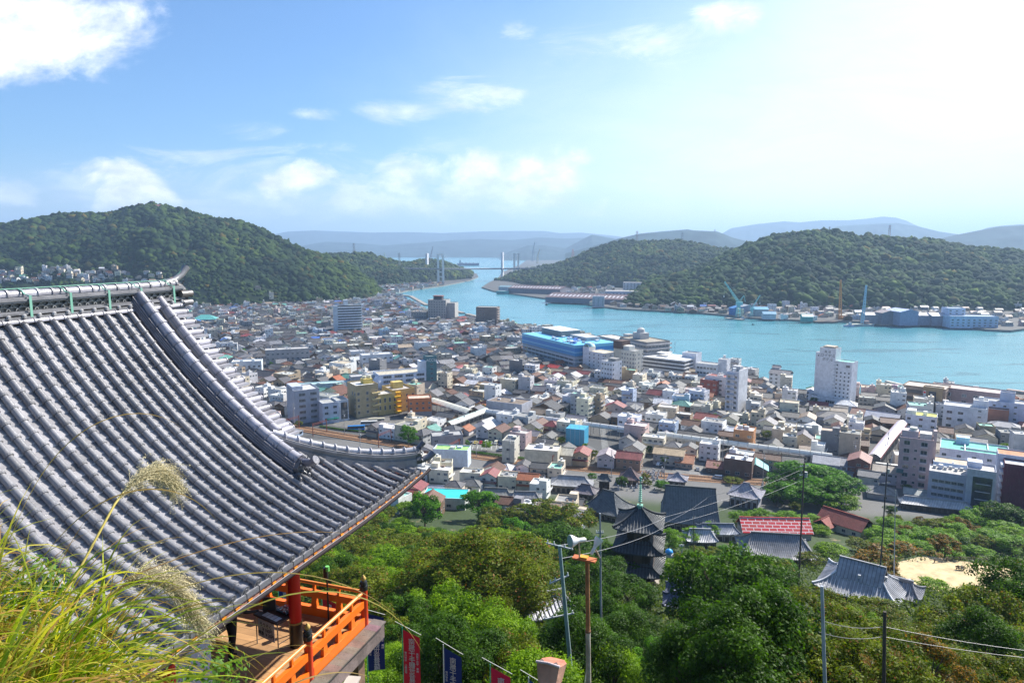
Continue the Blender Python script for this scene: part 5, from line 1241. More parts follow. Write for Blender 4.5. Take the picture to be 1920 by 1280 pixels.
b = MB(); b.path([(e.x - .15, e.y - .15, e.z + .27), (e.x + .0, e.y + .0, e.z + .28), (e.x + .09, e.y + .09, e.z + .34), (e.x + .16, e.y + .16, e.z + .44)], .06, 9, (.1, .1, .12), 0, radii=[.07, .06, .058, .072])
b.path([(e.x + .02, e.y + .02, e.z - .02), (e.x + .14, e.y + .14, e.z - .0), (e.x + .26, e.y + .26, e.z + .05), (e.x + .34, e.y + .34, e.z + .14)], .08, 9, (.15, .15, .18), 0, radii=[.09, .085, .08, .09])
b.build('end_horn', M['itile'], cr, origin=HO)
# the main ridge: base pipes, small capped row, flat courses, wave lattice, copper straps, cap
b = MB(); RB = -13.4; A_ = [2.6 + .305 * i for i in range(36)]; AEND = 13.45; A_ = [v for v in A_ if v < AEND - .1] + [AEND]
lin = lambda x, z_: [(x, v, z_ + .03 * max(0, (v - 12) / 1.5) ** 2) for v in A_]
ridge_body(b, lin(RB, -1.5), .5, [(-.3, .12, 0), (.12, .15, .03), (.22, .255, .05), (.255, .29, .02), (.45, .485, .03), (.485, .52, .05), (.52, .55, .01)], (.21, .205, .215))
ridge_body(b, lin(RB, -1.5), .36, [(.15, .22, 0), (.29, .45, 0)], (.09, .09, .085))
mr = b.build('main_ridge', M['itile'], hall, origin=HO)
b = MB(); round_row(b, lin(RB + .3, -1.44), rad=.062, seg=8, base=(.3, .29, .33)); round_row(b, lin(RB - .3, -1.44), rad=.062, seg=8)
for v in [2.75 + .302 * i for i in range(36)]:
    if v > AEND - .1: break
    for s_ in (-1, 1):
        b.tube((RB, v, -1.29), (RB + s_ * .33, v, -1.31), .035, 7, (.22, .215, .22), 0); b.tube((RB + s_ * .33, v, -1.31), (RB + s_ * .36, v, -1.312), .05, 9, (.35, .34, .34), 0, r2=.03)
        b.box(RB + s_ * .29, v + .15, -1.36, .06, .25, .05, 0, (.2, .195, .2), 0, bottom=True)
b.build('capped_row', M['itile'], mr, origin=HO)
b = MB()
for row in range(2):
    for i in range(58):
        v = 2.8 + .185 * i + .09 * row
        if v > AEND - .15: break
        for s_ in (-1, 1):
            x = RB + s_ * .205
            pts_ = [(x, v + .13 * math.cos(t_), -1.21 + row * .075 + .085 * math.sin(t_)) for t_ in np.linspace(.15, math.pi - .15, 7)]
            b.path(pts_, .014, 4, (.3, .3, .29), 0)
b.build('wave_lattice', M['itile'], mr, origin=HO)
b = MB(); round_row(b, lin(RB, -.93), rad=.1, seg=10, base=(.33, .32, .35), lip=.02); b.build('ridge_cap', M['itile'], mr, origin=HO)
def copper_extra(t, base, tcn, p): return t.mix(t.noise(tcn.outputs['Object'], 6, 4), (0.12, 0.33, 0.25, 1), (0.25, 0.5, 0.38, 1))
M['copper'] = mat('green_copper', c=(1, 1, 1), rough=0.6, var=0, extra=copper_extra)
for v in (8.7, 9.55, 10.4, 11.3, 12.15, 13.1, 7.8, 6.9, 6.0):
    b = MB()
    for s_ in (-1, 1): b.box(RB + s_ * .315, v, -1.33, .012, .05, .42, 0, (1, 1, 1), 0, bottom=True); b.path([(RB + s_ * .31, v, -.92), (RB + s_ * .16, v, -.89), (RB + s_ * .11, v, -.83), (RB, v, -.79)], .02, 4, (1, 1, 1), 0, squash=.5)
    b.build('copper_strap', M['copper'], mr, origin=HO)
b = MB(); b.path([(RB, 2.6, -.79), (RB, 13.1, -.785), (RB, 13.45, -.74), (RB + .0, 13.75, -.52), (RB, 13.82, -.40)], .009, 4, (1, 1, 1), 0); b.build('lightning_wire', M['copper'], mr, origin=HO)
b = MB(); b.path([(RB, 13.15, -.86), (RB, 13.45, -.80), (RB, 13.7, -.66), (RB, 13.86, -.48)], .08, 10, (.2, .2, .21), 0, radii=[.09, .08, .075, .1]); b.build('end_horn', M['itile'], mr, origin=HO)
b = MB(); onigawara(b, (RB, AEND + .05, -1.3), (0, 1, 0), 1.15, (.07, .07, .075))
b.path([(RB + .28, AEND - .12, -1.13), (RB + .3, AEND + .12, -1.13), (RB + .3, AEND + .2, -1.13)], .085, 10, (.16, .14, .13), 0); b.path([(RB + .32, AEND - .1, -1.34), (RB + .34, AEND + .1, -1.34), (RB + .34, AEND + .16, -1.34)], .07, 10, (.2, .19, .2), 0)
b.build('demon_tile', M['itile'], mr, origin=HO)
# eaves: fascia, rafters, sun glints put in as orange chips, gutter
PINK = (.42, .2, .16); VERM = (.62, .085, .012); RED = (.50, .012, .008)
b = MB()
yy = [2.6 + .5 * i for i in range(25)] + [14.86]
def el(a_): return surf(a_, BE)
for i in range(len(yy) - 1):
    p, q_ = yy[i], yy[i + 1]
    for (x0, x1, z0, z1, c) in ((BE - .12, BE - .0, -.2, -.085, PINK), (BE - 3.2, BE - .12, -.26, -.2, (.3, .06, .03))):
        A = [(x0, p, el(p) + z0), (x1, p, el(p) + z0), (x1, q_, el(q_) + z0), (x0, q_, el(q_) + z0)]; B_ = [(x, y, z + z1 - z0) for x, y, z in A]
        b.add(A + B_, [(3, 2, 1, 0), (4, 5, 6, 7), (1, 2, 6, 5), (3, 0, 4, 7), (0, 1, 5, 4), (2, 3, 7, 6)], c, 0)
b.build('fascia', M['wood'], hall, origin=HO)
b = MB()
for i in range(41):
    v = 2.75 + .3 * i
    b.box(BE - 1.75, v, el(v) - .33, 3.1, .085, .1, 0, VERM, 0, bottom=True)
    b.box(BE + .008, v + .1, el(v) - .17, .02, .09, .05, 0, (.85, .3, .02), 0, bottom=True)  # orange chip, a sun glint on the fascia given as colour
b.build('rafters', M['wood'], hall, origin=HO)
b = MB(); b.path([(BE + .11, 2.6, -5.68), (BE + .11, 8, -5.68), (BE + .11, 12, -5.69), (BE + .11, 13.6, -5.64), (BE + .13, 14.6, -5.56), (BE + .16, 15.0, -5.5)], .042, 8, (.03, .022, .025), 0); b.build('gutter', M['gutter'], hall, origin=HO)
b = MB(); b.path([(BE + .11, 2.6, -5.63), (BE + .11, 12, -5.64), (BE + .11, 13.6, -5.59), (BE + .14, 14.8, -5.49)], .008, 5, (.2, .19, .2), 0); b.build('gutter_lip', M['paint'], hall, origin=HO)
# body of the hall
b = MB(); b.box(-14.5, 8.0, -9, 6.4, 9.0, 3.4, 0, (.012, .01, .01), 0); b.build('interior_shade_block', M['wall'], hall, origin=HO)  # near-black block, shade of the dark interior put into its colour
b = MB(); b.box(-9.42, 9.2, -9, .12, .95, 3.3, 0, (.42, .46, .55), 0); b.build('plaster_wall', M['wall'], hall, origin=HO)
b = MB(); b.tube((-9.32, 12.2, -9), (-9.32, 12.2, -5.9), .14, 20, RED, 0)
pl = b.build('pillar', M['paint'], hall, origin=HO)
b = MB(); b.tube((-9.32, 12.2, -9), (-9.32, 12.2, -8.42), .15, 20, (.02, .015, .012), 0); b.tube((-9.32, 12.2, -8.44), (-9.32, 12.2, -8.4), .155, 20, (.3, .2, .05), 0); b.build('foot_band', M['paint'], pl, origin=HO)
b = MB(); b.tube((-9.32, 8.6, -9), (-9.32, 8.6, -5.9), .14, 20, RED, 0); b.build('pillar', M['paint'], hall, origin=HO)
b = MB(); b.box(-9.32, 8, -6.2, .2, 12, .3, 0, RED, 0, bottom=True); b.build('lintel', M['paint'], hall, origin=HO)
# deck
def plank(t, base, tcn, p):
    s = t.new('ShaderNodeSeparateXYZ', i_0=tcn.outputs['Object']); k = t.m('MULTIPLY', s.outputs[1], 1 / .21)
    cell = t.new('ShaderNodeTexWhiteNoise', noise_dimensions='1D'); t.l.new(t.m('FLOOR', k), cell.inputs['W'])
    g = t.ss(t.m('ABSOLUTE', t.m('SUBTRACT', t.m('FRACT', k), 0.5)), 0.5, 0.46)
    n = t.noise(t.new('ShaderNodeMapping', i_Vector=tcn.outputs['Object'], i_Scale=(1.5, 14, 1)).outputs[0], 3, 4)
    kk = t.m('MULTIPLY', t.m('ADD', 0.25, t.m('MULTIPLY', g, 0.75)), t.m('ADD', 0.72, t.m('ADD', t.m('MULTIPLY', cell.outputs[0], .3), t.m('MULTIPLY', n, .3))))
    return t.mix(1.0, base, t.new('ShaderNodeCombineColor', i_0=kk, i_1=kk, i_2=kk).outputs[0], 'MULTIPLY')
M['plank'] = mat('deck_planks', c=(.40, .225, .10), rough=0.6, var=0.15, vscale=1.5, extra=plank)
b = MB(); b.box(-12.5, 8.2, -9.16, 8.9, 10.9, .16, 0, (1, 1, 1), 0, bottom=True); b.build('deck', M['plank'], hall, origin=HO)
b = MB(); b.box(-8.0, 8.2, -9.42, .14, 11.1, .405, 0, (.16, .12, .11), 0, bottom=True); b.box(-12.5, 13.7, -9.42, 9.1, .12, .40, 0, (.16, .12, .11), 0, bottom=True)
for i in range(46): b.box(-8.02, 2.78 + .24 * i, -8.995, .34, .238, .035, 0, tuple(v * r.uniform(.8, 1.15) for v in (.15, .115, .10)), 0, bottom=True)
b.build('deck_edge', M['wood'], hall, origin=HO)
for (x, y) in ((-8.4, 13.2), (-8.4, 9.6), (-8.4, 6), (-12.5, 13.2)):
    b = MB(); b.box(x, y, -24, .28, .28, 14.8, 0, (.2, .12, .08), 0); b.build('stilt', M['wood'], hall, origin=HO)
# railing
ORG = (.80, .155, .008)
rl = empty('railing', hw(*HO), -PHI); rl.parent = hall; rl.location = (0, 0, 0); rl.rotation_euler = (0, 0, 0)
XR = -8.27
def post(y, x=XR, tall=1.12):
    b = MB(); b.tube((x, y, -9), (x, y, -9 + tall * .82), .088, 16, (.6, .05, .01), 0); o = b.build('post', M['paint'], rl, origin=HO)
    b = MB(); z_ = -9 + tall * .82; b.tube((x, y, z_), (x, y, z_ + .1), .096, 16, (.02, .02, .022), 0); b.tube((x, y, z_ + .1), (x, y, z_ + .16), .07, 16, (.02, .02, .022), 0); b.tube((x, y, z_ + .16), (x, y, z_ + .22), .095, 16, (.02, .02, .022), 0, r2=.08)
    b.path([(x, y, z_ + .22), (x, y, z_ + .25), (x, y, z_ + .29), (x, y, z_ + .33), (x, y, z_ + .37)], .05, 12, (.55, .36, .1), 0, radii=[.03, .055, .062, .04, .008]); b.build('finial', M['paint'], o, origin=HO)
for y in (13.42, 11.2, 8.95, 6.7): post(y)
def rail_run(p, q_, cap_gap=.1):
    p = Vector(p); q_ = Vector(q_); d = (q_ - p); L = d.length; d.normalize(); yw = math.atan2(d.y, d.x); m = (p + q_) / 2
    b = MB(); b.tube(p + d * cap_gap + Vector((0, 0, .86)), q_ - d * cap_gap + Vector((0, 0, .86)), .042, 10, (.80, .26, .06), 0); b.build('top_rail', M['paint'], rl, origin=HO)
    b = MB(); b.box(m.x, m.y, p.z + .5, L - .17, .10, .17, yw, ORG, 0, bottom=True); b.build('middle_rail', M['paint'], rl, origin=HO)
    b = MB(); b.box(m.x, m.y, p.z + .03, L - .17, .12, .22, yw, ORG, 0, bottom=True); b.build('bottom_rail', M['paint'], rl, origin=HO)
    n = max(1, int(round(L / .62)))
    for i in range(1, n):
        c = p + d * (L * i / n); b = MB(); b.box(c.x, c.y, p.z + .25, .17, .09, .25, yw, ORG, 0, taper=.7); b.build('strut', M['paint'], rl, origin=HO); b = MB(); b.box(c.x, c.y, p.z + .67, .06, .06, .16, yw, ORG, 0); b.build('strut', M['paint'], rl, origin=HO)
for (y0, y1) in ((4.5, 6.7), (6.7, 8.95), (8.95, 11.2), (11.2, 13.42)): rail_run((XR, y0, -9), (XR, y1, -9))
for (x0, x1) in ((XR, -10.35), (-10.35, -12.4), (-12.4, -14.5)): rail_run((x0, 13.42, -9), (x1, 13.42, -9), cap_gap=0)
for x in (-10.35, -12.4): b = MB(); b.box(x, 13.42, -9, .17, .17, .92, 0, ORG, 0); b.build('post', M['paint'], rl, origin=HO)
# table with its trays, and the price card
def hthing(name, label, cat, b_, a_, z_, yaw=0): return empty(name, hw(b_, a_, z_), -PHI + yaw, label=label, cat=cat)
t_ = hthing('folding_table', 'small dark table with thin metal legs standing beside the red pillar', 'table', -9.8, 12.1, -9, R(-14))
b = MB(); b.box(0, 0, .70, .82, .54, .045, 0, (.07, .04, .03), 0, bottom=True); b.build('tabletop', M['wood'], t_)
for sx in (-1, 1):
    for sy in (-1, 1): b = MB(); b.tube((sx * .37, sy * .23, 0), (sx * .37, sy * .23, .7), .014, 8, (.25, .22, .19), 0); b.build('leg', M['paint'], t_)
b = MB(); b.tube((.37, -.23, .22), (.37, .23, .22), .01, 6, (.5, .48, .45), 0); b.build('brace', M['paint'], t_)
c_ = hthing('price_card', 'white card with black prices hanging from the table front', 'sign', -9.8, 12.1, -9, R(-14))
b = MB(); b.box(.05, -.285, .28, .56, .012, .42, 0, (.62, .6, .6), 0, bottom=True); b.build('card', M['wall'], c_)
text_mesh('lettering', 'ろうそく\n   ￥100円\n線香 ￥20円', .105, (.03, .02, .03), c_, (.05, -.296, .49), (R(90), 0, 0), ext=.001)
o = hthing('tray', 'shallow black tray heaped with red and white charms on the table', 'tray', -9.62, 12.26, -8.255, R(-14))
b = MB(); b.box(0, 0, 0, .36, .26, .04, 0, (.03, .03, .03), 0, bottom=True); b.build('tray_body', M['paint'], o); b = MB(); r5 = random.Random(4)
for i in range(60): b.box(r5.uniform(-.16, .16), r5.uniform(-.11, .11), .035 + r5.uniform(0, .04), r5.uniform(.02, .06), .02, .012, r5.uniform(0, 3), r5.choice([(.55, .04, .03), (.7, .68, .64), (.5, .12, .06)]), 0, bottom=True)
b.build('charms', M['paint'], o)
o = hthing('paper_sheets', 'rows of white paper slips laid flat on the dark table', 'paper', -9.72, 11.94, -8.255, R(-14)); b = MB()
for i in range(4): b.box(-.24 + i * .13, 0, 0, .11, .16, .006, 0, (.62, .64, .7), 0, bottom=True)
b.build('slips', M['paint'], o)
o = hthing('display_board', 'small upright dark board standing on the table', 'board', -10.02, 12.2, -8.255, R(-14)); b = MB(); b.box(0, 0, 0, .3, .02, .3, .5, (.09, .08, .08), 0, bottom=True); b.box(0, .06, 0, .22, .1, .02, .5, (.09, .08, .08), 0, bottom=True); b.build('board', M['wood'], o)
o = hthing('pole_lamp', 'thin black pole with bright green cap tied to the far railing', 'pole', -9.2, 13.3, -9, 0); b = MB(); b.tube((0, 0, 0), (0, 0, 1.25), .022, 8, (.02, .02, .02), 0); b.build('pole', M['paint'], o); b = MB(); b.tube((-.03, 0, 1.12), (-.03, 0, 1.38), .06, 10, (.02, .02, .02), 0); b.build('lamp_body', M['paint'], o); b = MB(); b.tube((.02, 0, 1.3), (.02, 0, 1.42), .05, 10, (.2, .65, .15), 0); b.build('cap', M['paint'], o)
o = hthing('junction_box', 'beige metal box fixed below the outer edge of the deck', 'box', -7.75, 11.9, -9.95, .2); b = MB(); b.box(0, 0, 0, .26, .5, .5, 0, (.36, .3, .27), 0, taper=.9, bottom=True); b.box(.0, 0, .5, .3, .54, .04, 0, (.45, .4, .36), 0, bottom=True); b.build('casing', M['paint'], o); b = MB(); b.box(-.2, 0, .35, .3, .06, .06, 0, (.2, .2, .2), 0, bottom=True); b.build('bracket', M['paint'], o)

# people: one skinned body each
def person(name, label, loc, yaw, joints, edges, radii, c, skinparts=(), cat='person'):
    rt = empty(name, loc, yaw, label=label, cat=cat)
    me = bpy.data.meshes.new('body'); me.from_pydata(joints, edges, []); o = bpy.data.objects.new('body', me); col.objects.link(o)
    sk = o.modifiers.new('s', 'SKIN'); sk.use_smooth_shade = True
    for i, v in enumerate(me.skin_vertices[0].data): v.radius = (radii[i], radii[i] * (.75 if i in (0, 1, 2) else 1)); v.use_root = (i == 0)
    sub = o.modifiers.new('u', 'SUBSURF'); sub.levels = 2; sub.render_levels = 2
    dg = bpy.context.evaluated_depsgraph_get(); dg.update(); m2 = bpy.data.meshes.new_from_object(o.evaluated_get(dg)); bpy.data.objects.remove(o)
    m2.materials.clear(); m2.materials.append(M['cloth'])
    for pl in m2.polygons: pl.use_smooth = True; pl.material_index = 0
    fc = []
    for pl in m2.polygons: fc.append(c(pl.center))
    finish(m2, np.array(fc, np.float32), uv=False); o = bpy.data.objects.new('body', m2); col.objects.link(o); o.parent = rt; return rt
def stand_pose(reach=(.45, .0), lean=0.08):
    J = [(0, 0, .95), (lean * .4, 0, 1.15), (lean, 0, 1.38), (lean * 1.15, 0, 1.5), (lean * 1.5, 0, 1.6), (lean * 1.6, 0, 1.7),
         (lean, .17, 1.38), (lean + reach[0] * .4, .22, 1.18), (lean + reach[0], .16, 1.08), (lean + reach[0] + .09, .15, 1.08),
         (lean, -.17, 1.38), (lean + reach[0] * .3, -.23, 1.15), (lean + reach[0] * .9, -.14, 1.02), (lean + reach[0] * .9 + .09, -.13, 1.02),
         (0, .095, .88), (.04, .11, .5), (-.02, .12, .09), (.14, .13, .03), (0, -.095, .88), (-.03, -.12, .5), (-.12, -.13, .09), (.04, -.14, .03)]
    E = [(0, 1), (1, 2), (2, 3), (3, 4), (4, 5), (2, 6), (6, 7), (7, 8), (8, 9), (2, 10), (10, 11), (11, 12), (12, 13), (0, 14), (14, 15), (15, 16), (16, 17), (0, 18), (18, 19), (19, 20), (20, 21)]
    Rr = [.15, .14, .16, .06, .09, .085, .07, .048, .035, .028, .07, .048, .035, .028, .1, .07, .045, .035, .1, .07, .045, .035]
    return J, E, Rr
J, E_, Rr = stand_pose()
def cl(p): return (.25, .14, .1) if p.z > 1.52 and p.x > .1 else (.012, .012, .014)
pp = person('person', 'person in dark clothes standing in the shade behind the small table', hw(-10.28, 11.25, -9), -PHI + R(62), J, E_, Rr, cl)
b = MB(); b.path([(.06, 0, 1.63), (.1, 0, 1.72), (.15, 0, 1.77)], .1, 12, (.01, .009, .008), 0, radii=[.1, .1, .04]); b.build('hair', M['cloth'], pp)
for s_ in (-1, 1):
    for f_ in range(4):
        b = MB(); x0 = .62 if s_ > 0 else .58; z0 = 1.075 if s_ > 0 else 1.015; y0 = s_ * .14 + (f_ - 1.5) * .019; l_ = (.055, .066, .06, .048)[f_]
        b.path([(x0, y0, z0), (x0 + l_ * .5, y0, z0 - .004), (x0 + l_ * .85, y0, z0 - .02), (x0 + l_ * .95, y0, z0 - .035)], .0085, 6, (1, 1, 1), 0, radii=[.009, .0085, .008, .006]); b.build('finger', M['skin'], pp)
    b = MB(); b.path([(x0 - .05, s_ * .14 - s_ * .03, z0), (x0 - .02, s_ * .14 - s_ * .055, z0 - .008), (x0 + .01, s_ * .14 - s_ * .062, z0 - .02)], .01, 6, (1, 1, 1), 0); b.build('thumb', M['skin'], pp)
# ---------------------------------------------------------------- temples, roofs and people on the slope between the hall and the town
def gt(px, py):
    """where the sight line of a photo pixel meets the slope"""
    r_ = ray(px, py); d = 6.0
    while d < 700:
        p = r_ * (d / r_[1]); z = float(terrain(p[0], p[1])) - CZ
        if p[2] <= z: return np.array([p[0], p[1], z + CZ])
        d += .5
    return gp(px, py, 3.0)
def curved_roof(b, w, d, z, rise, ov, lx, ly, c, up=.5, mi=1, n=12, m=7, cx=0, cy=0, th=.22, hips=True, hipc=None, ribs=0):
    W_, D_ = w / 2 + ov, d / 2 + ov
    def P_(sx, sy, v):          # sx, sy on the unit square border
        hx = W_ * (1 - v) + lx * v; hy = D_ * (1 - v) + ly * v
        zz = z + rise * (.5 * v + .5 * v * v) + up * (1 - v) ** 2 * (abs(sx * sy)) ** 4
        return (cx + sx * hx, cy + sy * hy, zz)
    for side in range(4):
        vs = []
        for j in range(m + 1):
            for i in range(n + 1):
                t = -1 + 2 * i / n
                sx, sy = [(t, -1), (1, t), (-t, 1), (-1, -t)][side]; vs.append(P_(sx, sy, j / m))
        k = n + 1; fs = [(j * k + i, j * k + i + 1, (j + 1) * k + i + 1, (j + 1) * k + i) for j in range(m) for i in range(n)]
        b.add(vs, fs, c, mi, False)
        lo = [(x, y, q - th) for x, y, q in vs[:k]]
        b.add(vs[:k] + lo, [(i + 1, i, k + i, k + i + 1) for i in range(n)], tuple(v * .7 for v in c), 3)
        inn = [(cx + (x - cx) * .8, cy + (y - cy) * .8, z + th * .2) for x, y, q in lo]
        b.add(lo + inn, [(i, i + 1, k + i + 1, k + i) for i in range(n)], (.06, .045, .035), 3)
    if ribs:
        for side in (0, 1, 2, 3):
            E_ = W_ if side % 2 == 0 else D_; k_ = 1
            xs = np.arange(-E_ + ribs / 2, E_, ribs)
            for x in xs:
                pts = []
                for j in range(m + 1):
                    v = j / m; e_ = (W_ * (1 - v) + lx * v) if side % 2 == 0 else (D_ * (1 - v) + ly * v)
                    if abs(x) > e_: break
                    t = x / max(e_, .01); q = P_(*[(t, -1), (1, t), (-t, 1), (-1, -t)][side], v); pts.append((q[0], q[1], q[2] + .04))
                if len(pts) > 1: b.path(pts, .09, 4, tuple(min(.6, u * 1.5) for u in c), 3)
    hc_ = hipc or tuple(v * .75 for v in c)
    if hips:
        for sx in (-1, 1):
            for sy in (-1, 1):
                b.path([tuple(np.array(P_(sx, sy, j / m)) + (0, 0, .12)) for j in range(m + 1)], .2, 6, hc_, 3)
    if lx > .1: b.box(cx, cy, z + rise - .1, 2 * lx + .6, .45, .65, 0, hc_, 3)
    if ly > .1: b.box(cx, cy, z + rise - .1, .45, 2 * ly + .6, .65, 0, hc_, 3)
def site(name, label, cat, px, py, yaw, anch=None, group=None, dz=0):
    p = gt(px, py); rt = empty(name, (p[0], p[1], p[2] + dz), R(yaw), label=label, cat=cat, group=group)
    if anch: anchor(anch, p + np.array([0, 0, 4]))
    return rt, p
DT = (.075, .08, .085); MT = (.14, .145, .155); ST = (.30, .30, .33)
TOFF = []      # footprints trees keep off: x, y, radius
# pagoda
rt, p = site('pagoda', 'three-storey dark wooden pagoda with a tall green spire', 'pagoda', 1196, 1098, -16, anch='the three-storey pagoda'); TOFF.append((p[0], p[1], 6)); rt.scale = (1.2, 1.2, 1.2)
b = MB(); b.box(0, 0, -2, 7.4, 7.4, 3.0, 0, (.36, .32, .27), 0); b.build('stone_base', TOWN, rt)
zz = 1.0
for i, (bw, rw, hh) in enumerate(((4.8, 9.2, 3.2), (4.4, 8.9, 3.4), (4.0, 8.6, 3.3))):
    b = MB(); b.box(0, 0, zz, bw, bw, hh, 0, (.05, .038, .03), 0)
    for s_ in (-1, 1): b.box(0, s_ * bw / 2, zz + .4, bw * .35, .12, 1.7, 0, (.1, .075, .06), 0); b.box(s_ * bw / 2, 0, zz + .4, .12, bw * .35, 1.7, 0, (.1, .075, .06), 0)
    b.box(0, 0, zz + .1, bw + 1.2, bw + 1.2, .12, 0, (.08, .06, .05), 0, bottom=True); b.box(0, 0, zz + hh - .9, bw + 1.3, bw + 1.3, .5, 0, (.07, .05, .04), 0, bottom=True)
    b.build('storey', TOWN, rt)
    b = MB(); top = i == 2
    curved_roof(b, rw - 2, rw - 2, zz + hh - .25, 3.3 if top else 1.7, 1.0, .05 if top else bw / 2 * .8, .05 if top else bw / 2 * .8, DT, up=.55, hips=True, ribs=.55); b.build('roof', TOWN2, rt)
    zz += hh + .65
zt = zz + 2.3
b = MB(); b.box(0, 0, zt - .3, 1.0, 1.0, .6, 0, (1, 1, 1), 0); b.tube((0, 0, zt), (0, 0, zt + 5.4), .09, 8, (1, 1, 1), 0)
for i in range(9): b.tube((0, 0, zt + .9 + i * .36), (0, 0, zt + 1.0 + i * .36), .36 - .015 * i, 12, (1, 1, 1), 0)
for i, rr_ in ((0, .25), (1, .34)): b.path([(0, 0, zt + 4.6 + i * .5), (0, 0, zt + 4.75 + i * .5), (0, 0, zt + 4.9 + i * .5), (0, 0, zt + 5.05 + i * .5)], .2, 10, (1, 1, 1), 0, radii=[.08, rr_, rr_ * .8, .05])
b.build('spire', M['copper'], rt)
def hall(name, label, px, py, yaw, w, d, wallh, rise, ov, lx, c, wc=(.3, .28, .25), up=.5, anch=None, gabled=0, cat='temple', base=1.0, dz=0, ribs=.62, hipc=None):
    rt, p = site(name, label, cat, px, py, yaw, anch=anch, dz=dz); TOFF.append((p[0], p[1], max(w, d) / 2 + .5))
    occ_add(p[0], p[1], w + 3, d + 3, R(yaw))
    b = MB(); walls(b, 0, 0, -3, w, d, wallh + 3, wc); n = int(w / 2.2)
    for i in range(n): b.box(-w / 2 + (i + .5) * w / n, -d / 2, .5, w / n * .6, .1, wallh * .55, 0, (.06, .05, .045), 0)
    for i in range(n + 1): b.box(-w / 2 + i * w / n, -d / 2 - .03, 0, .22, .2, wallh, 0, (.08, .055, .04), 0)
    b.build('wall', TOWN, rt)
    b = MB(); curved_roof(b, w, d, wallh, rise * (.55 if gabled else 1), ov, lx + (gabled if gabled else 0), (d * .22) if gabled else 0, c, up=up, hips=True, ribs=ribs, hipc=hipc); 
    if gabled:
        z1 = wallh + rise * .55 - .25; gable_roof(b, 2 * (lx + gabled) - 1, d * .5, z1, rise * .5, .5, c, 1)
        for s_ in (-1, 1):
            x = s_ * (lx + gabled - .6); b.add([(x, -d * .25, z1), (x, d * .25, z1), (x, 0, z1 + rise * .5)], [(0, 1, 2) if s_ > 0 else (2, 1, 0)], (.5, .48, .45), 0)
    b.build('roof', TOWN2, rt); return rt, p
hall('temple_hall', 'great temple hall with a huge steep dark ribbed roof', 1292, 987, -13, 20, 17, 5, 11.5, 1.4, 9.6, (.13, .14, .148), anch='the great steep-roofed hall', up=.4)
hall('temple_pavilion', 'square pavilion with a lilac grey hipped roof and pale walls', 1398, 946, -30, 12, 10.5, 5.5, 4.5, 1.3, 1.2, (.32, .31, .35), (.42, .42, .46), anch='the lilac hipped pavilion')
hall('small_shrine', 'small shrine with pointed grey hipped roof behind the great steep-roofed hall', 1270, 908, -20, 8, 7, 3, 3, 1.0, .3, (.3, .29, .33))
hall('temple_hall', 'grey hall with smooth plain swept roof just behind the pagoda', 1140, 968, -38, 15, 13, 4, 7, 1.3, 2.5, (.10, .11, .12), anch='the swept roof behind the pagoda')
hall('temple_gate', 'tall black two-tier bell gate among graves behind the swept roof', 1133, 921, -12, 4.6, 4, 6, 2.4, 1.2, 1.4, (.1, .105, .11), (.03, .025, .02))
hall('temple_hall', 'brown-purple pointed roof hall beside the black bell gate', 1181, 905, -18, 8.5, 8, 3, 4.6, 1.2, .4, (.17, .12, .12), (.4, .3, .22))
hall('priest_house', 'long silver tiled roof house left of the black bell gate', 1072, 920, -10, 19, 9, 4, 3.2, .9, 6, (.33, .33, .34), (.3, .26, .22))
hall('priest_house', 'low dark roofed house with a white trimmed gable', 1098, 932, -24, 9, 7, 3, 3, .9, 2, (.16, .14, .16), (.2, .18, .16))
hall('priest_house', 'grey ribbed roof house right of the turquoise flat roof', 985, 948, -4, 13, 8, 3.4, 2.8, .8, 4.5, (.24, .24, .25), (.12, .12, .12))
hall('priest_house', 'wide grey roof house seen between trees and lane', 930, 938, -6, 14, 7, 3, 2.6, .7, 5, (.2, .2, .19), (.2, .18, .16))
hall('temple_hall', 'broad low grey hip-roofed house in front of the red brick-pattern roof', 1452, 1048, -8, 21, 13, 3.6, 5, 1.1, 7.5, (.22, .22, .235), (.4, .38, .34), anch='the broad grey hip roof')
hall('garden_house', 'small house with bright ribbed silver roof right of the pagoda', 1312, 1022, -4, 9.5, 7, 3, 2.8, .8, 3.5, (.42, .42, .46), (.25, .25, .25))
hall('garden_house', 'plain grey sheet roof house behind the silver ribbed roof', 1345, 1010, -2, 13, 7, 3.5, 2.2, .7, 5.5, (.2, .22, .27), (.3, .3, .3))
hall('temple_hall', 'swept silver grey temple roof half covered by foliage at lower right', 1612, 1128, -38, 11.5, 9.5, 3.2, 4.4, 1.3, 2.3, (.34, .34, .36), (.3, .27, .22), hipc=(.6, .6, .62), up=.8, gabled=1.6, anch='the swept temple roof at lower right')
hall('temple_gate', 'small grey tiled gate roof attached right of the swept temple roof', 1682, 1135, -38, 6, 5, 3, 2.0, .9, 2, (.27, .27, .3), (.25, .2, .16), up=.4)
hall('farm_house', 'grid tiled grey roof poking out between the trees at lower centre', 1024, 1166, 18, 6.4, 5, 2.4, 1.9, .6, 2.5, (.33, .33, .38), (.3, .3, .28), up=.1)
hall('garden_gate', 'little gate with dark blue-grey tiled roof below the pagoda', 1272, 1124, -14, 3.2, 2.4, 1.9, 1.4, .7, 1.6, (.12, .13, .2), (.1, .1, .12), up=.2)
hall('garden_gate', 'low dark blue-grey roof just in front of another little gate', 1274, 1152, -14, 4, 2.8, 2.0, 1.3, .6, 1.3, (.12, .13, .2), (.1, .1, .12), up=.2)
hall('temple_hall', 'long low temple building with striped white roof at the foot of the office', 1752, 958, -20, 27, 6, 3.2, 2.2, .8, 12, (.42, .42, .44), (.12, .1, .09), up=.1)
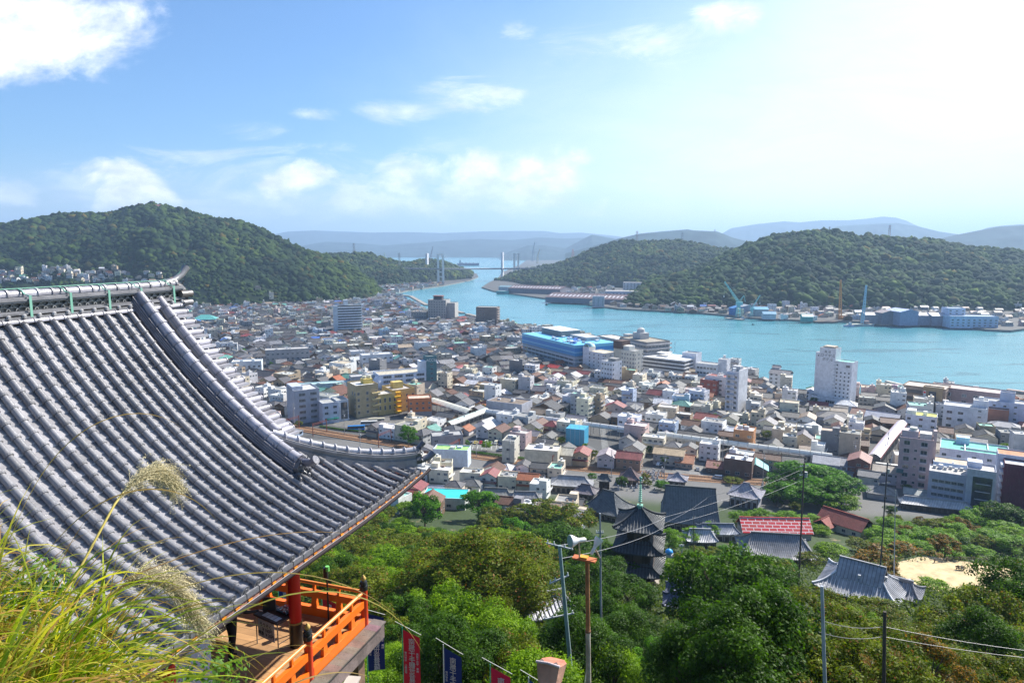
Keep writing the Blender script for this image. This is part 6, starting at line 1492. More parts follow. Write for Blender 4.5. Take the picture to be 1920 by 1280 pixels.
# brick-pattern red roof
rt, p = site('market_hall', 'building with vivid red roof painted in white brick pattern', 'building', 1450, 1003, -3, anch='the red brick-pattern roof'); TOFF.append((p[0], p[1], 9)); TOFF.append((p[0] - 9, p[1], 5)); TOFF.append((p[0] + 9, p[1], 5))
def brick_extra(t, base, tcn, p):
    br = t.new('ShaderNodeTexBrick'); t.l.new(tcn.outputs['UV'], br.inputs['Vector']); br.inputs['Color1'].default_value = (.62, .01, .03, 1); br.inputs['Color2'].default_value = (.5, .03, .02, 1); br.inputs['Mortar'].default_value = (.75, .62, .62, 1)
    br.inputs['Scale'].default_value = 1.0; br.inputs['Brick Width'].default_value = 2.9; br.inputs['Row Height'].default_value = 1.35; br.inputs['Mortar Size'].default_value = .14; return br.outputs[0]
M['redbrick'] = mat('red_brick_pattern_roof', c=(1, 1, 1), rough=.5, var=0, extra=brick_extra)
b = MB(); walls(b, 0, 0, -4, 25, 9, 7.2, (.4, .38, .36)); b.build('wall', TOWN, rt)
b = MB(); gable_roof(b, 25, 9, 3.2, 3.6, .6, (.55, .01, .03), 0, ridge_c=(.55, .01, .03)); b.build('roof', [M['redbrick'], M['redbrick'], M['redbrick'], M['paint']], rt)
# red tiled house
p = gt(1583, 996); TOFF.append((p[0], p[1], 8)); occ_add(p[0], p[1], 20, 14, R(-38))
rt = empty('house', p, R(-52), label='cream house with weathered red tiled gable roofs stepping down the slope', cat='house'); anchor('the red tiled house', p + np.array([0, 0, 4]))
b = MB(); walls(b, 0, 0, -4, 17, 10, 8.5, (.52, .50, .40)); walls(b, -5, -6.5, -4, 7, 5, 7.4, (.52, .50, .40)); b.build('wall', TOWN, rt)
b = MB(); gable_roof(b, 17, 10, 4.5, 3.2, .7, (.23, .055, .04), 1, ridge_c=(.3, .06, .04)); gable_roof(b, 5.6, 7, 3.4, 2.2, .6, (.26, .06, .045), 1, cx=-5, cy=-6.3, axis='y'); b.build('roof', TOWN, rt)
for x in (-6, -2, 2, 6): add_window(rt, x, -5.02, 2.4, 0, 1.5, 1.3)
add_window(rt, -8.53, 0, 2.6, -math.pi / 2, 1.6, 1.3)
# blue ball tank on a box beside the pagoda
rt, p = site('water_tank', 'small white box room carrying a bright blue ball tank beside the pagoda', 'tank', 1257, 1052, -10)
b = MB(); b.box(0, 0, -1, 2.6, 2.2, 3.2, 0, (.5, .5, .52), 0); b.build('room', TOWN, rt); b = MB(); b.path([(-.5, 0, 2.2), (-.5, 0, 2.5), (-.5, 0, 3.0), (-.5, 0, 3.6), (-.5, 0, 4.0)], 1, 14, (.04, .32, .75), 5, radii=[.5, 1.0, 1.25, .95, .2]); b.build('ball', TOWN, rt)
# graves
gm = MB(); gm.box(0, 0, 0, .9, .9, .35, 0, (.3, .3, .3), 0); gm.box(0, 0, .35, .6, .6, .3, 0, (.38, .38, .38), 0); gm.box(0, 0, .65, .36, .34, .85, 0, (.45, .45, .46), 0)
g0 = gm.build('gravestone', M['concrete']); rg = random.Random(9); first = True
for (x0, x1, y0, y1, cnt, lab) in ((1202, 1244, 884, 906, 42, 'grey gravestone in the crowded graveyard behind the great steep-roofed hall'), (1425, 1452, 905, 935, 24, 'grey gravestone in the plot between the lilac pavilion and the big tree'), (1100, 1240, 908, 922, 20, 'low grey gravestone near the black bell gate')):
    for i in range(cnt):
        p = gt(rg.uniform(x0, x1), rg.uniform(y0, y1)); o = g0 if first else g0.copy()
        if not first: col.objects.link(o)
        first = False; o.location = p; s_ = rg.uniform(.8, 1.5); o.scale = (s_, s_, s_ * rg.uniform(.8, 1.3)); o.rotation_euler = (0, 0, rg.uniform(-.3, .3)); tag(o, lab, 'gravestone', 'gravestones: ' + lab[:40])
# park terrace on the right: fence, bench, sitter
PZ = PARKZ
def ppark(px, py): return gp(px, py, PZ)
pc = ppark(1790, 1085); b = MB(); vs_ = [(PARK[0] + 16.5 * math.cos(a_) * (1 + .08 * math.sin(3 * a_)), PARK[1] + 10.5 * math.sin(a_) * (1 + .08 * math.sin(5 * a_)), PZ + .06) for a_ in np.linspace(0, 6.283, 49)[:-1]]; b.add(vs_, [tuple(range(48))], (.50, .38, .20), 0); tag(b.build('park_ground', M['flat']), kind='structure')
pts_ = [ppark(1752, 1054), ppark(1775, 1052), ppark(1800, 1050), ppark(1826, 1051), ppark(1850, 1054), ppark(1872, 1058), ppark(1900, 1064)]
rt = empty('log_fence', pts_[0], 0, label='low brown log fence along the edge of the sandy terrace', cat='fence')
for i, q in enumerate(pts_): b = MB(); b.tube((q[0], q[1], PZ - .5), (q[0], q[1], PZ + 1.15), .13, 8, (.12, .08, .055), 0); b.build('post', M['wood'], rt, origin=tuple(pts_[0]))
for h_ in (.45, .9):
    for i in range(len(pts_) - 1): b = MB(); q, s_ = pts_[i], pts_[i + 1]; b.tube((q[0], q[1], PZ + h_), (s_[0], s_[1], PZ + h_), .075, 7, (.13, .085, .06), 0); b.build('rail', M['wood'], rt, origin=tuple(pts_[0]))
q = ppark(1800, 1068); rt = empty('park_bench', q, R(-12), label='dark red wooden bench on the sandy terrace by the fence', cat='bench')
for nm, bx in (('seat', (0, 0, .42, 2.0, .45, .06)), ('backrest', (0, .26, .6, 2.0, .06, .35))): b = MB(); b.box(*bx, 0, (.15, .05, .04), 0, bottom=True); b.build(nm, M['wood'], rt)
for x in (-.8, .8):
    for y in (-.15, .2): b = MB(); b.box(x, y, 0, .08, .08, .62 if y > 0 else .42, 0, (.1, .05, .04), 0); b.build('leg', M['wood'], rt)
J2 = [(0, 0, .55), (0, .05, .78), (-.02, .06, 1.02), (-.04, .06, 1.12), (-.08, .05, 1.22), (-.1, .04, 1.32), (.17, .05, 1.0), (.22, -.12, .78), (.12, -.3, .68), (.1, -.38, .66), (-.17, .05, 1.0), (-.24, -.1, .78), (-.14, -.3, .68), (-.12, -.38, .66), (.09, -.05, .52), (.13, -.45, .52), (.13, -.48, .1), (.14, -.62, .05), (-.09, -.05, .52), (-.13, -.45, .52), (-.15, -.5, .1), (-.16, -.64, .05)]
for (dx, cc, lb) in ((-.45, (.015, .016, .03), 'person in dark blue jacket sitting on the dark red park bench'), (.35, (.3, .28, .3), 'person in pale top sitting beside another on the dark red park bench')):
    q2 = q + np.array([dx * math.cos(R(-12)), dx * math.sin(R(-12)), 0])
    person('person', lb, q2, R(-12), J2, E_, Rr, (lambda cc: (lambda p: (.28, .17, .12) if p.z > 1.17 and p.y < .02 else (.02, .015, .012) if p.z > 1.17 else cc if p.z > .5 else (.03, .03, .05)))(cc))
# railway along the foot of the hill
RW = [gp(*q, 3.0) for q in [(420, 780), (500, 793), (640, 817), (788, 841), (930, 861), (1100, 880), (1240, 892), (1330, 899), (1450, 906)]]
def strip(b, pts, w_, z_, c, mi=0, off=0.0):
    for i in range(len(pts) - 1):
        p, q = pts[i], pts[i + 1]; d = q - p; n = np.array([-d[1], d[0], 0]) / np.hypot(d[0], d[1])
        a, e_, f_, g_ = p + n * (off - w_ / 2), q + n * (off - w_ / 2), q + n * (off + w_ / 2), p + n * (off + w_ / 2)
        b.quad((a[0], a[1], z_), (e_[0], e_[1], z_), (f_[0], f_[1], z_), (g_[0], g_[1], z_), c, mi)
b = MB(); strip(b, RW, 10, 3.35, (.20, .105, .05)); o = b.build('railway_bed', M['concrete']); tag(o, kind='structure')
rt = empty('railway_track', tuple(RW[0]), 0, label='pair of rusty railway tracks curving along the foot of the slope', cat='railway track', group=None)
b = MB()
for off in (-3.1, -2.0, 2.0, 3.1):
    for i in range(len(RW) - 1):
        p, q = RW[i], RW[i + 1]; d = q - p; L = np.hypot(d[0], d[1]); n = np.array([-d[1], d[0], 0]) / L; m = (p + q) / 2 + n * off; b.box(m[0], m[1], 3.45, L, .12, .16, math.atan2(d[1], d[0]), (.25, .15, .1), 0)
b.build('rails', M['rust'], rt, origin=tuple(RW[0]))
b = MB()
for i in range(len(RW) - 1):
    p, q = RW[i], RW[i + 1]; d = q - p; L = np.hypot(d[0], d[1]); yw = math.atan2(d[1], d[0]); n = np.array([-d[1], d[0], 0]) / L
    for k in range(int(L / 1.2)):
        for off in (-2.55, 2.55): m = p + d * (k * 1.2 / L) + n * off; b.box(m[0], m[1], 3.37, .3, 2.0, .07, yw, (.11, .07, .05), 0)
b.build('sleepers', M['wood'], rt, origin=tuple(RW[0]))
for j, (px, py) in enumerate(((548, 806), (600, 814), (722, 834), (852, 854), (1042, 876))):
    p = gp(px, py, 3.2); k_ = min(range(len(RW) - 1), key=lambda i: abs(proj((RW[i] + RW[i + 1]) / 2)[0] - px)); d = RW[k_ + 1] - RW[k_]; yw = math.atan2(d[1], d[0])
    rt = empty('catenary_gantry', p, yw + math.pi / 2, label=None, cat='gantry', group='brown lattice gantries over the railway'); reg(rt, 'brown steel gantry over the tracks', 'gantry', p + np.array([0, 0, 4]), 'brown lattice gantries over the railway')
    for s_ in (-6, 6): b = MB(); b.box(s_, 0, 0, .35, .35, 8.5, 0, (.17, .05, .03), 0); b.build('post', M['rust'], rt)
    b = MB(); b.box(0, 0, 7.1, 12, .12, .12, 0, (.26, .07, .04), 0, bottom=True); b.box(0, 0, 8.1, 12, .12, .12, 0, (.26, .07, .04), 0, bottom=True)
    for k in range(12): b.tube((-6 + k, 0, 7.1), (-5.5 + k, 0, 8.15), .05, 4, (.26, .07, .04), 0); b.tube((-5.5 + k, 0, 8.15), (-5 + k, 0, 7.1), .05, 4, (.26, .07, .04), 0)
    b.build('lattice_beam', M['rust'], rt)
# roads, plaza, parking with markings
def patch(name, px_pts, z_, c, m_='flat'):
    b = MB(); P_ = [gp(*q, z_) for q in px_pts]; n = len(P_); area = sum(P_[k][0] * P_[(k + 1) % n][1] - P_[(k + 1) % n][0] * P_[k][1] for k in range(n))
    idx = tuple(range(n)) if area > 0 else tuple(range(n))[::-1]; b.add([tuple(q) for q in P_], [idx], c, 0); o = b.build(name, M[m_]); tag(o, kind='structure'); return o
patch('station_plaza', [(500, 780), (640, 800), (760, 812), (820, 790), (640, 776)], 3.06, (.13, .125, .115)); patch('parking_lot', [(872, 838), (955, 850), (960, 832), (888, 822)], 3.06, (.15, .15, .14))
patch('parking_lot', [(1268, 866), (1255, 893), (1310, 897), (1322, 866)], 3.06, (.14, .135, .13)); patch('parking_lot', [(1355, 872), (1350, 897), (1470, 905), (1480, 878)], 3.06, (.10, .10, .10)); patch('road', [(1200, 898), (1240, 889), (1480, 905), (1700, 930), (1680, 940), (1440, 918)], 3.05, (.16, .15, .14))
patch('road', [(1125, 800), (1134, 800), (1150, 885), (1132, 885)], 3.08, (.14, .14, .135))
def lines(name, segs, z_=3.075, c=(.6, .6, .58)):
    b = MB()
    for (a, e_) in segs:
        p, q = gp(*a, z_), gp(*e_, z_); d = q - p; L = np.hypot(d[0], d[1]); m = (p + q) / 2; b.box(m[0], m[1], z_, L, .18, .006, math.atan2(d[1], d[0]), c, 0)
    o = b.build(name, M['flat']); tag(o, kind='structure')
lines('parking_markings', [((1290, 868 + 3.2 * i), (1318, 868 + 3.2 * i)) for i in range(9)] + [((1395, 892), (1405, 879)), ((1408, 892), (1416, 879)), ((1420, 893), (1427, 880)), ((1432, 894), (1438, 881)), ((1392, 893), (1402, 894))] + [((885 + 9 * i, 843), (888 + 8.6 * i, 834)) for i in range(8)])
for q in [((500, 780), (640, 800)), ((640, 776), (820, 790)), ((1125, 800), (1150, 885)), ((1240, 890), (1480, 905)), ((1268, 868), (1262, 893)), ((1295, 868), (1290, 895)), ((1360, 875), (1470, 895)), ((1400, 880), (1460, 900)), ((880, 825), (955, 845)), ((520, 790), (760, 808)), ((560, 785), (800, 795))]:
    a, e_ = gp(*q[0], 3), gp(*q[1], 3); d = e_ - a; L = np.hypot(d[0], d[1]); occ_add((a[0] + e_[0]) / 2, (a[1] + e_[1]) / 2, L, 9 if q[0][0] != 1125 else 6, math.atan2(d[1], d[0]))
for i in range(len(RW) - 1):
    d = RW[i + 1] - RW[i]; m = (RW[i] + RW[i + 1]) / 2; occ_add(m[0], m[1], np.hypot(d[0], d[1]), 11, math.atan2(d[1], d[0]))
# vehicles
def make_car(kind='car'):
    rt = empty('parked_car', (0, 0, 0), 0)
    L, W_, H_ = {'car': (4.2, 1.7, 1.45), 'van': (4.6, 1.8, 1.95), 'bus': (11, 2.5, 3.1)}[kind]
    if kind == 'car': pr = [(-2.1, .35), (-2.08, .75), (-1.3, .88), (-.75, 1.38), (.8, 1.42), (1.55, 1.0), (2.05, .9), (2.1, .35)]; cab = [(-1.18, .92), (-.72, 1.33), (.76, 1.36), (1.42, 1.0)]
    elif kind == 'van': pr = [(-2.3, .35), (-2.25, .95), (-1.75, 1.15), (-1.25, 1.85), (2.2, 1.92), (2.3, .9), (2.3, .35)]; cab = [(-1.66, 1.15), (-1.2, 1.75), (2.1, 1.8), (2.15, 1.1)]
    else: pr = [(-5.5, .4), (-5.5, 1.4), (-5.3, 3.0), (5.4, 3.1), (5.5, .4)]; cab = [(-5.35, 1.4), (-5.2, 2.7), (5.2, 2.7), (5.3, 1.4)]
    b = MB(); n = len(pr); w_ = W_ / 2
    vs = [(x, -w_, z) for x, z in pr] + [(x, w_, z) for x, z in pr]; b.add(vs, [tuple(range(n)), tuple(range(2 * n - 1, n - 1, -1))] + [(i, n + i, n + (i + 1) % n, (i + 1) % n) for i in range(n)], (1, 1, 1), 0)
    for f in b.f: pass
    o1 = b.build('body', bpy.data.materials['car_paint_0'], rt)
    b = MB(); n = len(cab); w2 = w_ + .015
    b.add([(x, -w2, z) for x, z in cab], [tuple(range(n))], (1, 1, 1), 0); b.add([(x, w2, z) for x, z in cab], [tuple(range(n - 1, -1, -1))], (1, 1, 1), 0)
    (x0, z0), (x1, z1), (x2, z2), (x3, z3) = cab
    for (xa, za, xb, zb, off) in ((x0 - .06, z0, x1 - .06, z1 + .02, -.02), (x2 + .06, z2, x3 + .08, z3, .02)): b.add([(xa, -w_ * .88, za + .02), (xb, -w_ * .82, zb), (xb, w_ * .82, zb), (xa, w_ * .88, za + .02)], [(0, 1, 2, 3), (3, 2, 1, 0)], (1, 1, 1), 0)
    b.build('window_glass', M['glass'], rt)
    rad = .31 if kind != 'bus' else .48
    for sx in (-1, 1):
        for sy in (-1, 1): b = MB(); b.tube((sx * L * .3, sy * (w_ - .18), rad), (sx * L * .3, sy * (w_ + .02), rad), rad, 12, (.02, .02, .02), 0); b.tube((sx * L * .3, sy * (w_ + .02), rad), (sx * L * .3, sy * (w_ + .03), rad), rad * .55, 10, (.4, .4, .4), 0); b.build('wheel', M['paint'], rt)
    for sy in (-1, 1): b = MB(); b.box(-L / 2 - .01, sy * w_ * .68, .62, .05, .3, .14, 0, (.7, .7, .65), 0, bottom=True); b.build('headlight', M['paint'], rt)
    return rt
CARC = {'white': (.72, .72, .72), 'silver': (.45, .46, .48), 'black': (.02, .02, .025), 'red': (.4, .01, .015), 'yellow': (.6, .45, .08), 'blue': (.02, .22, .6), 'dark blue': (.02, .04, .12), 'grey': (.18, .18, .19), 'cream': (.62, .58, .45)}
for i, (k_, c_) in enumerate(CARC.items()): mat(f'car_paint_{i}', c=c_, rough=.25, var=.02, coat=.6)
protos = {k_: make_car(k_) for k_ in ('car', 'van', 'bus')}; usedp = set()
def place_car(kind, cname, p, yaw, label=None, cat='car', group=None, look=None):
    pr = protos[kind]
    if kind not in usedp: rt = pr; usedp.add(kind); kids = list(pr.children)
    else:
        rt = pr.copy(); col.objects.link(rt); kids = []
        for ch in pr.children: c = ch.copy(); col.objects.link(c); c.parent = rt; kids.append(c)
    mt = bpy.data.materials[f'car_paint_{list(CARC).index(cname)}']
    for c in kids:
        if c.name.startswith('body'): c.data = c.data.copy(); c.data.materials[0] = mt
    rt.name = {'bus': 'parked_bus'}.get(kind, 'parked_' + kind)
    rt.location = p; rt.rotation_euler = (0, 0, yaw); rt['category'] = cat
    if label: rt['label'] = label
    if group: rt['group'] = group
    if look: reg(rt, look, cat, p, group)
    return rt
for (kd, cn, px, py, yw, lb) in (('car', 'black', 882, 832, 75, 'black car at the left end of the parking row'), ('car', 'yellow', 892, 831, 75, 'yellow small car second in the parking row'), ('car', 'red', 902, 831, 75, 'dark red car between the yellow car and white van'), ('van', 'white', 911, 832, 75, 'white van next to the dark red car'), ('car', 'silver', 921, 832, 75, 'silver car in the middle of the parking row'), ('van', 'cream', 930, 832, 75, 'cream white van right of the silver parked car'), ('car', 'dark blue', 939, 833, 75, 'dark blue car near the right end of the parking row'), ('van', 'silver', 940, 845, 5, 'long silver van parked across the front of the parking row'),
    ('van', 'white', 1345, 897, -20, 'white minibus driving on the road beside the railway'), ('van', 'silver', 1437, 882, -14, 'silver van in the striped parking lot beside the big tree'), ('car', 'blue', 1453, 877, -20, 'bright blue car at the end of the striped parking lot'), ('car', 'black', 1424, 876, -14, 'black car behind the silver van in the lot'), ('car', 'grey', 1308, 881, 80, 'dark grey car in the striped parking lane'), ('van', 'white', 1237, 872, 40, 'white kei truck beside the lane corner tree'),
    ('car', 'silver', 707, 815, 8, 'silver car waiting in front of the station square'), ('car', 'white', 785, 800, 30, 'white car on the street right of the station tree'), ('car', 'white', 650, 787, 40, 'white car beside the mustard yellow building'), ('car', 'silver', 636, 789, 35, 'silver car by the narrow glass fronted building'), ('car', 'blue', 535, 790, 70, 'blue car beside the station sheds'),
    ('car', 'white', 1855, 812, -20, 'white car parked left of the round white dish'), ('car', 'silver', 1868, 816, -20, 'silver car parked beside the white car at right'), ('car', 'white', 1608, 905, -60, 'white car in the lane below the brick red house'), ('car', 'black', 1700, 912, -30, 'black car in the yard under the pinkish tower'), ('car', 'blue', 1716, 908, -30, 'blue car in the yard beside the pinkish tower')):
    place_car(kd, cn, gp(px, py, 3.08), R(yw), lb, 'car' if kd == 'car' else 'van', 'cars of the town')
place_car('bus', 'blue', gp(668, 806, 3.08), R(8), 'dark blue bus standing in the station square', 'bus', 'buses in the station square'); place_car('bus', 'white', gp(692, 797, 3.08), R(8), 'white bus parked behind the dark blue bus', 'bus', 'buses in the station square'); place_car('bus', 'cream', gp(706, 792, 3.08), R(8), 'cream bus furthest back in the station square', 'bus', 'buses in the station square')
# a crowd and blue festival tent in the square
rc_ = random.Random(2); tent = gp(735, 818, 3.08); o = empty('festival_tent', tent, .3, label='bright blue festival tent beside the crowd in the station square', cat='tent'); b = MB(); hip_roof(b, 3.4, 3.4, 2.2, 1.0, .1, (.03, .12, .7), 5); b.build('canopy', TOWN, o)
for sx in (-1, 1):
    for sy in (-1, 1): b = MB(); b.tube((sx * 1.6, sy * 1.6, 0), (sx * 1.6, sy * 1.6, 2.3), .05, 5, (.6, .6, .6), 0); b.build('leg', M['paint'], o)
J3, E3, R3 = stand_pose((.15, 0), .02)
pe = None
for i in range(46):
    p = gp(rc_.uniform(722, 758), rc_.uniform(797, 818), 3.08); cc = rc_.choice([(.6, .6, .6), (.02, .02, .05), (.4, .05, .05), (.5, .4, .3), (.05, .1, .3), (.1, .1, .1)])
    if i < 6: pe_ = person('person', 'x', p, rc_.uniform(0, 6), J3, E3, R3, (lambda cc: (lambda q: (.3, .18, .13) if q.z > 1.55 else cc if q.z > .9 else (.03, .03, .05)))(cc)); pool = (globals().setdefault('_pool', [])); pool.append(pe_); rt = pe_
    else:
        src = _pool[i % 6]; rt = src.copy(); col.objects.link(rt); rt.location = p; rt.rotation_euler = (0, 0, rc_.uniform(0, 6))
        for ch in src.children: c = ch.copy(); col.objects.link(c); c.parent = rt
    tag(rt, 'small standing figure in the crowd beside the blue festival tent', 'person', 'crowd in the station square')
# ---------------------------------------------------------------- trees
def leaf_mat(name, tint=(1, 1, 1)):
    m = bpy.data.materials.new(name); m.use_nodes = True; t = NT(m.node_tree); t.n.clear()
    o = t.new('ShaderNodeOutputMaterial'); at = t.new('ShaderNodeAttribute', attribute_name='Col'); tcn = t.new('ShaderNodeTexCoord')
    c = t.mix(1.0, at.outputs['Color'], (*tint, 1), 'MULTIPLY')
    p = t.new('ShaderNodeBsdfPrincipled', i_Roughness=.5); p.inputs['Specular IOR Level'].default_value = .1; t.l.new(c, p.inputs['Base Color'])
    tr = t.new('ShaderNodeBsdfTranslucent'); c2 = t.mix(1.0, c, (1.25, 1.4, .45, 1), 'MULTIPLY'); t.l.new(c2, tr.inputs['Color'])
    mx = t.new('ShaderNodeMixShader', i_Fac=.42); t.l.new(p.outputs[0], mx.inputs[1]); t.l.new(tr.outputs[0], mx.inputs[2]); t.l.new(mx.outputs[0], o.inputs[0]); return m
M['leaf'] = leaf_mat('foliage'); M['bark'] = mat('bark', c=(.085, .06, .042), rough=.95, var=.3, vscale=3, bump=.4, bscale=8)
def leaf_quads(C, N, size, asp, cols, g):
    """C centres, N normals -> one bent leaf (two quads share an edge is overkill: a slim quad) per centre"""
    n = len(C); N = N / np.linalg.norm(N, axis=1)[:, None]
    a = np.cross(N, g.normal(size=(n, 3))); a /= np.maximum(np.linalg.norm(a, axis=1), 1e-6)[:, None]; b_ = np.cross(N, a)
    s = (size * g.uniform(.6, 1.35, n))[:, None]
    V = np.stack([C - a * s, C + b_ * s * asp * .55 - a * s * .1, C + a * s, C - b_ * s * asp * .55 - a * s * .1], 1).reshape(-1, 3)
    F = np.arange(4 * n).reshape(n, 4); return V, F, cols
def crown_mesh(name, kind, seed, n=9000, size=.17):
    """unit crown: about 1 wide (radius .5) and 1 tall, z 0..1; leaves on clump shells, gaps between"""
    g = np.random.default_rng(seed); S = 9.0    # designed at 9 m
    nc = {'dark': 46, 'olive': 60, 'lime': 52, 'round': 40, 'autumn': 34, 'bamboo': 70}[kind]
    c = g.normal(size=(nc * 3, 3)); c /= np.linalg.norm(c, axis=1)[:, None]; c *= g.uniform(.45, 1.0, (nc * 3, 1)) ** .5
    c = c[c[:, 2] > -.75][:nc]; nc = len(c)
    shape = {'dark': (.40, .42), 'olive': (.41, .37), 'lime': (.42, .36), 'round': (.40, .42), 'autumn': (.43, .33), 'bamboo': (.36, .46)}[kind]
    c = c * np.array([shape[0], shape[0], shape[1]]) * S + np.array([0, 0, .52 * S])
    c += np.sin(np.arange(nc))[:, None] * .25
    cr = g.uniform(.07, .145, nc) * S * (.8 if kind in ('olive', 'autumn', 'bamboo') else 1)
    w_ = cr ** 2; idx = g.choice(nc, n, p=w_ / w_.sum())
    d = g.normal(size=(n, 3)); d /= np.linalg.norm(d, axis=1)[:, None]; up = d[:, 2] < -.25; d[up, 2] *= -.6
    rad = cr[idx] * g.uniform(.72, 1.12, n)
    if kind in ('lime', 'olive', 'autumn'): rad *= g.uniform(.7, 1.25, n)
    P = c[idx] + d * rad[:, None]
    N = d + g.normal(size=(n, 3)) * .55 + np.array([0, 0, .35])
    base = {'dark': ((.012, .038, .004), (.085, .175, .012)), 'olive': ((.028, .055, .003), (.22, .26, .018)), 'lime': ((.02, .075, .003), (.27, .42, .012)), 'round': ((.015, .065, .003), (.14, .34, .010)), 'autumn': ((.12, .065, .015), (.36, .19, .03)), 'bamboo': ((.05, .15, .005), (.26, .42, .02))}[kind]
    t = np.clip(g.uniform(0, 1, n) ** 1.3 * .5 + g.uniform(0, 1, nc)[idx] * .5, 0, 1)[:, None]
    cl_ = np.array(base[0]) * (1 - t) + np.array(base[1]) * t
    if kind == 'autumn': k = g.uniform(0, 1, n) < .35; cl_[k] = np.array([.06, .09, .015])
    if kind == 'olive': k = g.uniform(0, 1, n) < .05; cl_[k] = np.array([.28, .12, .03])
    V, F, cl_ = leaf_quads(P, N, size, .9 if kind != 'bamboo' else .5, cl_, g)
    o = npmesh(name, V / S, F, M['leaf'], cl_); me = o.data; bpy.data.objects.remove(o); return me, c / S
def trunk_mesh(cl_, seed, lean=.03):
    r_ = random.Random(seed); b = MB(); top = Vector((r_.uniform(-lean, lean), r_.uniform(-lean, lean), .42))
    b.path([(0, 0, -.25), (0, 0, 0), tuple(top * .5 + Vector((.01, 0, 0))), tuple(top)], .03, 8, (1, 1, 1), 0, radii=[.034, .028, .022, .016])
    for i in r_.sample(range(len(cl_)), min(11, len(cl_))):
        e = Vector(cl_[i]); s_ = top * r_.uniform(.45, .95); m = (s_ + e) / 2 + Vector((0, 0, .03)); b.path([tuple(s_), tuple(m), tuple(e)], .01, 5, (1, 1, 1), 0, radii=[.012, .008, .003])
    o = b.build('trunk', M['bark']); me = o.data; bpy.data.objects.remove(o); return me
TP = {}
py_top_ = lambda v: v
for kind in ('dark', 'olive', 'lime', 'round', 'autumn', 'bamboo'):
    for v_ in range(2):
        me, c = crown_mesh('crown', kind, hash(kind) % 1 + 11 * v_ + len(kind) * 7, n=9500, size=.155 if kind != 'bamboo' else .2); TP[kind, v_, 0] = (me, trunk_mesh(c, v_ + 3))
    me, c = crown_mesh('crown', kind, 91 + len(kind), n=21000, size=.112 if kind != 'bamboo' else .14); TP[kind, 0, 1] = (me, trunk_mesh(c, 9))
    for v_ in range(2): me, c = crown_mesh('crown', kind, 51 + 9 * v_ + len(kind), n=4200, size=.25 if kind != 'bamboo' else .33); TP[kind, v_, 2] = (me, trunk_mesh(c, 13))
NAME = {'dark': 'evergreen_tree', 'olive': 'broadleaf_tree', 'lime': 'broadleaf_tree', 'round': 'camphor_tree', 'autumn': 'autumn_tree', 'bamboo': 'bamboo_clump'}
LOOK = {'dark': 'dark glossy evergreen tree', 'olive': 'olive green leafy tree', 'lime': 'bright yellow-green leafy tree', 'round': 'dense fresh green rounded tree', 'autumn': 'rusty brown-leaved autumn tree', 'bamboo': 'feathery pale green bamboo clump'}
rt_ = random.Random(77); NTREE = 0
def tree(p, h, w_, kind, near=False, label=None, look=None):
    global NTREE
    NTREE += 1; key = (kind, 0, 1) if near else (kind, rt_.randint(0, 1), 2 if p[1] > 125 else 0); me, tm = TP[key]
    rt = empty(NAME[kind], (p[0], p[1], p[2]), rt_.uniform(0, 6.28))
    o = bpy.data.objects.new('crown', me); col.objects.link(o); o.parent = rt; o.location = (0, 0, h * .12 if kind != 'bamboo' else -h * .05); o.scale = (w_, w_ * rt_.uniform(.9, 1.1), h * .9)
    o = bpy.data.objects.new('trunk', tm); col.objects.link(o); o.parent = rt; o.location = (0, 0, h * .12); o.scale = (w_ * .8, w_ * .8, h * .95)
    if label: tag(rt, label, 'tree', 'trees on the slope')
    else: reg(rt, look or LOOK[kind], 'tree', p + np.array([0, 0, h * .6]), 'trees on the slope')
    return rt
def tree_top(px, py, h, w_, kind, near=None, label=None, flat=None):
    """tree whose top is seen at a photo pixel"""
    r_ = ray(px, py); best = None; ds = np.arange(420.0, 24.0, -.5); zz_ = np.maximum(terrain(r_[0] / r_[1] * ds, ds), 3.0)
    k_ = np.nonzero(CZ + r_[2] / r_[1] * ds - h >= zz_)[0]
    if len(k_): best = np.array([r_[0] / r_[1] * ds[k_[0]], ds[k_[0]], zz_[k_[0]]])
    if best is None: return
    if best[1] > 85 and 860 < py_top_(py): h, w_ = h * 1.0, w_ * (1.45 if kind != 'bamboo' else 1.9)
    TR.append((best[0], best[1], w_ * .32))
    return tree(best, h, w_, kind, near=bool(best[1] < 62 or (w_ > 13.5 and best[1] < 120)) if near is None else near, label=label)
TR = []
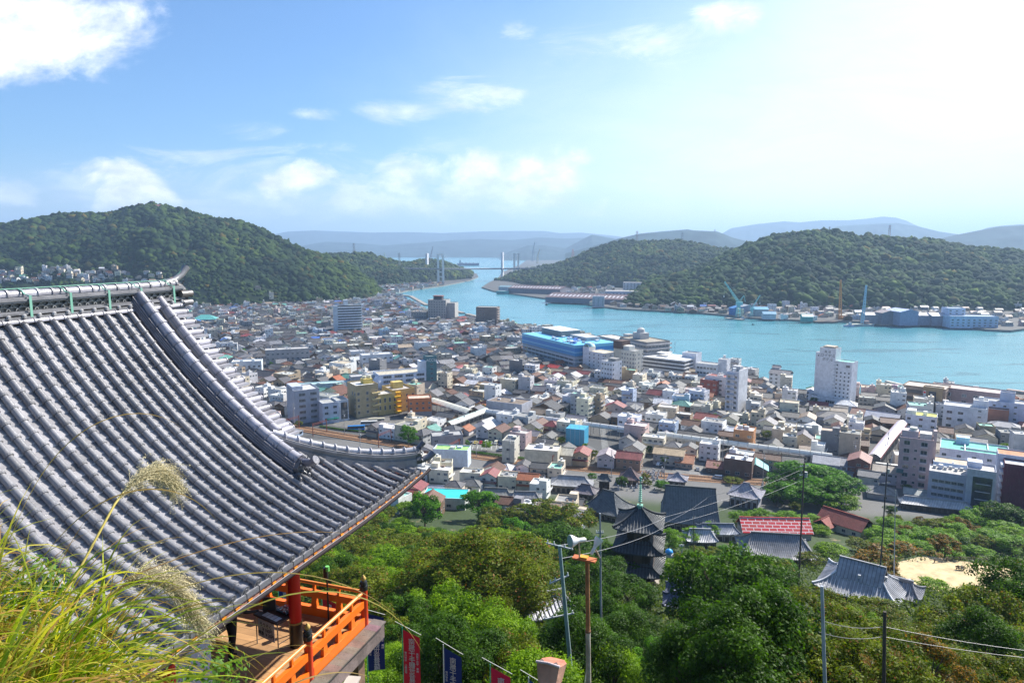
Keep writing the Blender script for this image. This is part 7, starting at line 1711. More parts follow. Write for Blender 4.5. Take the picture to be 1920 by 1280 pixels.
for a in [(796, 925, 13, 10.5, 'round', None, 'tall fresh green rounded tree left of the turquoise flat roof'), (897, 922, 12, 12.5, 'round', None, 'broad fresh green rounded tree right of the turquoise flat roof'), (962, 972, 9, 8.5, 'round'),
          (1010, 935, 12, 13, 'olive', None, 'yellow-tinged olive tree left of the swept roof behind the pagoda'), (1075, 950, 12, 13, 'olive'), (1045, 985, 12, 13, 'dark'), (1120, 1010, 10, 10, 'dark'), (1170, 1040, 7, 7, 'dark'), (1100, 1045, 8, 8, 'dark'),
          (905, 1000, 14, 17, 'olive', None, 'very wide olive green tree in the middle of the slope wood'), (840, 1025, 11, 12, 'olive'), (955, 1040, 10, 11, 'olive'), (760, 1000, 7, 8, 'olive'), (700, 990, 9, 11, 'olive'), (655, 1010, 8, 9, 'olive'), (625, 1045, 7, 7, 'dark'), (740, 1045, 8, 9, 'lime'), (680, 1070, 8, 9, 'olive'),
          (815, 1090, 9, 9, 'lime'), (760, 1120, 8, 8, 'dark'), (880, 1120, 9, 9, 'lime'), (700, 1130, 8, 8, 'olive'), (940, 1145, 8, 9, 'lime'), (1010, 1190, 5, 6, 'lime'), (960, 1200, 7, 8, 'olive'), (830, 1170, 8, 8, 'dark'), (900, 1200, 7, 8, 'dark'),
          (1140, 1050, 7, 7, 'dark'), (1165, 1100, 9, 9, 'dark'), (1110, 1110, 8, 8, 'dark'), (1090, 1160, 8, 9, 'dark'), (1170, 1150, 7, 8, 'dark'),
          (1240, 1200, 5, 6, 'round'), (1150, 1220, 5.5, 7, 'lime'), (1080, 1235, 5, 6, 'dark'), (1250, 1235, 5, 6, 'lime'),
          (1352, 1025, 14, 13, 'dark', None, 'huge dark glossy evergreen covering the middle right of the slope'), (1395, 1040, 13, 12, 'dark'), (1350, 1090, 12, 12, 'dark'), (1420, 1110, 11, 11, 'dark'), (1330, 1115, 8, 8, 'dark'), (1450, 1060, 8, 8, 'dark'), (1380, 1170, 9, 9, 'dark'), (1460, 1160, 9, 9, 'dark'), (1300, 1190, 8, 8, 'dark'),
          (1255, 985, 8, 6, 'bamboo'), (1300, 985, 7, 6, 'bamboo'), (1335, 975, 7, 6, 'bamboo'), (1390, 955, 6, 6, 'bamboo'), (1425, 950, 6, 6, 'bamboo'), (1520, 962, 6, 8, 'bamboo'), (1475, 955, 6, 7, 'bamboo'), (1225, 1040, 5, 6, 'lime'), (1265, 1050, 5, 6, 'lime'), (1240, 900, 5, 6, 'round'), (1215, 900, 3, 4, 'olive'), (1375, 895, 3, 8, 'olive'),
          (1500, 868, 15, 20, 'round', None, 'big spreading fresh green tree beside the striped parking lot'), (1570, 895, 13, 14, 'round'), (1465, 900, 9, 11, 'round'),
          (1690, 1018, 10, 15, 'autumn', None, 'spreading autumn tree with bare dark limbs before the sandy terrace'), (1640, 1035, 8, 9, 'autumn'), (1560, 1020, 6, 8, 'lime'), (1520, 1035, 5, 6, 'olive'), (1610, 1010, 5, 7, 'olive'), (1622, 972, 6, 6, 'dark'),
          (1670, 965, 7, 8, 'bamboo'), (1700, 975, 7, 8, 'bamboo'), (1735, 985, 8, 9, 'bamboo'), (1765, 990, 8, 9, 'bamboo'), (1800, 980, 8, 9, 'bamboo'), (1690, 1000, 6, 7, 'bamboo'), (1840, 945, 10, 8, 'bamboo'), (1815, 955, 9, 8, 'bamboo'), (1865, 990, 7, 9, 'bamboo'), (1900, 1000, 7, 9, 'bamboo'), (1800, 1005, 6, 7, 'dark'), (1880, 942, 12, 12, 'dark'), (1915, 955, 10, 10, 'dark'), (1760, 1015, 6, 8, 'bamboo'), (1835, 1020, 5, 7, 'bamboo'),
          (1885, 1045, 12, 11, 'dark', None, 'dark evergreen at the right edge beside the sandy terrace'), (1850, 1090, 10, 9, 'olive'), (1920, 1100, 9, 9, 'dark'), (1750, 1085, 5, 6, 'lime'), (1790, 1135, 8, 9, 'olive'), (1860, 1160, 8, 8, 'dark'),
          (1540, 1125, 9, 10, 'olive'), (1600, 1150, 8, 9, 'olive'), (1500, 1195, 8, 9, 'olive'), (1640, 1195, 8, 8, 'olive'), (1580, 1210, 6, 7, 'autumn'), (1730, 1170, 6, 8, 'olive'), (1710, 1225, 5, 6, 'lime'), (1800, 1215, 6, 7, 'olive'), (1880, 1225, 6, 7, 'olive'), (1460, 1235, 6, 7, 'dark'), (1380, 1240, 6, 7, 'dark'),
          (1530, 1098, 7, 8, 'olive'), (1648, 1122, 5, 6, 'olive'), (1585, 1128, 5, 6, 'olive'), (1615, 1140, 5, 6, 'lime'),
          (1475, 882, 12, 15, 'round'), (1548, 872, 13, 16, 'round'), (1588, 893, 12, 15, 'round'), (1500, 905, 11, 15, 'round'), (1545, 905, 11, 15, 'round'), (1580, 925, 8, 12, 'lime'), (1440, 915, 6, 8, 'round'),
          (1570, 960, 4, 6, 'bamboo'), (1655, 985, 6, 8, 'bamboo'), (1720, 1010, 6, 8, 'bamboo'), (1780, 1020, 5, 7, 'bamboo'), (1895, 975, 8, 10, 'bamboo'), (1660, 1010, 5, 8, 'lime'), (1540, 985, 4, 6, 'lime'), (985, 1010, 11, 12, 'olive'), (850, 1000, 12, 13, 'olive'), (935, 1010, 12, 13, 'olive'), (880, 1050, 10, 12, 'olive'), (1140, 1025, 9, 11, 'dark'), (1180, 1085, 6, 7, 'dark'),
          (765, 797, 13, 13, 'round', False, 'big solitary dark leafy tree beside the station square')]:
    tree_top(*a)
# fill the rest of the slope wood
CLEAR = [(1120, 855, 1262, 1112), (1236, 895, 1352, 985), (1355, 890, 1440, 965), (1376, 962, 1525, 1040), (1278, 990, 1385, 1020), (1520, 930, 1650, 1015), (1500, 1035, 1712, 1130), (975, 1090, 1070, 1150), (1240, 1095, 1300, 1160), (1745, 1045, 1905, 1100), (1690, 915, 1815, 965), (790, 905, 880, 985), (860, 900, 1240, 940), (1560, 890, 1700, 940)]
rf = random.Random(31); g_ = []
for yy_ in np.arange(27, 300, 5.5):
    for xx_ in np.arange(-75, 330, 5.5):
        x, y = xx_ + rf.uniform(-2, 2), yy_ + rf.uniform(-2, 2)
        if rf.random() < (.28 if y > 110 else .12): continue
        z = float(terrain(x, y)); h = rf.uniform(4.5, 7.5) if y > 35 else rf.uniform(3, 5); w_ = h * rf.uniform(.9, 1.25) * (1.25 if y > 110 else 1)
        if z < 4: continue
        px, py = proj((x, y, z)); pt = proj((x, y, z + h))[1]; hw_ = pxm((x, y, z + h * .5)) * w_ / 2
        if px < 540 - hw_ or px > 1960 or pt > 1300 or (px < 800 and py < 940 + (800 - px) * .3): continue
        if px < 730 and y < 28: continue
        if any(math.hypot(x - a[0], y - a[1]) < a[2] + 2.2 for a in TR) or any(math.hypot(x - a[0], y - a[1]) < a[2] + w_ * .3 for a in TOFF): continue
        if math.hypot((x - PARK[0]) / 17, (y - PARK[1]) / 11) < 1: continue
        if any(px + hw_ * .8 > c[0] and px - hw_ * .8 < c[2] and py > c[1] and pt < c[3] for c in CLEAR): continue
        g_.append((x, y, z, h, w_, px))
for (x, y, z, h, w_, px) in g_:
    kind = rf.choice(['olive', 'lime', 'dark', 'olive', 'lime'] if px < 1040 else ['dark', 'dark', 'olive', 'round'] if px < 1480 else ['olive', 'dark', 'olive', 'lime', 'autumn'])
    tree(np.array([x, y, z]), h, w_, kind, near=y < 55)
# garden and street trees in the town
def town_trees():
    r_ = random.Random(5)
    for (px, py, h, w_) in ((1344, 885, 5.5, 6), (1245, 872, 5.5, 5), (1260, 822, 5, 5), (1115, 862, 6, 6), (1590, 885, 4.5, 5), (1520, 738, 6, 9), (1495, 745, 5, 4), (1545, 775, 5, 10), (1445, 738, 4, 4), (560, 800, 4, 7), (620, 790, 3.5, 3), (1400, 712, 4, 4), (1840, 905 + 35, 4, 5), (1700, 925, 4.5, 6), (1110, 905, 5, 6), (1165, 915, 6, 7), (1210, 905, 5, 5), (960, 905, 5, 5), (1010, 925, 5, 5), (905, 770, 5, 5), (845, 705, 6, 8), (470, 640, 8, 12), (500, 600, 8, 14), (575, 590, 8, 14), (620, 585, 8, 16), (640, 575, 8, 14), (455, 665, 7, 10), (520, 665, 8, 8)):
        p = gp(px, py, 3.0)
        if py > 880: p = gt(px, py)
        tree(p, h, w_, r_.choice(['round', 'dark', 'lime', 'olive']), near=False)
    k = 0
    for i in range(4000):
        px, py = r_.uniform(380, 1900), r_.uniform(560, 860); p = gp(px, py, 3.0)
        if not in_city(p[0], p[1]) or occ_test(p[0], p[1], 3.5, 3.5, 0): continue
        occ_add(p[0], p[1], 3.5, 3.5, 0); h = r_.uniform(4, 7); tree(p, h, h * r_.uniform(.8, 1.1), r_.choice(['round', 'dark', 'lime', 'olive']), near=False); k += 1
        if k > 60: break
# hedge along the railway and low scrub at the wood floor
hm = []
g = np.random.default_rng(8)
def hedge(name, pts, w_, h_, label, kind='round'):
    Cs = []
    for a, e_ in zip(pts[:-1], pts[1:]):
        L = np.hypot(*(e_ - a)[:2]); n = int(L * 260); t = g.uniform(0, 1, n)[:, None]; c = a + (e_ - a) * t; th_ = g.uniform(0, math.pi, n); c = c + np.stack([np.cos(th_) * w_ * .5 * g.uniform(-1, 1, n), g.uniform(-1, 1, n) * w_ * .5, np.sin(th_) * h_], 1); Cs.append(c)
    C = np.concatenate(Cs); n = len(C); t = g.uniform(0, 1, (n, 1)); cc = np.array([.03, .085, .01]) * (1 - t) + np.array([.09, .19, .02]) * t
    V, F, cc = leaf_quads(C, g.normal(size=(n, 3)) + np.array([0, 0, .8]), .16, .9, cc, g); o = npmesh(name, V, F, M['leaf'], cc); tag(o, label, 'hedge')
hedge('hedge', [gp(874, 848, 3.2), gp(930, 855, 3.2), gp(1020, 866, 3.2)], 2.2, 1.3, 'clipped bright green hedge between the parking yard and the railway')
hedge('hedge', [gp(600, 800, 3.2), gp(640, 806, 3.2), gp(700, 812, 3.2)], 1.6, .9, 'low green hedge edging the station square')
# undergrowth over the wood floor: uncountable, one object
g = np.random.default_rng(18); n = 200000; yb = 14 + 210 * g.uniform(0, 1, n) ** 1.5; xb = g.uniform(-.55, 1.0, n) * yb * .95 + 8
zb = terrain(xb, yb); keep = (zb > 5) & (np.hypot((xb - PARK[0]) / 15, (yb - PARK[1]) / 9) > 1) & ~((xb < -2) & (yb < 20))
for (tx_, ty_, tr_) in TOFF: keep &= np.hypot(xb - tx_, yb - ty_) > tr_ * .7
xb, yb, zb = xb[keep], yb[keep], zb[keep]; n = len(xb); sz = np.clip(yb / 260, .07, .35)
C = np.stack([xb, yb, zb + g.uniform(0, 1, n) ** 2 * sz * 5], 1); t = g.uniform(0, 1, (n, 1)); cc = np.array([.03, .06, .012]) * (1 - t) + np.array([.12, .15, .03]) * t
V, F, cc = leaf_quads(C, g.normal(size=(n, 3)) + np.array([0, 0, .9]), sz, .8, cc, g); o = npmesh('undergrowth', V, F, M['leaf'], cc); tag(o, kind='stuff')
print('trees', NTREE)
# ---------------------------------------------------------------- poles, lamps, wires, banners, pampas grass
def wire(name, pts, r_, label, c=(.3, .3, .32), sag=.6):
    P_ = []
    for a, e_ in zip(pts[:-1], pts[1:]):
        for i in range(10): t = i / 10; q = np.array(a) * (1 - t) + np.array(e_) * t; q[2] -= sag * 4 * t * (1 - t); P_.append(tuple(q))
    P_.append(tuple(pts[-1])); b = MB(); b.path(P_, r_, 4, c, 0); o = b.build(name, M['paint'], origin=P_[0]); tag(o, label, 'cable'); return o
# rusty floodlight pole
T_ = dp(1101, 1047, 20); Bt = dp(1113, 1330, 19.2); Bt[2] = float(terrain(Bt[0], Bt[1])) - .3
rt = empty('lamp_pole', Bt, 0, label='tall slim pole, rusty above and pale below, carrying two white floodlights', cat='lamp pole'); anchor('the rusty floodlight pole', dp(1105, 1150, 20))
b = MB(); m = T_ + (Bt - T_) * (2.3 / np.linalg.norm(Bt - T_)); b.tube(Bt, m, .092, 12, (.42, .36, .28), 0, r2=.076); b.build('lower_shaft', M['rust'], rt, origin=Bt)
b = MB(); b.tube(m, T_, .072, 12, (.30, .13, .05), 0, r2=.062); b.tube(m - np.array([0, 0, .03]), m + np.array([0, 0, .03]), .09, 12, (.15, .07, .04), 0); b.build('upper_shaft', M['rust'], rt, origin=Bt)
b = MB(); b.box(T_[0] - .08, T_[1], T_[2] - .02, .74, .28, .045, R(-24), (.42, .12, .04), 0, bottom=True); b.box(T_[0] - .1, T_[1] + .02, T_[2] + .025, .25, .2, .05, R(-24), (.6, .28, .03), 0); b.build('bracket_plate', M['rust'], rt, origin=Bt)
def horn(c_, d, name='floodlight', s=1.0):
    c_ = Vector(c_); d = Vector(d).normalized(); b = MB(); P_ = [c_ + d * x for x in (-.34, -.3, -.12, -.06, .12, .2)]; b.path([tuple(v) for v in P_], .1, 16, (.72, .72, .70), 0, radii=[.05 * s, .085 * s, .085 * s, .1 * s, .22 * s, .24 * s])
    o = b.build(name, M['paint'], rt, origin=Bt); b = MB(); b.tube(c_ + d * .2, c_ + d * .215, .225 * s, 16, (.18, .35, .36), 0); b.build('lens', M['paint'], o, origin=Bt)
    b = MB(); b.tube(c_ + d * -.1, (c_.x + .12, c_.y, T_[2] + .03), .025, 6, (.5, .42, .3), 0); b.build('arm', M['paint'], o, origin=Bt)
H1 = dp(1080, 1013, 20); horn(H1, (-.9, -.35, .05), s=.82)
H2 = dp(1118, 1020, 20); horn(H2, (.5, .3, .85), s=.6)
b = MB(); q0 = T_ + np.array([.3, 0, 0]); b.path([tuple(T_ + np.array([.04, -.1, -1.3])), tuple(T_ + np.array([.12, -.12, -2.4])), tuple(T_ + np.array([-.02, -.12, -4.0])), tuple(T_ + np.array([-.25, -.12, -6]))], .012, 5, (.6, .6, .6), 0); b.build('cable', M['paint'], rt, origin=Bt)
# rusted floodlight close by, bottom centre
c0 = dp(1035, 1258, 10); rt = empty('floodlight', c0, 0, label='big weathered floodlight seen from behind, rusted orange hood, at the bottom edge', cat='floodlight')
b = MB(); d_ = Vector((.35, .80, -.25)).normalized(); sd_ = Vector((.85, -.42, .05)).normalized(); u_ = sd_.cross(d_).normalized()
if u_.z < 0: u_ = -u_
O = Vector(c0) + Vector((0, 0, .03)); prof = [(-.19, .16, -.02), (.19, .16, -.02), (.21, .13, .30), (.12, -.1, .44), (-.12, -.1, .44), (-.21, .13, .30)]
top = [O + sd_ * x + u_ * (.11 + .02 * (k in (0, 1))) + d_ * (z - .2) for k, (x, y, z) in enumerate(prof)]; bot = [O + sd_ * (x * .78) + u_ * -.16 + d_ * (z * .8 - .2) for x, y, z in prof]; n = 6
b.add([tuple(v) for v in top], [tuple(range(n))], (.50, .17, .10), 0); b.add([tuple(v) for v in top + bot], [((i + 1) % n, i, n + i, n + (i + 1) % n) for i in range(n)], (.45, .24, .17), 0); b.add([tuple(v) for v in bot], [tuple(range(n))[::-1]], (.4, .36, .33), 0)
b.build('hood', M['rust'], rt, origin=tuple(c0))
b = MB(); b.path([tuple(O + sd_ * -.2 + u_ * .14 + d_ * -.22), tuple(O + sd_ * 0 + u_ * .16 + d_ * -.24), tuple(O + sd_ * .2 + u_ * .14 + d_ * -.22)], .022, 6, (.5, .42, .42), 0); b.build('hinge_bar', M['rust'], rt, origin=tuple(c0))
for s_ in (-.12, .12): b = MB(); b.box(*(O + sd_ * s_ + u_ * .12 + d_ * -.16), .05, .08, .04, .4, (.12, .08, .07), 0, bottom=True); b.build('clamp', M['rust'], rt, origin=tuple(c0))
b = MB(); b.tube(O + u_ * -.1, O + Vector((0, .05, -4.5)), .055, 10, (.42, .37, .34), 0); b.build('pole', M['rust'], rt, origin=tuple(c0))
# utility poles
def upole(px0, py0, px1, py1, d, rad, c, label, arms=(), name='utility_pole', transformer=False, ins=(.7, .7, .7)):
    T = dp(px0, py0, d); B = dp(px1, py1, d); zt_ = min(max(float(terrain(B[0], B[1])), 3.0), B[2]) - .4; k_ = (T[2] - zt_) / max(.1, T[2] - B[2]); B = T + (B - T) * k_
    rt = empty(name, B, 0, label=label, cat='pole'); b = MB(); b.tube(B, T, rad, 10, c, 0, r2=rad * .72); b.build('shaft', M['concrete'], rt, origin=B)
    for (h_, L, yw) in arms:
        z_ = T[2] - h_; b = MB(); b.box(T[0], T[1], z_, L, .09, .09, yw, (.34, .35, .36), 0, bottom=True); a_ = b.build('crossarm', M['paint'], rt, origin=B)
        for k_ in (-.45, -.2, .2, .45): x, y = rot2(L * k_, 0, yw); b = MB(); b.tube((T[0] + x, T[1] + y, z_ + .09), (T[0] + x, T[1] + y, z_ + .3), .055, 7, ins, 0, r2=.035); b.build('insulator', M['paint'], a_, origin=B)
    if transformer: b = MB(); b.tube((T[0] + .4, T[1], T[2] - 2.6), (T[0] + .4, T[1], T[2] - 1.6), .28, 10, (.45, .45, .42), 0); b.build('transformer', M['paint'], rt, origin=B)
    return T
P1 = upole(1049, 1022, 1058, 1120, 46, .17, (.22, .30, .30), 'blue-grey utility pole with white insulators left of the rusty floodlight pole', [(.1, 2.1, R(-30)), (2.6, 1.9, R(40)), (5.4, 2.4, R(20))], transformer=False)
P2 = upole(1125, 962, 1126, 1056, 62, .12, (.3, .31, .33), 'thin grey pole just right of the rusty floodlight pole', [(2.0, .7, 0)])
P3 = upole(1541, 1098, 1547, 1290, 34, .115, (.36, .38, .42), 'pale grey steel pole rising from the foliage at lower right')
P4 = upole(1659, 1146, 1657, 1290, 36, .12, (.07, .055, .05), 'short dark wooden pole right of the pale grey steel pole')
P5 = upole(1508, 868, 1499, 1060, 118, .17, (.11, .08, .07), 'tall dark pole with transformer in front of the red brick-pattern roof', [(.6, 1.8, .3), (2.2, 1.8, .3)], transformer=True)
P6 = upole(1664, 866, 1656, 985, 150, .17, (.08, .07, .07), 'tall dark pole right of the red tiled house', [(.6, 2, .2), (2.4, 2, .2), (5, 2, .2)], transformer=True)
P7 = upole(1679, 918, 1677, 1040, 120, .1, (.4, .4, .4), 'thin pale pole above the bamboo beside the autumn tree')
P8 = upole(1278, 1020, 1280, 1085, 85, .12, (.32, .33, .35), 'thin grey pole right of the water tank beside the pagoda', [(.3, .6, 0)])
P9 = upole(1301, 966, 1301, 1010, 150, .1, (.1, .09, .09), 'thin dark pole in front of the great steep-roofed hall', [(.5, .8, 0)])
wire('power_cable', [P1, dp(1250, 968, 100), P5 + np.array([0, 0, -1])], .025, 'pale cable running from the blue-grey utility pole past the pagoda')
wire('power_cable', [P1 + np.array([0, 0, -1]), dp(1250, 985, 100), P5 + np.array([0, 0, -3])], .025, 'lower pale cable strung past the pagoda to the tall dark pole')
wire('power_cable', [P3 + np.array([0, 0, -1.9]), P4 + np.array([0, 0, -.9]), dp(2100, 1236, 34)], .016, 'upper of two cables crossing the lower right trees', c=(.2, .2, .21), sag=.25)
wire('power_cable', [P3 + np.array([0, 0, -2.6]), P4 + np.array([0, 0, -1.5]), dp(2100, 1246, 34)], .016, 'lower of two cables crossing the lower right trees', c=(.2, .2, .21), sag=.25)
wire('power_cable', [P5 + np.array([0, 0, -.3]), dp(1330, 930, 170), dp(1235, 985, 140)], .03, 'cable from the tall dark pole across the great steep-roofed hall', c=(.25, .25, .27))
wire('power_cable', [dp(-20, 448, 30), dp(122, 543, 19)], .012, 'thick dark cable slanting down at the upper left above the ridge', c=(.02, .02, .02), sag=.1)
wire('power_cable', [dp(-20, 478, 34), dp(78, 545, 20)], .006, 'thin dark cable slanting down below the thick one at upper left', c=(.03, .03, .03), sag=.1)
rp = random.Random(6); k = 0
for (px, py0, py1) in ((537, 752, 795), (552, 755, 800), (646, 768, 815), (676, 800, 855), (893, 800, 858), (955, 808, 870), (1020, 800, 868), (1146, 815, 900), (1354, 805, 872), (1478, 700, 725), (1030, 760, 790), (1190, 735, 800), (1370, 730, 800), (1265, 640, 660), (1585, 745, 770), (870, 770, 800), (1250, 640, 668), (1430, 835, 905), (1245, 850, 905), (1600, 820, 880), (1662, 792, 862), (1762, 870, 935)):
    p = gp(px, py1, 3.0); T = dp(px, py0, p[1]); h_ = min(16, max(7, T[2] - 3)); rt = empty('utility_pole', p, rp.uniform(-.4, .2)); b = MB(); b.tube((0, 0, 0), (0, 0, h_), .19, 7, (.3, .3, .3), 0, r2=.13); b.build('shaft', M['concrete'], rt)
    for z_ in (.4, 1.5, 2.6): b = MB(); b.box(0, 0, h_ - z_, 2.2, .12, .12, 0, (.45, .45, .45), 0, bottom=True); b.build('crossarm', M['paint'], rt)
    b = MB(); b.tube((.4, 0, h_ - 4.2), (.4, 0, h_ - 3.1), .3, 8, (.55, .55, .55), 0); b.build('transformer', M['paint'], rt)
    reg(rt, 'grey concrete utility pole', 'pole', p + np.array([0, 0, h_ / 2]), 'utility poles in the town')
# banners on slanting poles, seen from behind (mirrored writing)
def nobori(px, py, d, c, txt, side, label, h_=1.75, w_=.47, lean=0.0, yaw=R(8), bottom=None):
    T = dp(px, py, d); rt = empty('banner', T + np.array([0, 0, -2.6]), yaw, label=label, cat='banner', group='banners on the slope below the deck')
    b = MB(); b.tube((0, 0, -3.5), (0, 0, 2.65), .013, 7, (.04, .28, .17) if c[2] < .2 or d > 17.5 else (.45, .5, .5), 0); b.build('pole', M['paint'], rt)
    b = MB(); b.tube((-.2, .0, 2.78), (w_ + .06, 0, 2.5), .008, 6, (.6, .6, .55), 0); b.build('crossbar', M['paint'], rt)
    b = MB(); n = 14; vs = []
    for i in range(n + 1):
        for j in range(5): t = i / n; x = .02 + w_ * j / 4; vs.append((x, .02 * math.sin(t * 5 + j * .9) * t, 2.58 - .17 * j / 4 * (1 - t) - h_ * t))
    b.add(vs, [(i * 5 + j, i * 5 + j + 1, (i + 1) * 5 + j + 1, (i + 1) * 5 + j) for i in range(n) for j in range(4)], c, 0, True); cl_ = b.build('cloth', M['cloth'], rt)
    cell = h_ * .86 / len(txt)
    for i, ch in enumerate(txt): text_mesh('lettering', ch, cell * 1.12, (.72, .72, .74), cl_, (.02 + w_ * .53, -.028, 2.36 - cell * (i + .5)), (R(90), 0, 0), mirror=True, ext=.003)
    for k_, (xx, st, z0) in enumerate(side):
        c2 = .068
        for i, ch in enumerate(st):
            if ch != ' ': text_mesh('lettering', ch, c2, (.7, .7, .72), cl_, (.02 + w_ * xx, -.028, 2.25 - z0 - c2 * 1.02 * i), (R(90), 0, 0), mirror=True, ext=.003)
    return rt
nobori(686, 1148, 18.0, (.010, .028, .16), '南無千手観世音菩薩', [(.88, '大本山 千光寺 奉納', .1), (.16, '家内安全 交通安全', .35)], 'navy blue banner with large white mirrored characters hanging beside the deck')
nobori(754, 1178, 16.8, (.75, .015, .05), '南無千手観世音菩薩', [(.16, '家内安全 心願成就', .3), (.86, '尾道千光寺 奉納', .3)], 'red banner with white mirrored characters, larger and nearer the deck', yaw=R(-14))
nobori(831, 1211, 15.6, (.010, .035, .22), '南無千手観世音菩薩', [(.16, '家内安全 心願成就', .3)], 'narrow dark blue banner between the two red banners', yaw=R(-20), h_=1.7)
nobori(919, 1248, 14.6, (.75, .015, .08), '南無千手観世音菩薩', [(.86, '尾道千光寺 奉納', .3)], 'red banner further right, cut off by the bottom edge', yaw=R(-16), h_=1.7)
b_o = nobori(991, 1272, 14.0, (.02, .08, .3), '南無', [], 'blue banner corner just showing at the bottom edge', yaw=R(-20))
nobori(603, 1118, 21.0, (.55, .012, .03), '南無千手観世音菩薩', [], 'red banner glimpsed through the far railing of the deck', yaw=R(-10))
nobori(521, 1096, 22.0, (.012, .03, .2), '南無千手観世音菩薩', [], 'dark blue banner glimpsed behind the red pillar', yaw=R(-10))
# pampas grass at the lower left
g = np.random.default_rng(44)
def blades(n, roots, dirs, length, width, cols, droop=1.0, seg=12):
    Vs, Fs, Cs = [], [], []; o = 0
    for i in range(n):
        p = roots[i].copy(); d = dirs[i] / np.linalg.norm(dirs[i]); L = length[i]; st = L / seg; side = np.cross(d, [0, 0, 1.0]); side /= max(np.linalg.norm(side), 1e-3); tw = g.uniform(-.9, .9); pts = []; dr = droop[i] if hasattr(droop, '__len__') else droop
        for k in range(seg + 1):
            t = k / seg; w_ = width[i] * (1 - t ** 2.2) * (.5 + .5 * min(1, t * 6)) + .0003; n2 = np.cross(side, d); s2 = side * math.cos(tw * t * 2) + n2 * math.sin(tw * t * 2)
            pts += [p - s2 * w_ * .5, p + n2 * w_ * .12, p + s2 * w_ * .5]; p = p + d * st; d = d + np.array([0, 0, -1.0]) * dr * st * (0.35 + 2.2 * t); d = d + side * tw * .02; d /= np.linalg.norm(d)
        Vs.append(np.array(pts)); m = seg; F = []
        for k in range(m):
            a = 3 * k; F += [(a, a + 1, a + 4, a + 3), (a + 1, a + 2, a + 5, a + 4)]
        Fs.append(np.array(F) + o); o += 3 * (seg + 1); c = np.array(cols[i]); tip = np.array([.42, .27, .10])
        Cs.append(np.repeat([c * (1 - (k / m) ** 2 * .6) + tip * (k / m) ** 2 * .6 for k in range(m)], 2, axis=0))
    return np.concatenate(Vs), np.concatenate(Fs), np.concatenate(Cs)
n = 2900
roots = np.stack([-1.32 - 1.35 * g.uniform(0, 1, n) ** .85, g.uniform(1.35, 2.15, n), np.full(n, CZ - 1.66)], 1); roots[:, 2] += (-1.0 - roots[:, 0]) * .22
ang = g.normal(.75, 1.0, n); el_ = g.uniform(.35, 1.4, n)
dirs = np.stack([np.cos(el_) * np.cos(ang), np.cos(el_) * np.sin(ang) * .6, np.sin(el_)], 1)
pal = [(.15, .30, .01), (.32, .44, .02), (.55, .52, .05), (.52, .36, .08), (.48, .28, .08), (.24, .12, .04), (.15, .26, .01)]
ci = g.choice(len(pal), n, p=[.2, .2, .18, .14, .12, .06, .1]); cols_ = [np.array(pal[i]) * g.uniform(.8, 1.2) for i in ci]
V, F, C = blades(n, roots, dirs, g.uniform(.3, .85, n), g.uniform(.006, .015, n), cols_, droop=g.uniform(1.2, 3.2, n)); 
o = npmesh('pampas_leaves', V, F, M['leaf'], C, smooth=True); tag(o, kind='stuff')
# a few long dry blades that arch far out
arcs = [((-1.02, 2.05, -1.62), (.75, .25, .55), .62, (.52, .36, .16), 1.7), ((-1.1, 2.0, -1.6), (.55, .35, .85), .68, (.45, .30, .11), 2.4), ((-1.0, 1.95, -1.6), (.9, .2, .30), .5, (.45, .28, .1), 1.2), ((-1.3, 2.1, -1.5), (.8, .2, .75), 1.25, (.3, .3, .06), 1.5), ((-1.5, 2.1, -1.3), (.9, .1, .5), 1.2, (.25, .2, .06), .9), ((-1.6, 2.2, -1.25), (.85, .3, .35), 1.1, (.3, .17, .06), .5), ((-1.55, 2.0, -1.1), (.5, .1, .9), .8, (.3, .2, .06), 2.6), ((-1.75, 2.2, -1.1), (.3, .1, .9), .9, (.38, .26, .08), 2.2)]
V, F, C = blades(len(arcs), np.array([np.array(a[0]) + (0, 0, CZ) for a in arcs]), np.array([a[1] for a in arcs]), [a[2] for a in arcs], [.008] * len(arcs), [a[3] for a in arcs], droop=[a[4] for a in arcs], seg=22)
o = npmesh('dry_blades', V, F, M['leaf'], C, smooth=True); tag(o, kind='stuff')
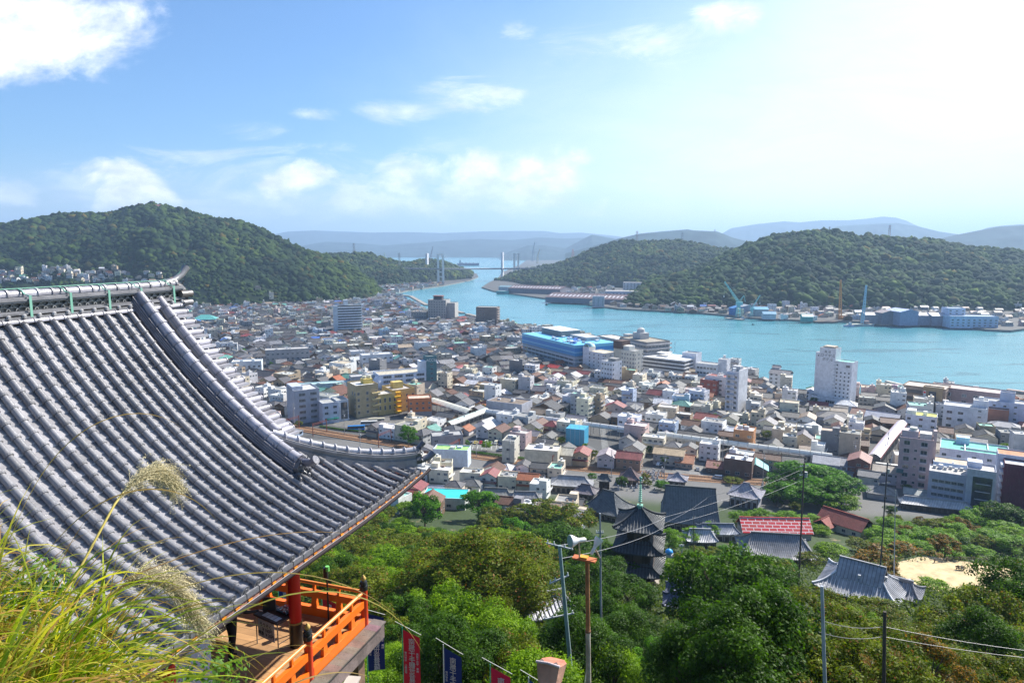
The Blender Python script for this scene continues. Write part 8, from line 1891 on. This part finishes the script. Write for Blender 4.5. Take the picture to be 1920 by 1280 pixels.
def plume(name, label, pts, spread, n, side_dir):
    """feathery seed head along a bent axis"""
    P_ = [np.array(p) for p in pts]; rt = empty(name, P_[0], 0, label=label, cat='pampas plume')
    b = MB(); b.path([tuple(p) for p in P_], .004, 6, (.45, .36, .08), 0, radii=[.005] * (len(P_) - 2) + [.003, .001]); b.build('stem', M['paint'], rt, origin=tuple(P_[0]))
    seg = len(P_) - 1; Vr, Dr, Lr = [], [], []; i0 = seg * .45
    for i in range(n):
        t = i0 + (seg - i0) * g.uniform(0, 1) ** .8; k_ = min(int(t), seg - 1); f = t - k_; p = P_[k_] * (1 - f) + P_[k_ + 1] * f; ax = P_[k_ + 1] - P_[k_]; ax /= np.linalg.norm(ax)
        Vr.append(p); Dr.append(ax * 1.1 + np.array(side_dir) * g.uniform(-.15, .75) + g.normal(size=3) * .28); Lr.append(spread * g.uniform(.5, 1.15))
    V, F, C = blades(n, np.array(Vr), np.array(Dr), Lr, [.0012] * n, [np.array([.52, .46, .26]) * g.uniform(.85, 1.25) for _ in range(n)], droop=[5.5] * n, seg=6)
    # downy seeds along each hair
    m = len(V) // 21; hv = V.reshape(-1, 7, 3, 3)[:, :, 1, :]; k_ = 26; src = np.repeat(np.arange(len(hv)), k_); tt = g.uniform(.12, 6, len(src)); i1 = np.minimum(tt.astype(int), 5); fr = (tt - i1)[:, None]; c = hv[src, i1] * (1 - fr) + hv[src, i1 + 1] * fr + g.normal(size=(len(src), 3)) * .0035
    V2, F2, _ = leaf_quads(c, g.normal(size=c.shape), .0042, .5, None, g); C2 = np.array([.56, .49, .29]) * g.uniform(.7, 1.2, (len(F2), 1))
    o = npmesh('feathers', np.concatenate([V, V2]) - P_[0], np.concatenate([F, F2 + len(V)]), M['cloth'], np.concatenate([C, C2])); o.parent = rt
dd = 2.25
plume('pampas_plume', 'upper pampas plume arching over the grey roof tiles', [dp(x, y, dd + .1 * i) for i, (x, y) in enumerate([(110, 1130), (150, 1065), (185, 1000), (215, 945), (245, 905), (275, 885), (300, 885), (318, 905)])], .17, 560, (.5, .2, -.2))
plume('pampas_plume', 'lower pampas plume drooping rightward over the tiles', [dp(x, y, dd - .1 + .05 * i) for i, (x, y) in enumerate([(120, 1250), (150, 1190), (175, 1150), (205, 1115), (245, 1090), (290, 1085), (330, 1110), (362, 1150)])], .19, 640, (.5, .2, -.3))
# small leafy shrub tips among the grass
for (px, py, sc_, lb) in ((385, 1275, .16, 'small pale green shrub tip at the bottom edge right of the grass'), (60, 1100, .14, 'small green shrub tuft half hidden inside the pampas grass')):
    p = dp(px, py, 2.3); nn = 420; c = g.normal(size=(nn, 3)); c /= np.linalg.norm(c, axis=1)[:, None]; c = c * sc_ * g.uniform(.5, 1, (nn, 1)) * np.array([1, 1, .8])
    V, F, cc = leaf_quads(c, c + g.normal(size=(nn, 3)) * .02, .012, .9, np.array([.12, .22, .05]) * g.uniform(.7, 1.4, (nn, 1)), g); o = npmesh('shrub', V, F, M['leaf'], cc); o.location = p; tag(o, lb, 'shrub')
# ---------------------------------------------------------------- bridge, shipyards, ships, masts
BY = (.62, .6, .58)
def W(px, py, z): return gp(px, py, z)
rt = empty('suspension_bridge', gp(885, 515, 0), 0, label='long cable-stayed bridge with white towers crossing the strait', cat='bridge'); anchor('the cable-stayed bridge', gp(885, 520, 20))
og = tuple(gp(885, 515, 0)); DZ = 42
A1 = gp(826, 531, 0); dB = gp(945, 521, 0)
ZD = 46.0
def at_depth(px, y, z): r_ = ray(px, 500); return np.array([r_[0] / r_[1] * y, y, z])
YB1 = 2350.0; YB2 = 2500.0
tw1, tw2 = at_depth(826, YB1, 0), at_depth(942, YB2 + 60, 0); tb1, tb2 = at_depth(801, YB1 + 110, 0), at_depth(968, YB2 + 160, 0)
def zpx(py, y): r_ = ray(960, py); return CZ + r_[2] / r_[1] * y
def tower(b, p, zt_, w_, c, legs=6.5, ax=0.9):
    for s_ in (-1, 1):
        q = p + np.array([math.cos(ax) * w_ * s_, math.sin(ax) * w_ * s_, 0]); b.box(q[0], q[1], 0, 8, 8, 38, ax, c, 0, taper=.8); b.box(q[0], q[1], 38, legs, legs, zt_ - 38, ax, c, 0)
    for z_ in (20, 36, zt_ - 3): b.box(p[0], p[1], z_, w_ * 2, 3, 3, ax, c, 0, bottom=True)
b = MB(); zt_ = zpx(476, YB1); tower(b, tw1, zt_, 8.5, (.8, .79, .74), ax=0.3); b.build('tower', M['wall'], rt, origin=og)
b = MB(); tower(b, tw2, zpx(473, YB2), 5, (.76, .77, .8), ax=1.35); b.build('tower', M['wall'], rt, origin=og)
zd1, zd2 = zpx(503.5, YB1), zpx(503.5, YB2)
dk = [at_depth(748, YB1 - 60, zpx(502.5, YB1 - 60)), at_depth(826, YB1, zd1), at_depth(885, (YB1 + YB2) / 2 + 30, zpx(503.5, (YB1 + YB2) / 2 + 30)), at_depth(942, YB2 + 60, zpx(503.2, YB2 + 60)), at_depth(1010, YB2 + 40, zpx(502, YB2 + 40)), at_depth(1080, YB2 - 40, zpx(499.5, YB2 - 40)), at_depth(1140, YB2 - 180, zpx(496.5, YB2 - 180))]
b = MB()
for a, e_ in zip(dk[:-1], dk[1:]):
    d = e_ - a; L = np.linalg.norm(d); n_ = np.array([-d[1], d[0], 0]) / np.hypot(d[0], d[1]) * 5.5
    vs = [a - n_, e_ - n_, e_ + n_, a + n_]; b.add([tuple(v) for v in vs] + [tuple(v - np.array([0, 0, 3.6])) for v in vs], [(0, 1, 2, 3), (7, 6, 5, 4), (0, 4, 5, 1), (1, 5, 6, 2), (2, 6, 7, 3), (3, 7, 4, 0)], (.17, .17, .2), 0)
b.build('deck', M['wall'], rt, origin=og)
b = MB()
for a, e_ in zip(dk[:-1], dk[1:]): b.tube(a + np.array([0, 0, 1.3]), e_ + np.array([0, 0, 1.3]), .35, 4, (.6, .6, .62), 0)
b.build('parapet', M['paint'], rt, origin=og)
def on_deck(px):
    for a, e_ in zip(dk[:-1], dk[1:]):
        x0, x1 = proj(a)[0], proj(e_)[0]
        if x0 <= px <= x1: return a + (e_ - a) * ((px - x0) / (x1 - x0))
    return dk[0]
for (tp, zt2, pxs) in ((tw1, zt_, (757, 770, 783, 796, 809, 843, 856, 868, 880)), (tw2, zpx(473, YB2), (893, 904, 915, 926, 955, 968, 982, 996))):
    b = MB()
    for k_, px in enumerate(pxs): q = on_deck(px); b.tube((tp[0], tp[1], zt2 - 2 - abs(k_ - 4) * 0), q, .16, 4, (.5, .5, .55), 0)
    b.build('stay_cables', M['paint'], rt, origin=og)
for px, py_ in ((760, 512), (1000, 510), (1050, 512)):
    q = on_deck(px); b = MB(); b.box(q[0], q[1], 3, 4, 4, q[2] - 5, 0, (.5, .5, .5), 0); b.build('pier', M['wall'], rt, origin=og)
rt = empty('suspension_bridge', tb1, 0, label='second bridge just behind, showing only its pale towers', cat='bridge')
b = MB(); zt3 = zpx(475, YB1 + 110); tower(b, tb1, zt3, 6, (.74, .75, .78), ax=1.4); b.build('tower', M['wall'], rt, origin=tuple(tb1)); b = MB(); tower(b, tb2, zpx(475, YB2 + 160), 8, (.72, .72, .68), ax=.3); b.build('tower', M['wall'], rt, origin=tuple(tb1))
b = MB(); q0, q1 = at_depth(745, YB1 + 60, 44), at_depth(1000, YB2 + 170, 44); d = q1 - q0; b.box(*((q0 + q1) / 2)[:2], 42, np.hypot(d[0], d[1]), 11, 2.5, math.atan2(d[1], d[0]), (.3, .3, .33), 0, bottom=True); b.build('deck', M['wall'], rt, origin=tuple(tb1))
# warehouses of the shipyard across the water
def shed(px, py, L, D, h, rise, yaw, wc, rc, label, z=3, letters=None, sky=True, name='warehouse'):
    p = gp(px, py, z); rt = empty(name, p, R(yaw), label=label, cat='warehouse'); occ_add(p[0], p[1], L + 4, D + 4, R(yaw))
    b = MB(); walls(b, 0, 0, -1, L, D, h + 1, wc); 
    for s_ in (-1, 1): b.add([(s_ * L / 2, -D / 2, h), (s_ * L / 2, D / 2, h), (s_ * L / 2, 0, h + rise)], [(0, 1, 2) if s_ > 0 else (2, 1, 0)], wc, 0)
    b.build('wall', TOWN, rt); b = MB(); gable_roof(b, L, D, h, rise, 1.0, rc, 2, th=.5); b.build('roof', TOWN, rt)
    if sky:
        b = MB(); n = int(L / 9); k_ = rise / (D / 2)
        for i in range(n): y0 = -D * .36; z0 = h + rise + k_ * y0 + .62; b.add([(-L / 2 + 4 + i * 9, y0, z0), (-L / 2 + 7.5 + i * 9, y0, z0), (-L / 2 + 7.5 + i * 9, y0 + D * .18, z0 + k_ * D * .18), (-L / 2 + 4 + i * 9, y0 + D * .18, z0 + k_ * D * .18)], [(0, 1, 2, 3)], (.62, .62, .66), 3)
        b.build('skylights', TOWN, rt)
    if letters: text_mesh('lettering', letters[0], letters[1], (.7, .7, .72), rt, letters[2], (R(90), 0, 0))
    return rt
shed(1012, 549, 150, 70, 12, 7, -29, (.2, .2, .24), (.13, .085, .08), 'long brown-roofed shipyard shed nearest the bridge')
shed(1112, 566, 190, 85, 10, 8, -27, (.17, .19, .24), (.14, .09, .085), 'second long brown-roofed shipyard shed with white lettering')
shed(950, 545, 34, 30, 11, 3, -29, (.5, .55, .6), (.2, .3, .34), 'pale end shed with white sign band at the shipyard tip', sky=False)
for (px, py, yw, w_, d_, h_, wc, rc, lb, nm) in ((1168, 566, -14, 75, 34, 24, (.6, .6, .62), (.5, .45, .4), 'white terraced factory office behind the shipyard sheds', 'factory'), (1190, 556, -14, 55, 26, 34, (.6, .6, .62), (.55, .5, .45), 'upper step of the white factory with a pale roof', 'factory'),
                                         (1818, 612, -8, 66, 24, 16, (.5, .58, .72), (.4, .45, .5), 'long white two-storey works building with square windows on the far shore', 'factory'), (1785, 609, -8, 24, 22, 26, (.5, .58, .72), (.4, .45, .5), 'taller left block of the long white works building', 'factory'), (1122, 574, -8, 24, 18, 20, (.5, .42, .46), (.4, .4, .4), 'pinkish four-storey waterfront block on the far shore', 'factory'),
                                         (448, 552, 24, 96, 14, 13, (.42, .44, .44), (.12, .42, .40), 'long school building with a teal roof at the wooded foot', 'school'), (385, 608, 15, 34, 24, 9, (.36, .4, .42), (.1, .34, .32), 'hall with a teal hipped roof left of centre', 'hall'), (574, 559, 15, 70, 22, 8, (.4, .38, .36), (.36, .33, .33), 'long grey-roofed temple school at the hill foot', 'hall')):
    zz_ = 3 if px > 600 else 3
    k = Mark(nm, lb, 'building', px, py, yw, z=zz_); 
    if 'teal hip' in lb: walls(k.mb('wall'), 0, 0, -1, w_, d_, h_ + 1, wc); hip_roof(k.mb('roof'), w_, d_, h_, 6, 1, rc, 2); occ_add(k.p[0], k.p[1], w_, d_, k.yaw)
    else: k.wing('rooms', 0, 0, w_, d_, h_, wc, rc)
    n_ = int(w_ / 7); rows = max(1, int(h_ / 4.2)); k.win(0, 0, w_, d_, 'f', n_, rows, 3.2, 1.8, 2.6, 4.0); k.done()
for (px, py, L, D, h, yw, wc, rc, lb) in ((1322 + 75, 588, 26, 30, 13, -80, (.28, .32, .40), (.3, .32, .34), 'grey gabled slipway shed under the teal cranes'), (1381, 590, 14, 22, 12, -80, (.03, .16, .42), (.05, .2, .45), 'bright blue slipway shed beside the teal crane'), (1425, 592, 22, 22, 12, -8, (.3, .4, .45), (.08, .3, .45), 'pale shed with blue roof right of the teal cranes'), (1441, 597, 20, 14, 8, -8, (.6, .62, .66), (.1, .3, .45), 'low white shed with blue roof at the waterline'),
                                          (1660, 606, 20, 26, 17, -84, (.22, .22, .26), (.3, .25, .24), 'dark open-fronted slipway shed on the far shore'), (1690, 607, 34, 30, 20, -84, (.3, .33, .46), (.42, .48, .66), 'large grey shed with bright bluish roof on the far shore'), (1725, 607, 34, 24, 14, -6, (.28, .28, .36), (.36, .36, .42), 'long low grey shed right of the bluish roofed one'), (1762, 608, 36, 26, 14, -6, (.32, .28, .34), (.42, .4, .44), 'mauve-grey shed beside the white works building'), (1635, 605, 28, 20, 13, -6, (.3, .3, .34), (.34, .32, .32), 'grey brown shed left of the dark slipway shed'), (1512, 601, 16, 12, 7, -6, (.1, .4, .36), (.5, .66, .6), 'small shed with pale green curved roof on the far shore')):
    shed(px, py, L, D, h, 3.5, yw, wc, rc, lb, sky=False)
def truss(b, p, q, w_, c, n=10, r_=.28):
    p = Vector(p); q = Vector(q); d = (q - p).normalized(); a = d.orthogonal().normalized(); e_ = d.cross(a); C = [p + (a * s + e_ * t) * w_ / 2 for s, t in ((-1, -1), (1, -1), (1, 1), (-1, 1))]; D_ = [q + (a * s + e_ * t) * w_ / 5 for s, t in ((-1, -1), (1, -1), (1, 1), (-1, 1))]
    for k in range(4):
        b.tube(C[k], D_[k], r_, 4, c, 0)
        for i in range(n): t0, t1 = i / n, (i + 1) / n; b.tube(C[k].lerp(D_[k], t0), C[(k + 1) % 4].lerp(D_[(k + 1) % 4], t1), r_ * .6, 4, c, 0)
TEAL = (.25, .58, .58)
def crane(px, py, sc_, jibdir, c, label, name='harbour_crane', jib=48, tilt=1.0, z=3):
    p = gp(px, py, z); rt = empty(name, p, 0, label=label, cat='crane'); s_ = sc_; b = MB()
    for sx in (-4, 4):
        for sy in (-4, 4): b.tube((sx * s_, sy * s_, 0), (sx * .5 * s_, sy * .5 * s_, 22 * s_), .6 * s_, 5, c, 0)
    for z_ in (7, 14): b.box(0, 0, z_ * s_, 6.6 * s_, 6.6 * s_, .6 * s_, 0, c, 0, bottom=True)
    b.build('portal', M['paint'], rt)
    b = MB(); b.box(1 * s_, 0, 22 * s_, 11 * s_, 7 * s_, 6 * s_, 0, c, 0, bottom=True); b.tube((0, 0, 18 * s_), (0, 0, 22 * s_), 3 * s_, 12, c, 0); b.build('machine_house', M['paint'], rt)
    b = MB(); truss(b, (0, 0, 27 * s_), (jibdir * math.cos(tilt) * jib * s_, 2, 27 * s_ + math.sin(tilt) * jib * s_), 3.4 * s_, c, r_=.42 * s_); b.build('jib', M['paint'], rt)
    b = MB(); b.tube((2 * s_, 0, 27 * s_), (9 * s_ * -jibdir, 0, 40 * s_), .45 * s_, 4, c, 0); b.tube((-2 * s_, 0, 27 * s_), (9 * s_ * -jibdir, 0, 40 * s_), .45 * s_, 4, c, 0); b.tube((12 * s_ * -jibdir, 0, 28 * s_), (9 * s_ * -jibdir, 0, 40 * s_), .45 * s_, 4, c, 0); b.tube((9 * s_ * -jibdir, 0, 40 * s_), (jibdir * math.cos(tilt) * jib * s_, 2, 27 * s_ + math.sin(tilt) * jib * s_), .15, 4, (.3, .4, .4), 0); b.build('mast', M['paint'], rt)
    b = MB(); tx, tz = jibdir * math.cos(tilt) * jib * s_, 27 * s_ + math.sin(tilt) * jib * s_; b.tube((tx, 2, tz), (tx, 2, tz - 26 * s_), .12, 4, (.3, .4, .4), 0); b.box(tx, 2, tz - 29 * s_, 1.2, 1.2, 3, 0, (.6, .6, .6), 0); b.build('hook', M['paint'], rt)
crane(1384, 594, .92, -1, TEAL, 'large teal luffing crane with long jib pointing up left', tilt=.95, jib=47); crane(1409, 594, .55, 1, TEAL, 'small teal crane with short jib pointing up right', tilt=1.02, jib=48)
k = gp(1575, 600, 2); rt = empty('piling_rig', k, 0, label='tall orange lattice piling leader on the far shore', cat='crane'); b = MB(); truss(b, (0, 0, 0), (-3, 0, 66), 4, (.62, .27, .06), n=16, r_=.5); b.build('leader', M['paint'], rt); b = MB(); b.box(5, 0, 0, 9, 6, 5, 0, (.5, .25, .08), 0); b.build('cab', M['paint'], rt)
# ships and boats
def ship(px, py, L, W_, H_, yaw, hull, deck, label, cabin=None, name='cargo_ship', z=0, extra=None, cat='ship'):
    p = gp(px, py, 0); rt = empty(name, p, R(yaw), label=label, cat=cat); b = MB(); n = 9; lo, hi = [], []
    for i in range(n):
        t = i / (n - 1); x = -L / 2 + L * t; w_ = W_ / 2 * (1 - max(0, (t - .72) / .28) ** 2) * (.85 + .15 * min(1, t * 5)); sh = H_ * (1 + .25 * max(0, t - .75) * 4 * .5)
        lo.append((x - (.0 if t < .9 else L * .02), w_ * .85)); hi.append((x, w_, sh))
    vs = [(x, -w_, -.5) for x, w_ in lo] + [(x, -w_, h) for x, w_, h in hi] + [(x, w_, h) for x, w_, h in hi] + [(x, w_, -.5) for x, w_ in lo]
    fs = [(i, i + 1, n + i + 1, n + i) for i in range(n - 1)] + [(2 * n + i, 2 * n + i + 1, 3 * n + i + 1, 3 * n + i) for i in range(n - 1)] + [(0, n, 2 * n, 3 * n)]; b.add(vs, fs, hull, 0)
    b.add(vs, [(n + i, n + i + 1, 2 * n + i + 1, 2 * n + i) for i in range(n - 1)], deck, 0); b.build('hull', M['wall'], rt)
    if cabin: b = MB(); x, w_, d_, h_, c = cabin; b.box(x, 0, H_, w_, d_, h_, 0, c, 0); b.box(x, 0, H_ + h_, w_ * .7, d_ * 1.1, h_ * .35, 0, c, 0); b.box(x + w_ * .35, 0, H_ + h_ * .62, w_ * .32, d_ * 1.02, h_ * .16, 0, (.04, .05, .07), 0); b.tube((x, 0, H_ + h_ * 1.35), (x, 0, H_ + h_ * 2.0), max(.08, w_ * .04), 5, (.5, .5, .5), 0); b.build('cabin', M['wall'], rt)
    if extra: extra(rt, H_)
    return rt
def gantries(rt, H_):
    b = MB()
    for x in (-40, -15, 10, 35): b.box(x, 0, H_, 14, 14, 5, 0, (.4, .42, .45), 0)
    b.build('hatches', M['wall'], rt)
ship(878, 498, 150, 24, 16, 2, (.05, .10, .22), (.35, .4, .45), 'dark blue cargo ship moored beyond the bridge', cabin=(-55, 14, 18, 18, (.62, .62, .62)), extra=gantries)
ship(838, 503, 70, 14, 9, 2, (.45, .06, .05), (.4, .3, .3), 'red-hulled ship in front of the dark blue cargo ship', cabin=(-20, 12, 10, 10, (.6, .6, .6)))
for (px, py, L, lb) in ((833, 480, 120, 'grey freighter anchored left in the far bay'), (848, 477, 150, 'long pale freighter furthest out left in the bay'), (899, 479, 150, 'grey barge-like freighter in the middle of the far bay'), (921, 477, 60, 'small freighter right of the grey one in the far bay')):
    ship(px, py, L, 24, 14, 0, (.25, .3, .38), (.3, .33, .36), lb, cabin=(-L * .38, L * .1, 18, 16, (.5, .52, .55)))
def crane_on(c, h, dx=0):
    def f(rt, H_): b = MB(); truss(b, (dx, 0, H_), (dx + 2, 0, H_ + h), 3.6, c, n=14, r_=.42); b.build('lattice_mast', M['paint'], rt); b = MB(); b.box(dx + 6, 0, H_, 7, 6, 5, 0, (.5, .3, .25), 0); b.build('winch_house', M['paint'], rt)
    return f
ship(1614, 611, 42, 14, 3.2, -3, (.45, .5, .48), (.35, .35, .3), 'work barge carrying a tall pale blue lattice mast', name='work_barge', extra=crane_on((.36, .56, .68), 60, 2), cat='barge')
ship(1549, 605, 38, 11, 2.6, -3, (.14, .10, .09), (.2, .16, .13), 'flat dark brown barge moored under the orange rig', name='work_barge', cat='barge')
ship(1512, 601, 20, 5, 2, -4, (.5, .45, .35), (.3, .25, .2), 'small low workboat left of the flat dark barge', cabin=(-5, 4, 3, 2.5, (.6, .6, .6)), name='workboat', cat='boat')
ship(1591, 612, 16, 5, 2, 178, (.3, .4, .6), (.4, .4, .4), 'small blue and white tug at the left of the work barge', cabin=(-2, 4, 3.2, 3.2, (.62, .64, .68)), name='tug_boat', cat='boat')
ship(1710, 611, 24, 6, 2.2, -2, (.66, .66, .66), (.35, .35, .3), 'white ferry boat crossing near the far shore', cabin=(-6, 6, 4, 3.6, (.7, .7, .7)), name='ferry_boat', cat='boat')
ship(1395, 598, 14, 4, 1.6, -6, (.6, .62, .6), (.4, .42, .42), 'small white boat moored at the pontoon under the teal crane', cabin=(-2, 4, 2.6, 2.2, (.6, .6, .6)), name='small_boat', cat='boat')
ship(1412, 609, 4.5, 1.6, .8, 10, (.04, .05, .06), (.1, .1, .1), 'tiny dark skiff alone on the strait', cabin=(-.5, 1, 1, 1, (.05, .05, .06)), name='small_boat', cat='boat')
ship(1025, 572, 7, 3, 1.2, 20, (.05, .05, .07), (.1, .1, .1), 'tiny dark boat off the shipyard sheds', cabin=(-1, 2, 2, 1.6, (.1, .1, .12)), name='small_boat', cat='boat')
ship(944, 551, 34, 20, 8, -29, (.06, .34, .36), (.2, .3, .3), 'teal floating dock box at the shipyard tip', name='floating_dock', cat='dock')
ship(1682, 733, 17, 5, 2.0, -35, (.35, .37, .55), (.3, .25, .28), 'moored excursion boat behind the jetty', cabin=(-2, 8, 3.6, 2.4, (.5, .35, .4)), name='excursion_boat', cat='boat')
# pontoons, jetties and breakwaters
def jetty(name, label, pts, w_, z_, c=(.26, .23, .2), cat='jetty'):
    P_ = [gp(*q, 0) for q in pts]; b = MB()
    for a, e_ in zip(P_[:-1], P_[1:]): d = e_ - a; L = np.hypot(d[0], d[1]); m = (a + e_) / 2; b.box(m[0], m[1], -1, L + w_ * .3, w_, z_ + 1, math.atan2(d[1], d[0]), c, 0)
    o = b.build(name, M['concrete'], origin=tuple(P_[0])); tag(o, label, cat)
jetty('breakwater', 'long thin breakwater enclosing the small boat basin', [(745, 553), (770, 556), (782, 563), (800, 573)], 9, 2.2, cat='breakwater'); jetty('breakwater', 'short breakwater length right of the grey waterfront hotel', [(848, 582), (868, 588)], 8, 2.2, cat='breakwater'); jetty('breakwater', 'short breakwater length just left of the dark brown square block', [(876, 590), (896, 595)], 8, 2.2, cat='breakwater')
jetty('pontoon', 'pontoon with moorings below the large teal crane', [(1362, 597), (1392, 600)], 9, 1.4, cat='pontoon'); jetty('jetty', 'long jetty running out beside the tall white hotel', [(1606, 722), (1640, 727), (1662, 730), (1695, 745)], 3.5, 1.3); jetty('jetty', 'covered pale walkway jetty behind the brown waterfront block', [(1662, 722), (1690, 729), (1720, 738)], 3.2, 4.2, (.5, .46, .4)); jetty('jetty', 'brown pier with railing at the right edge', [(1890, 738), (1960, 748)], 5, 4, (.36, .27, .24))
# far port cranes and masts
def lattice(px, py0, py1, d, w_, c, label, name='pylon', cat='pylon', cross=True):
    T = dp(px, py0, d); B = dp(px, py1, d); rt = empty(name, B, 0, label=label, cat=cat); b = MB(); h_ = T[2] - B[2]; truss(b, (0, 0, -8), (0, 0, h_), w_, c, n=9, r_=max(.25, d / 6000))
    b.build('lattice', M['paint'], rt)
    if cross:
        b = MB()
        for z_ in (.7, .82, .94): b.box(0, 0, h_ * z_, w_ * 1.6, .5, .5, 0, c, 0, bottom=True)
        b.build('arms', M['paint'], rt)
PYC = (.3, .32, .36)
lattice(664, 456, 478, 2450, 8, PYC, 'grey pylon on the wooded headland left of the bridge'); lattice(749, 474, 502, 2350, 7, PYC, 'grey lattice mast at the left bridge end'); lattice(1194, 433, 455, 2500, 8, (.3, .2, .18), 'reddish pylon on the middle hilltop'); lattice(1279, 436, 456, 2500, 8, PYC, 'grey pylon right of the reddish hilltop pylon'); lattice(1667, 422, 446, 1800, 6, (.5, .4, .42), 'red and white pylon on the right hilltop'); lattice(1555, 425, 436, 1800, 3, PYC, 'short mast on the crest of the right hill'); lattice(132, 398, 406, 2000, 1.2, PYC, 'thin mast on the left ridge', cross=False)
lattice(1340, 430, 444, 5200, 9, PYC, 'distant faint pylon beyond the middle hill')
q = dp(285, 386, 1980); rt = empty('lookout_tower', q + np.array([0, 0, -4]), 0, label='small T-shaped lookout tower on the summit of the left hill', cat='tower'); b = MB(); b.tube((0, 0, 0), (0, 0, 17), 1.0, 8, (.2, .18, .18), 0); b.build('shaft', M['wall'], rt); b = MB(); b.box(0, 0, 15.5, 9, 6, 2, 0, (.22, .19, .19), 0, bottom=True); b.build('platform', M['wall'], rt)
for (px, py, c, yw_, L, lb, nm) in ((297, 388, (.4, .2, .2), .2, 14, 'small red-roofed temple hall just right of the summit tower', 'temple'), (310, 396, (.66, .66, .7), .3, 18, 'white roofed temple buildings below the summit', 'temple')):
    q = dp(px, py, 1945); rt = empty(nm, q, yw_, label=lb, cat='temple'); b = MB(); walls(b, 0, 0, -6, L, 8, 9, (.5, .45, .4)); b.build('wall', TOWN, rt); b = MB(); gable_roof(b, L, 8, 3, 3, 1, c, 2); b.build('roof', TOWN, rt)
for (px, py0, py1, c, dirn, lb) in ((1003, 454, 486, (.5, .6, .66), 1, 'pale blue shipyard crane far behind the right bridge tower'), (1012, 467, 490, (.66, .64, .5), 1, 'cream shipyard crane beside the pale blue one'), (812, 462, 492, (.4, .45, .5), 1, 'grey jib crane behind the left bridge towers'), (720, 474, 494, (.4, .58, .5), -1, 'pale green dock crane behind the headland')):
    d = 3300; T = dp(px, py0, d); B = dp(px - 4 * dirn, py1, d); rt = empty('dock_crane', B, 0, label=lb, cat='crane'); b = MB(); truss(b, (0, 0, -10), (0, 0, (T[2] - B[2]) * .45), 9, c, n=6, r_=.9); b.build('portal', M['paint'], rt); b = MB(); truss(b, (0, 0, (T[2] - B[2]) * .45), tuple(T - B), 4, c, n=8, r_=.7); b.build('jib', M['paint'], rt)
lattice(1074, 467, 482, 3300, 12, (.55, .2, .15), 'red and white port mast far behind the island hill', cross=False)
p = gp(1040, 486, 3); rt = empty('shipyard_hall', p, 0, label='long pale shipyard hall on the far side of the island', cat='factory'); b = MB(); walls(b, 0, 0, 0, 420, 60, 22, (.5, .54, .6)); b.build('wall', TOWN, rt); b = MB(); gable_roof(b, 420, 60, 22, 6, 2, (.5, .54, .6), 2, th=.6); b.build('roof', TOWN, rt)
# bare ochre cliffs by the bridge
for (px, py, w_, h_, lb) in ((770, 522, 46, 22, 'ochre quarried cliff under the left bridge end'), (853, 520, 70, 26, 'pale ochre cliff behind the shore right of the bridge tower')):
    p = gp(px, py, 3); b = MB(); n = 12; vs = []; rr_ = random.Random(int(px))
    for j in range(4):
        for i in range(n + 1): vs.append((-w_ / 2 + w_ * i / n, j * 6 + rr_.uniform(-3, 3), h_ * j / 3 * (1 - abs(i / n - .5) ** 2 * 2) + rr_.uniform(-1, 1)))
    b.add(vs, [(j * (n + 1) + i, j * (n + 1) + i + 1, (j + 1) * (n + 1) + i + 1, (j + 1) * (n + 1) + i) for j in range(3) for i in range(n)], (.42, .34, .22), 0); o = b.build('cliff', M['concrete']); o.location = p; o['label'] = lb; tag(o, kind='structure')
# fill the lanes between the railway and the temples, then the town itself
def tC(x, y):
    if not (252 < y + .37 * x < 352): return False
    px, py = proj((x, y, 3)); return 690 < px < 1245 and py > 858
r_ = random.Random(12); n0 = len(SPECS)
fill(r_, 20, 320, R(-16), 200, 90, tC, lot=(7, 11), dep=(7.5, 10), street=5, cross=40, jitter=.12)
for s in SPECS[n0:]:
    s['z'] = max(3.0, float(terrain(s['x'], s['y'])) + .3); s['fl'] = min(s['fl'], 2)
SPECS[n0:] = [s for s in SPECS[n0:] if not any(math.hypot(s['x'] - a[0], s['y'] - a[1]) < a[2] + 8 for a in TOFF + TR) and not (1090 < proj((s['x'], s['y'], 3))[0] < 1245 and proj((s['x'], s['y'], 3))[1] > 900)]
build_town()
town_trees()
for nm, q in (('the station square', (690, 805)), ('the right hand bridge tower', (945, 500)), ('the parking row', (910, 832)), ('the striped parking lot', (1430, 888)), ('the sandy terrace', (1790, 1070)), ('the small boat basin', (760, 580)), ('the navy blue banner', (695, 1200)), ('the vermilion railing', (620, 1160)), ('the right edge', (1915, 700)), ('the foot of the left hill', (430, 560)), ('the pale grey steel pole', (1545, 1180)), ('the bottom edge', (860, 1275)), ('the low log fence', (1850, 1058)), ('the autumn tree', (1690, 1060)), ('the teal hipped hall', (385, 600)), ('the lane corner', (1245, 885))):
    ANCH.append((nm, q[0], q[1]))
write_labels()
_short()
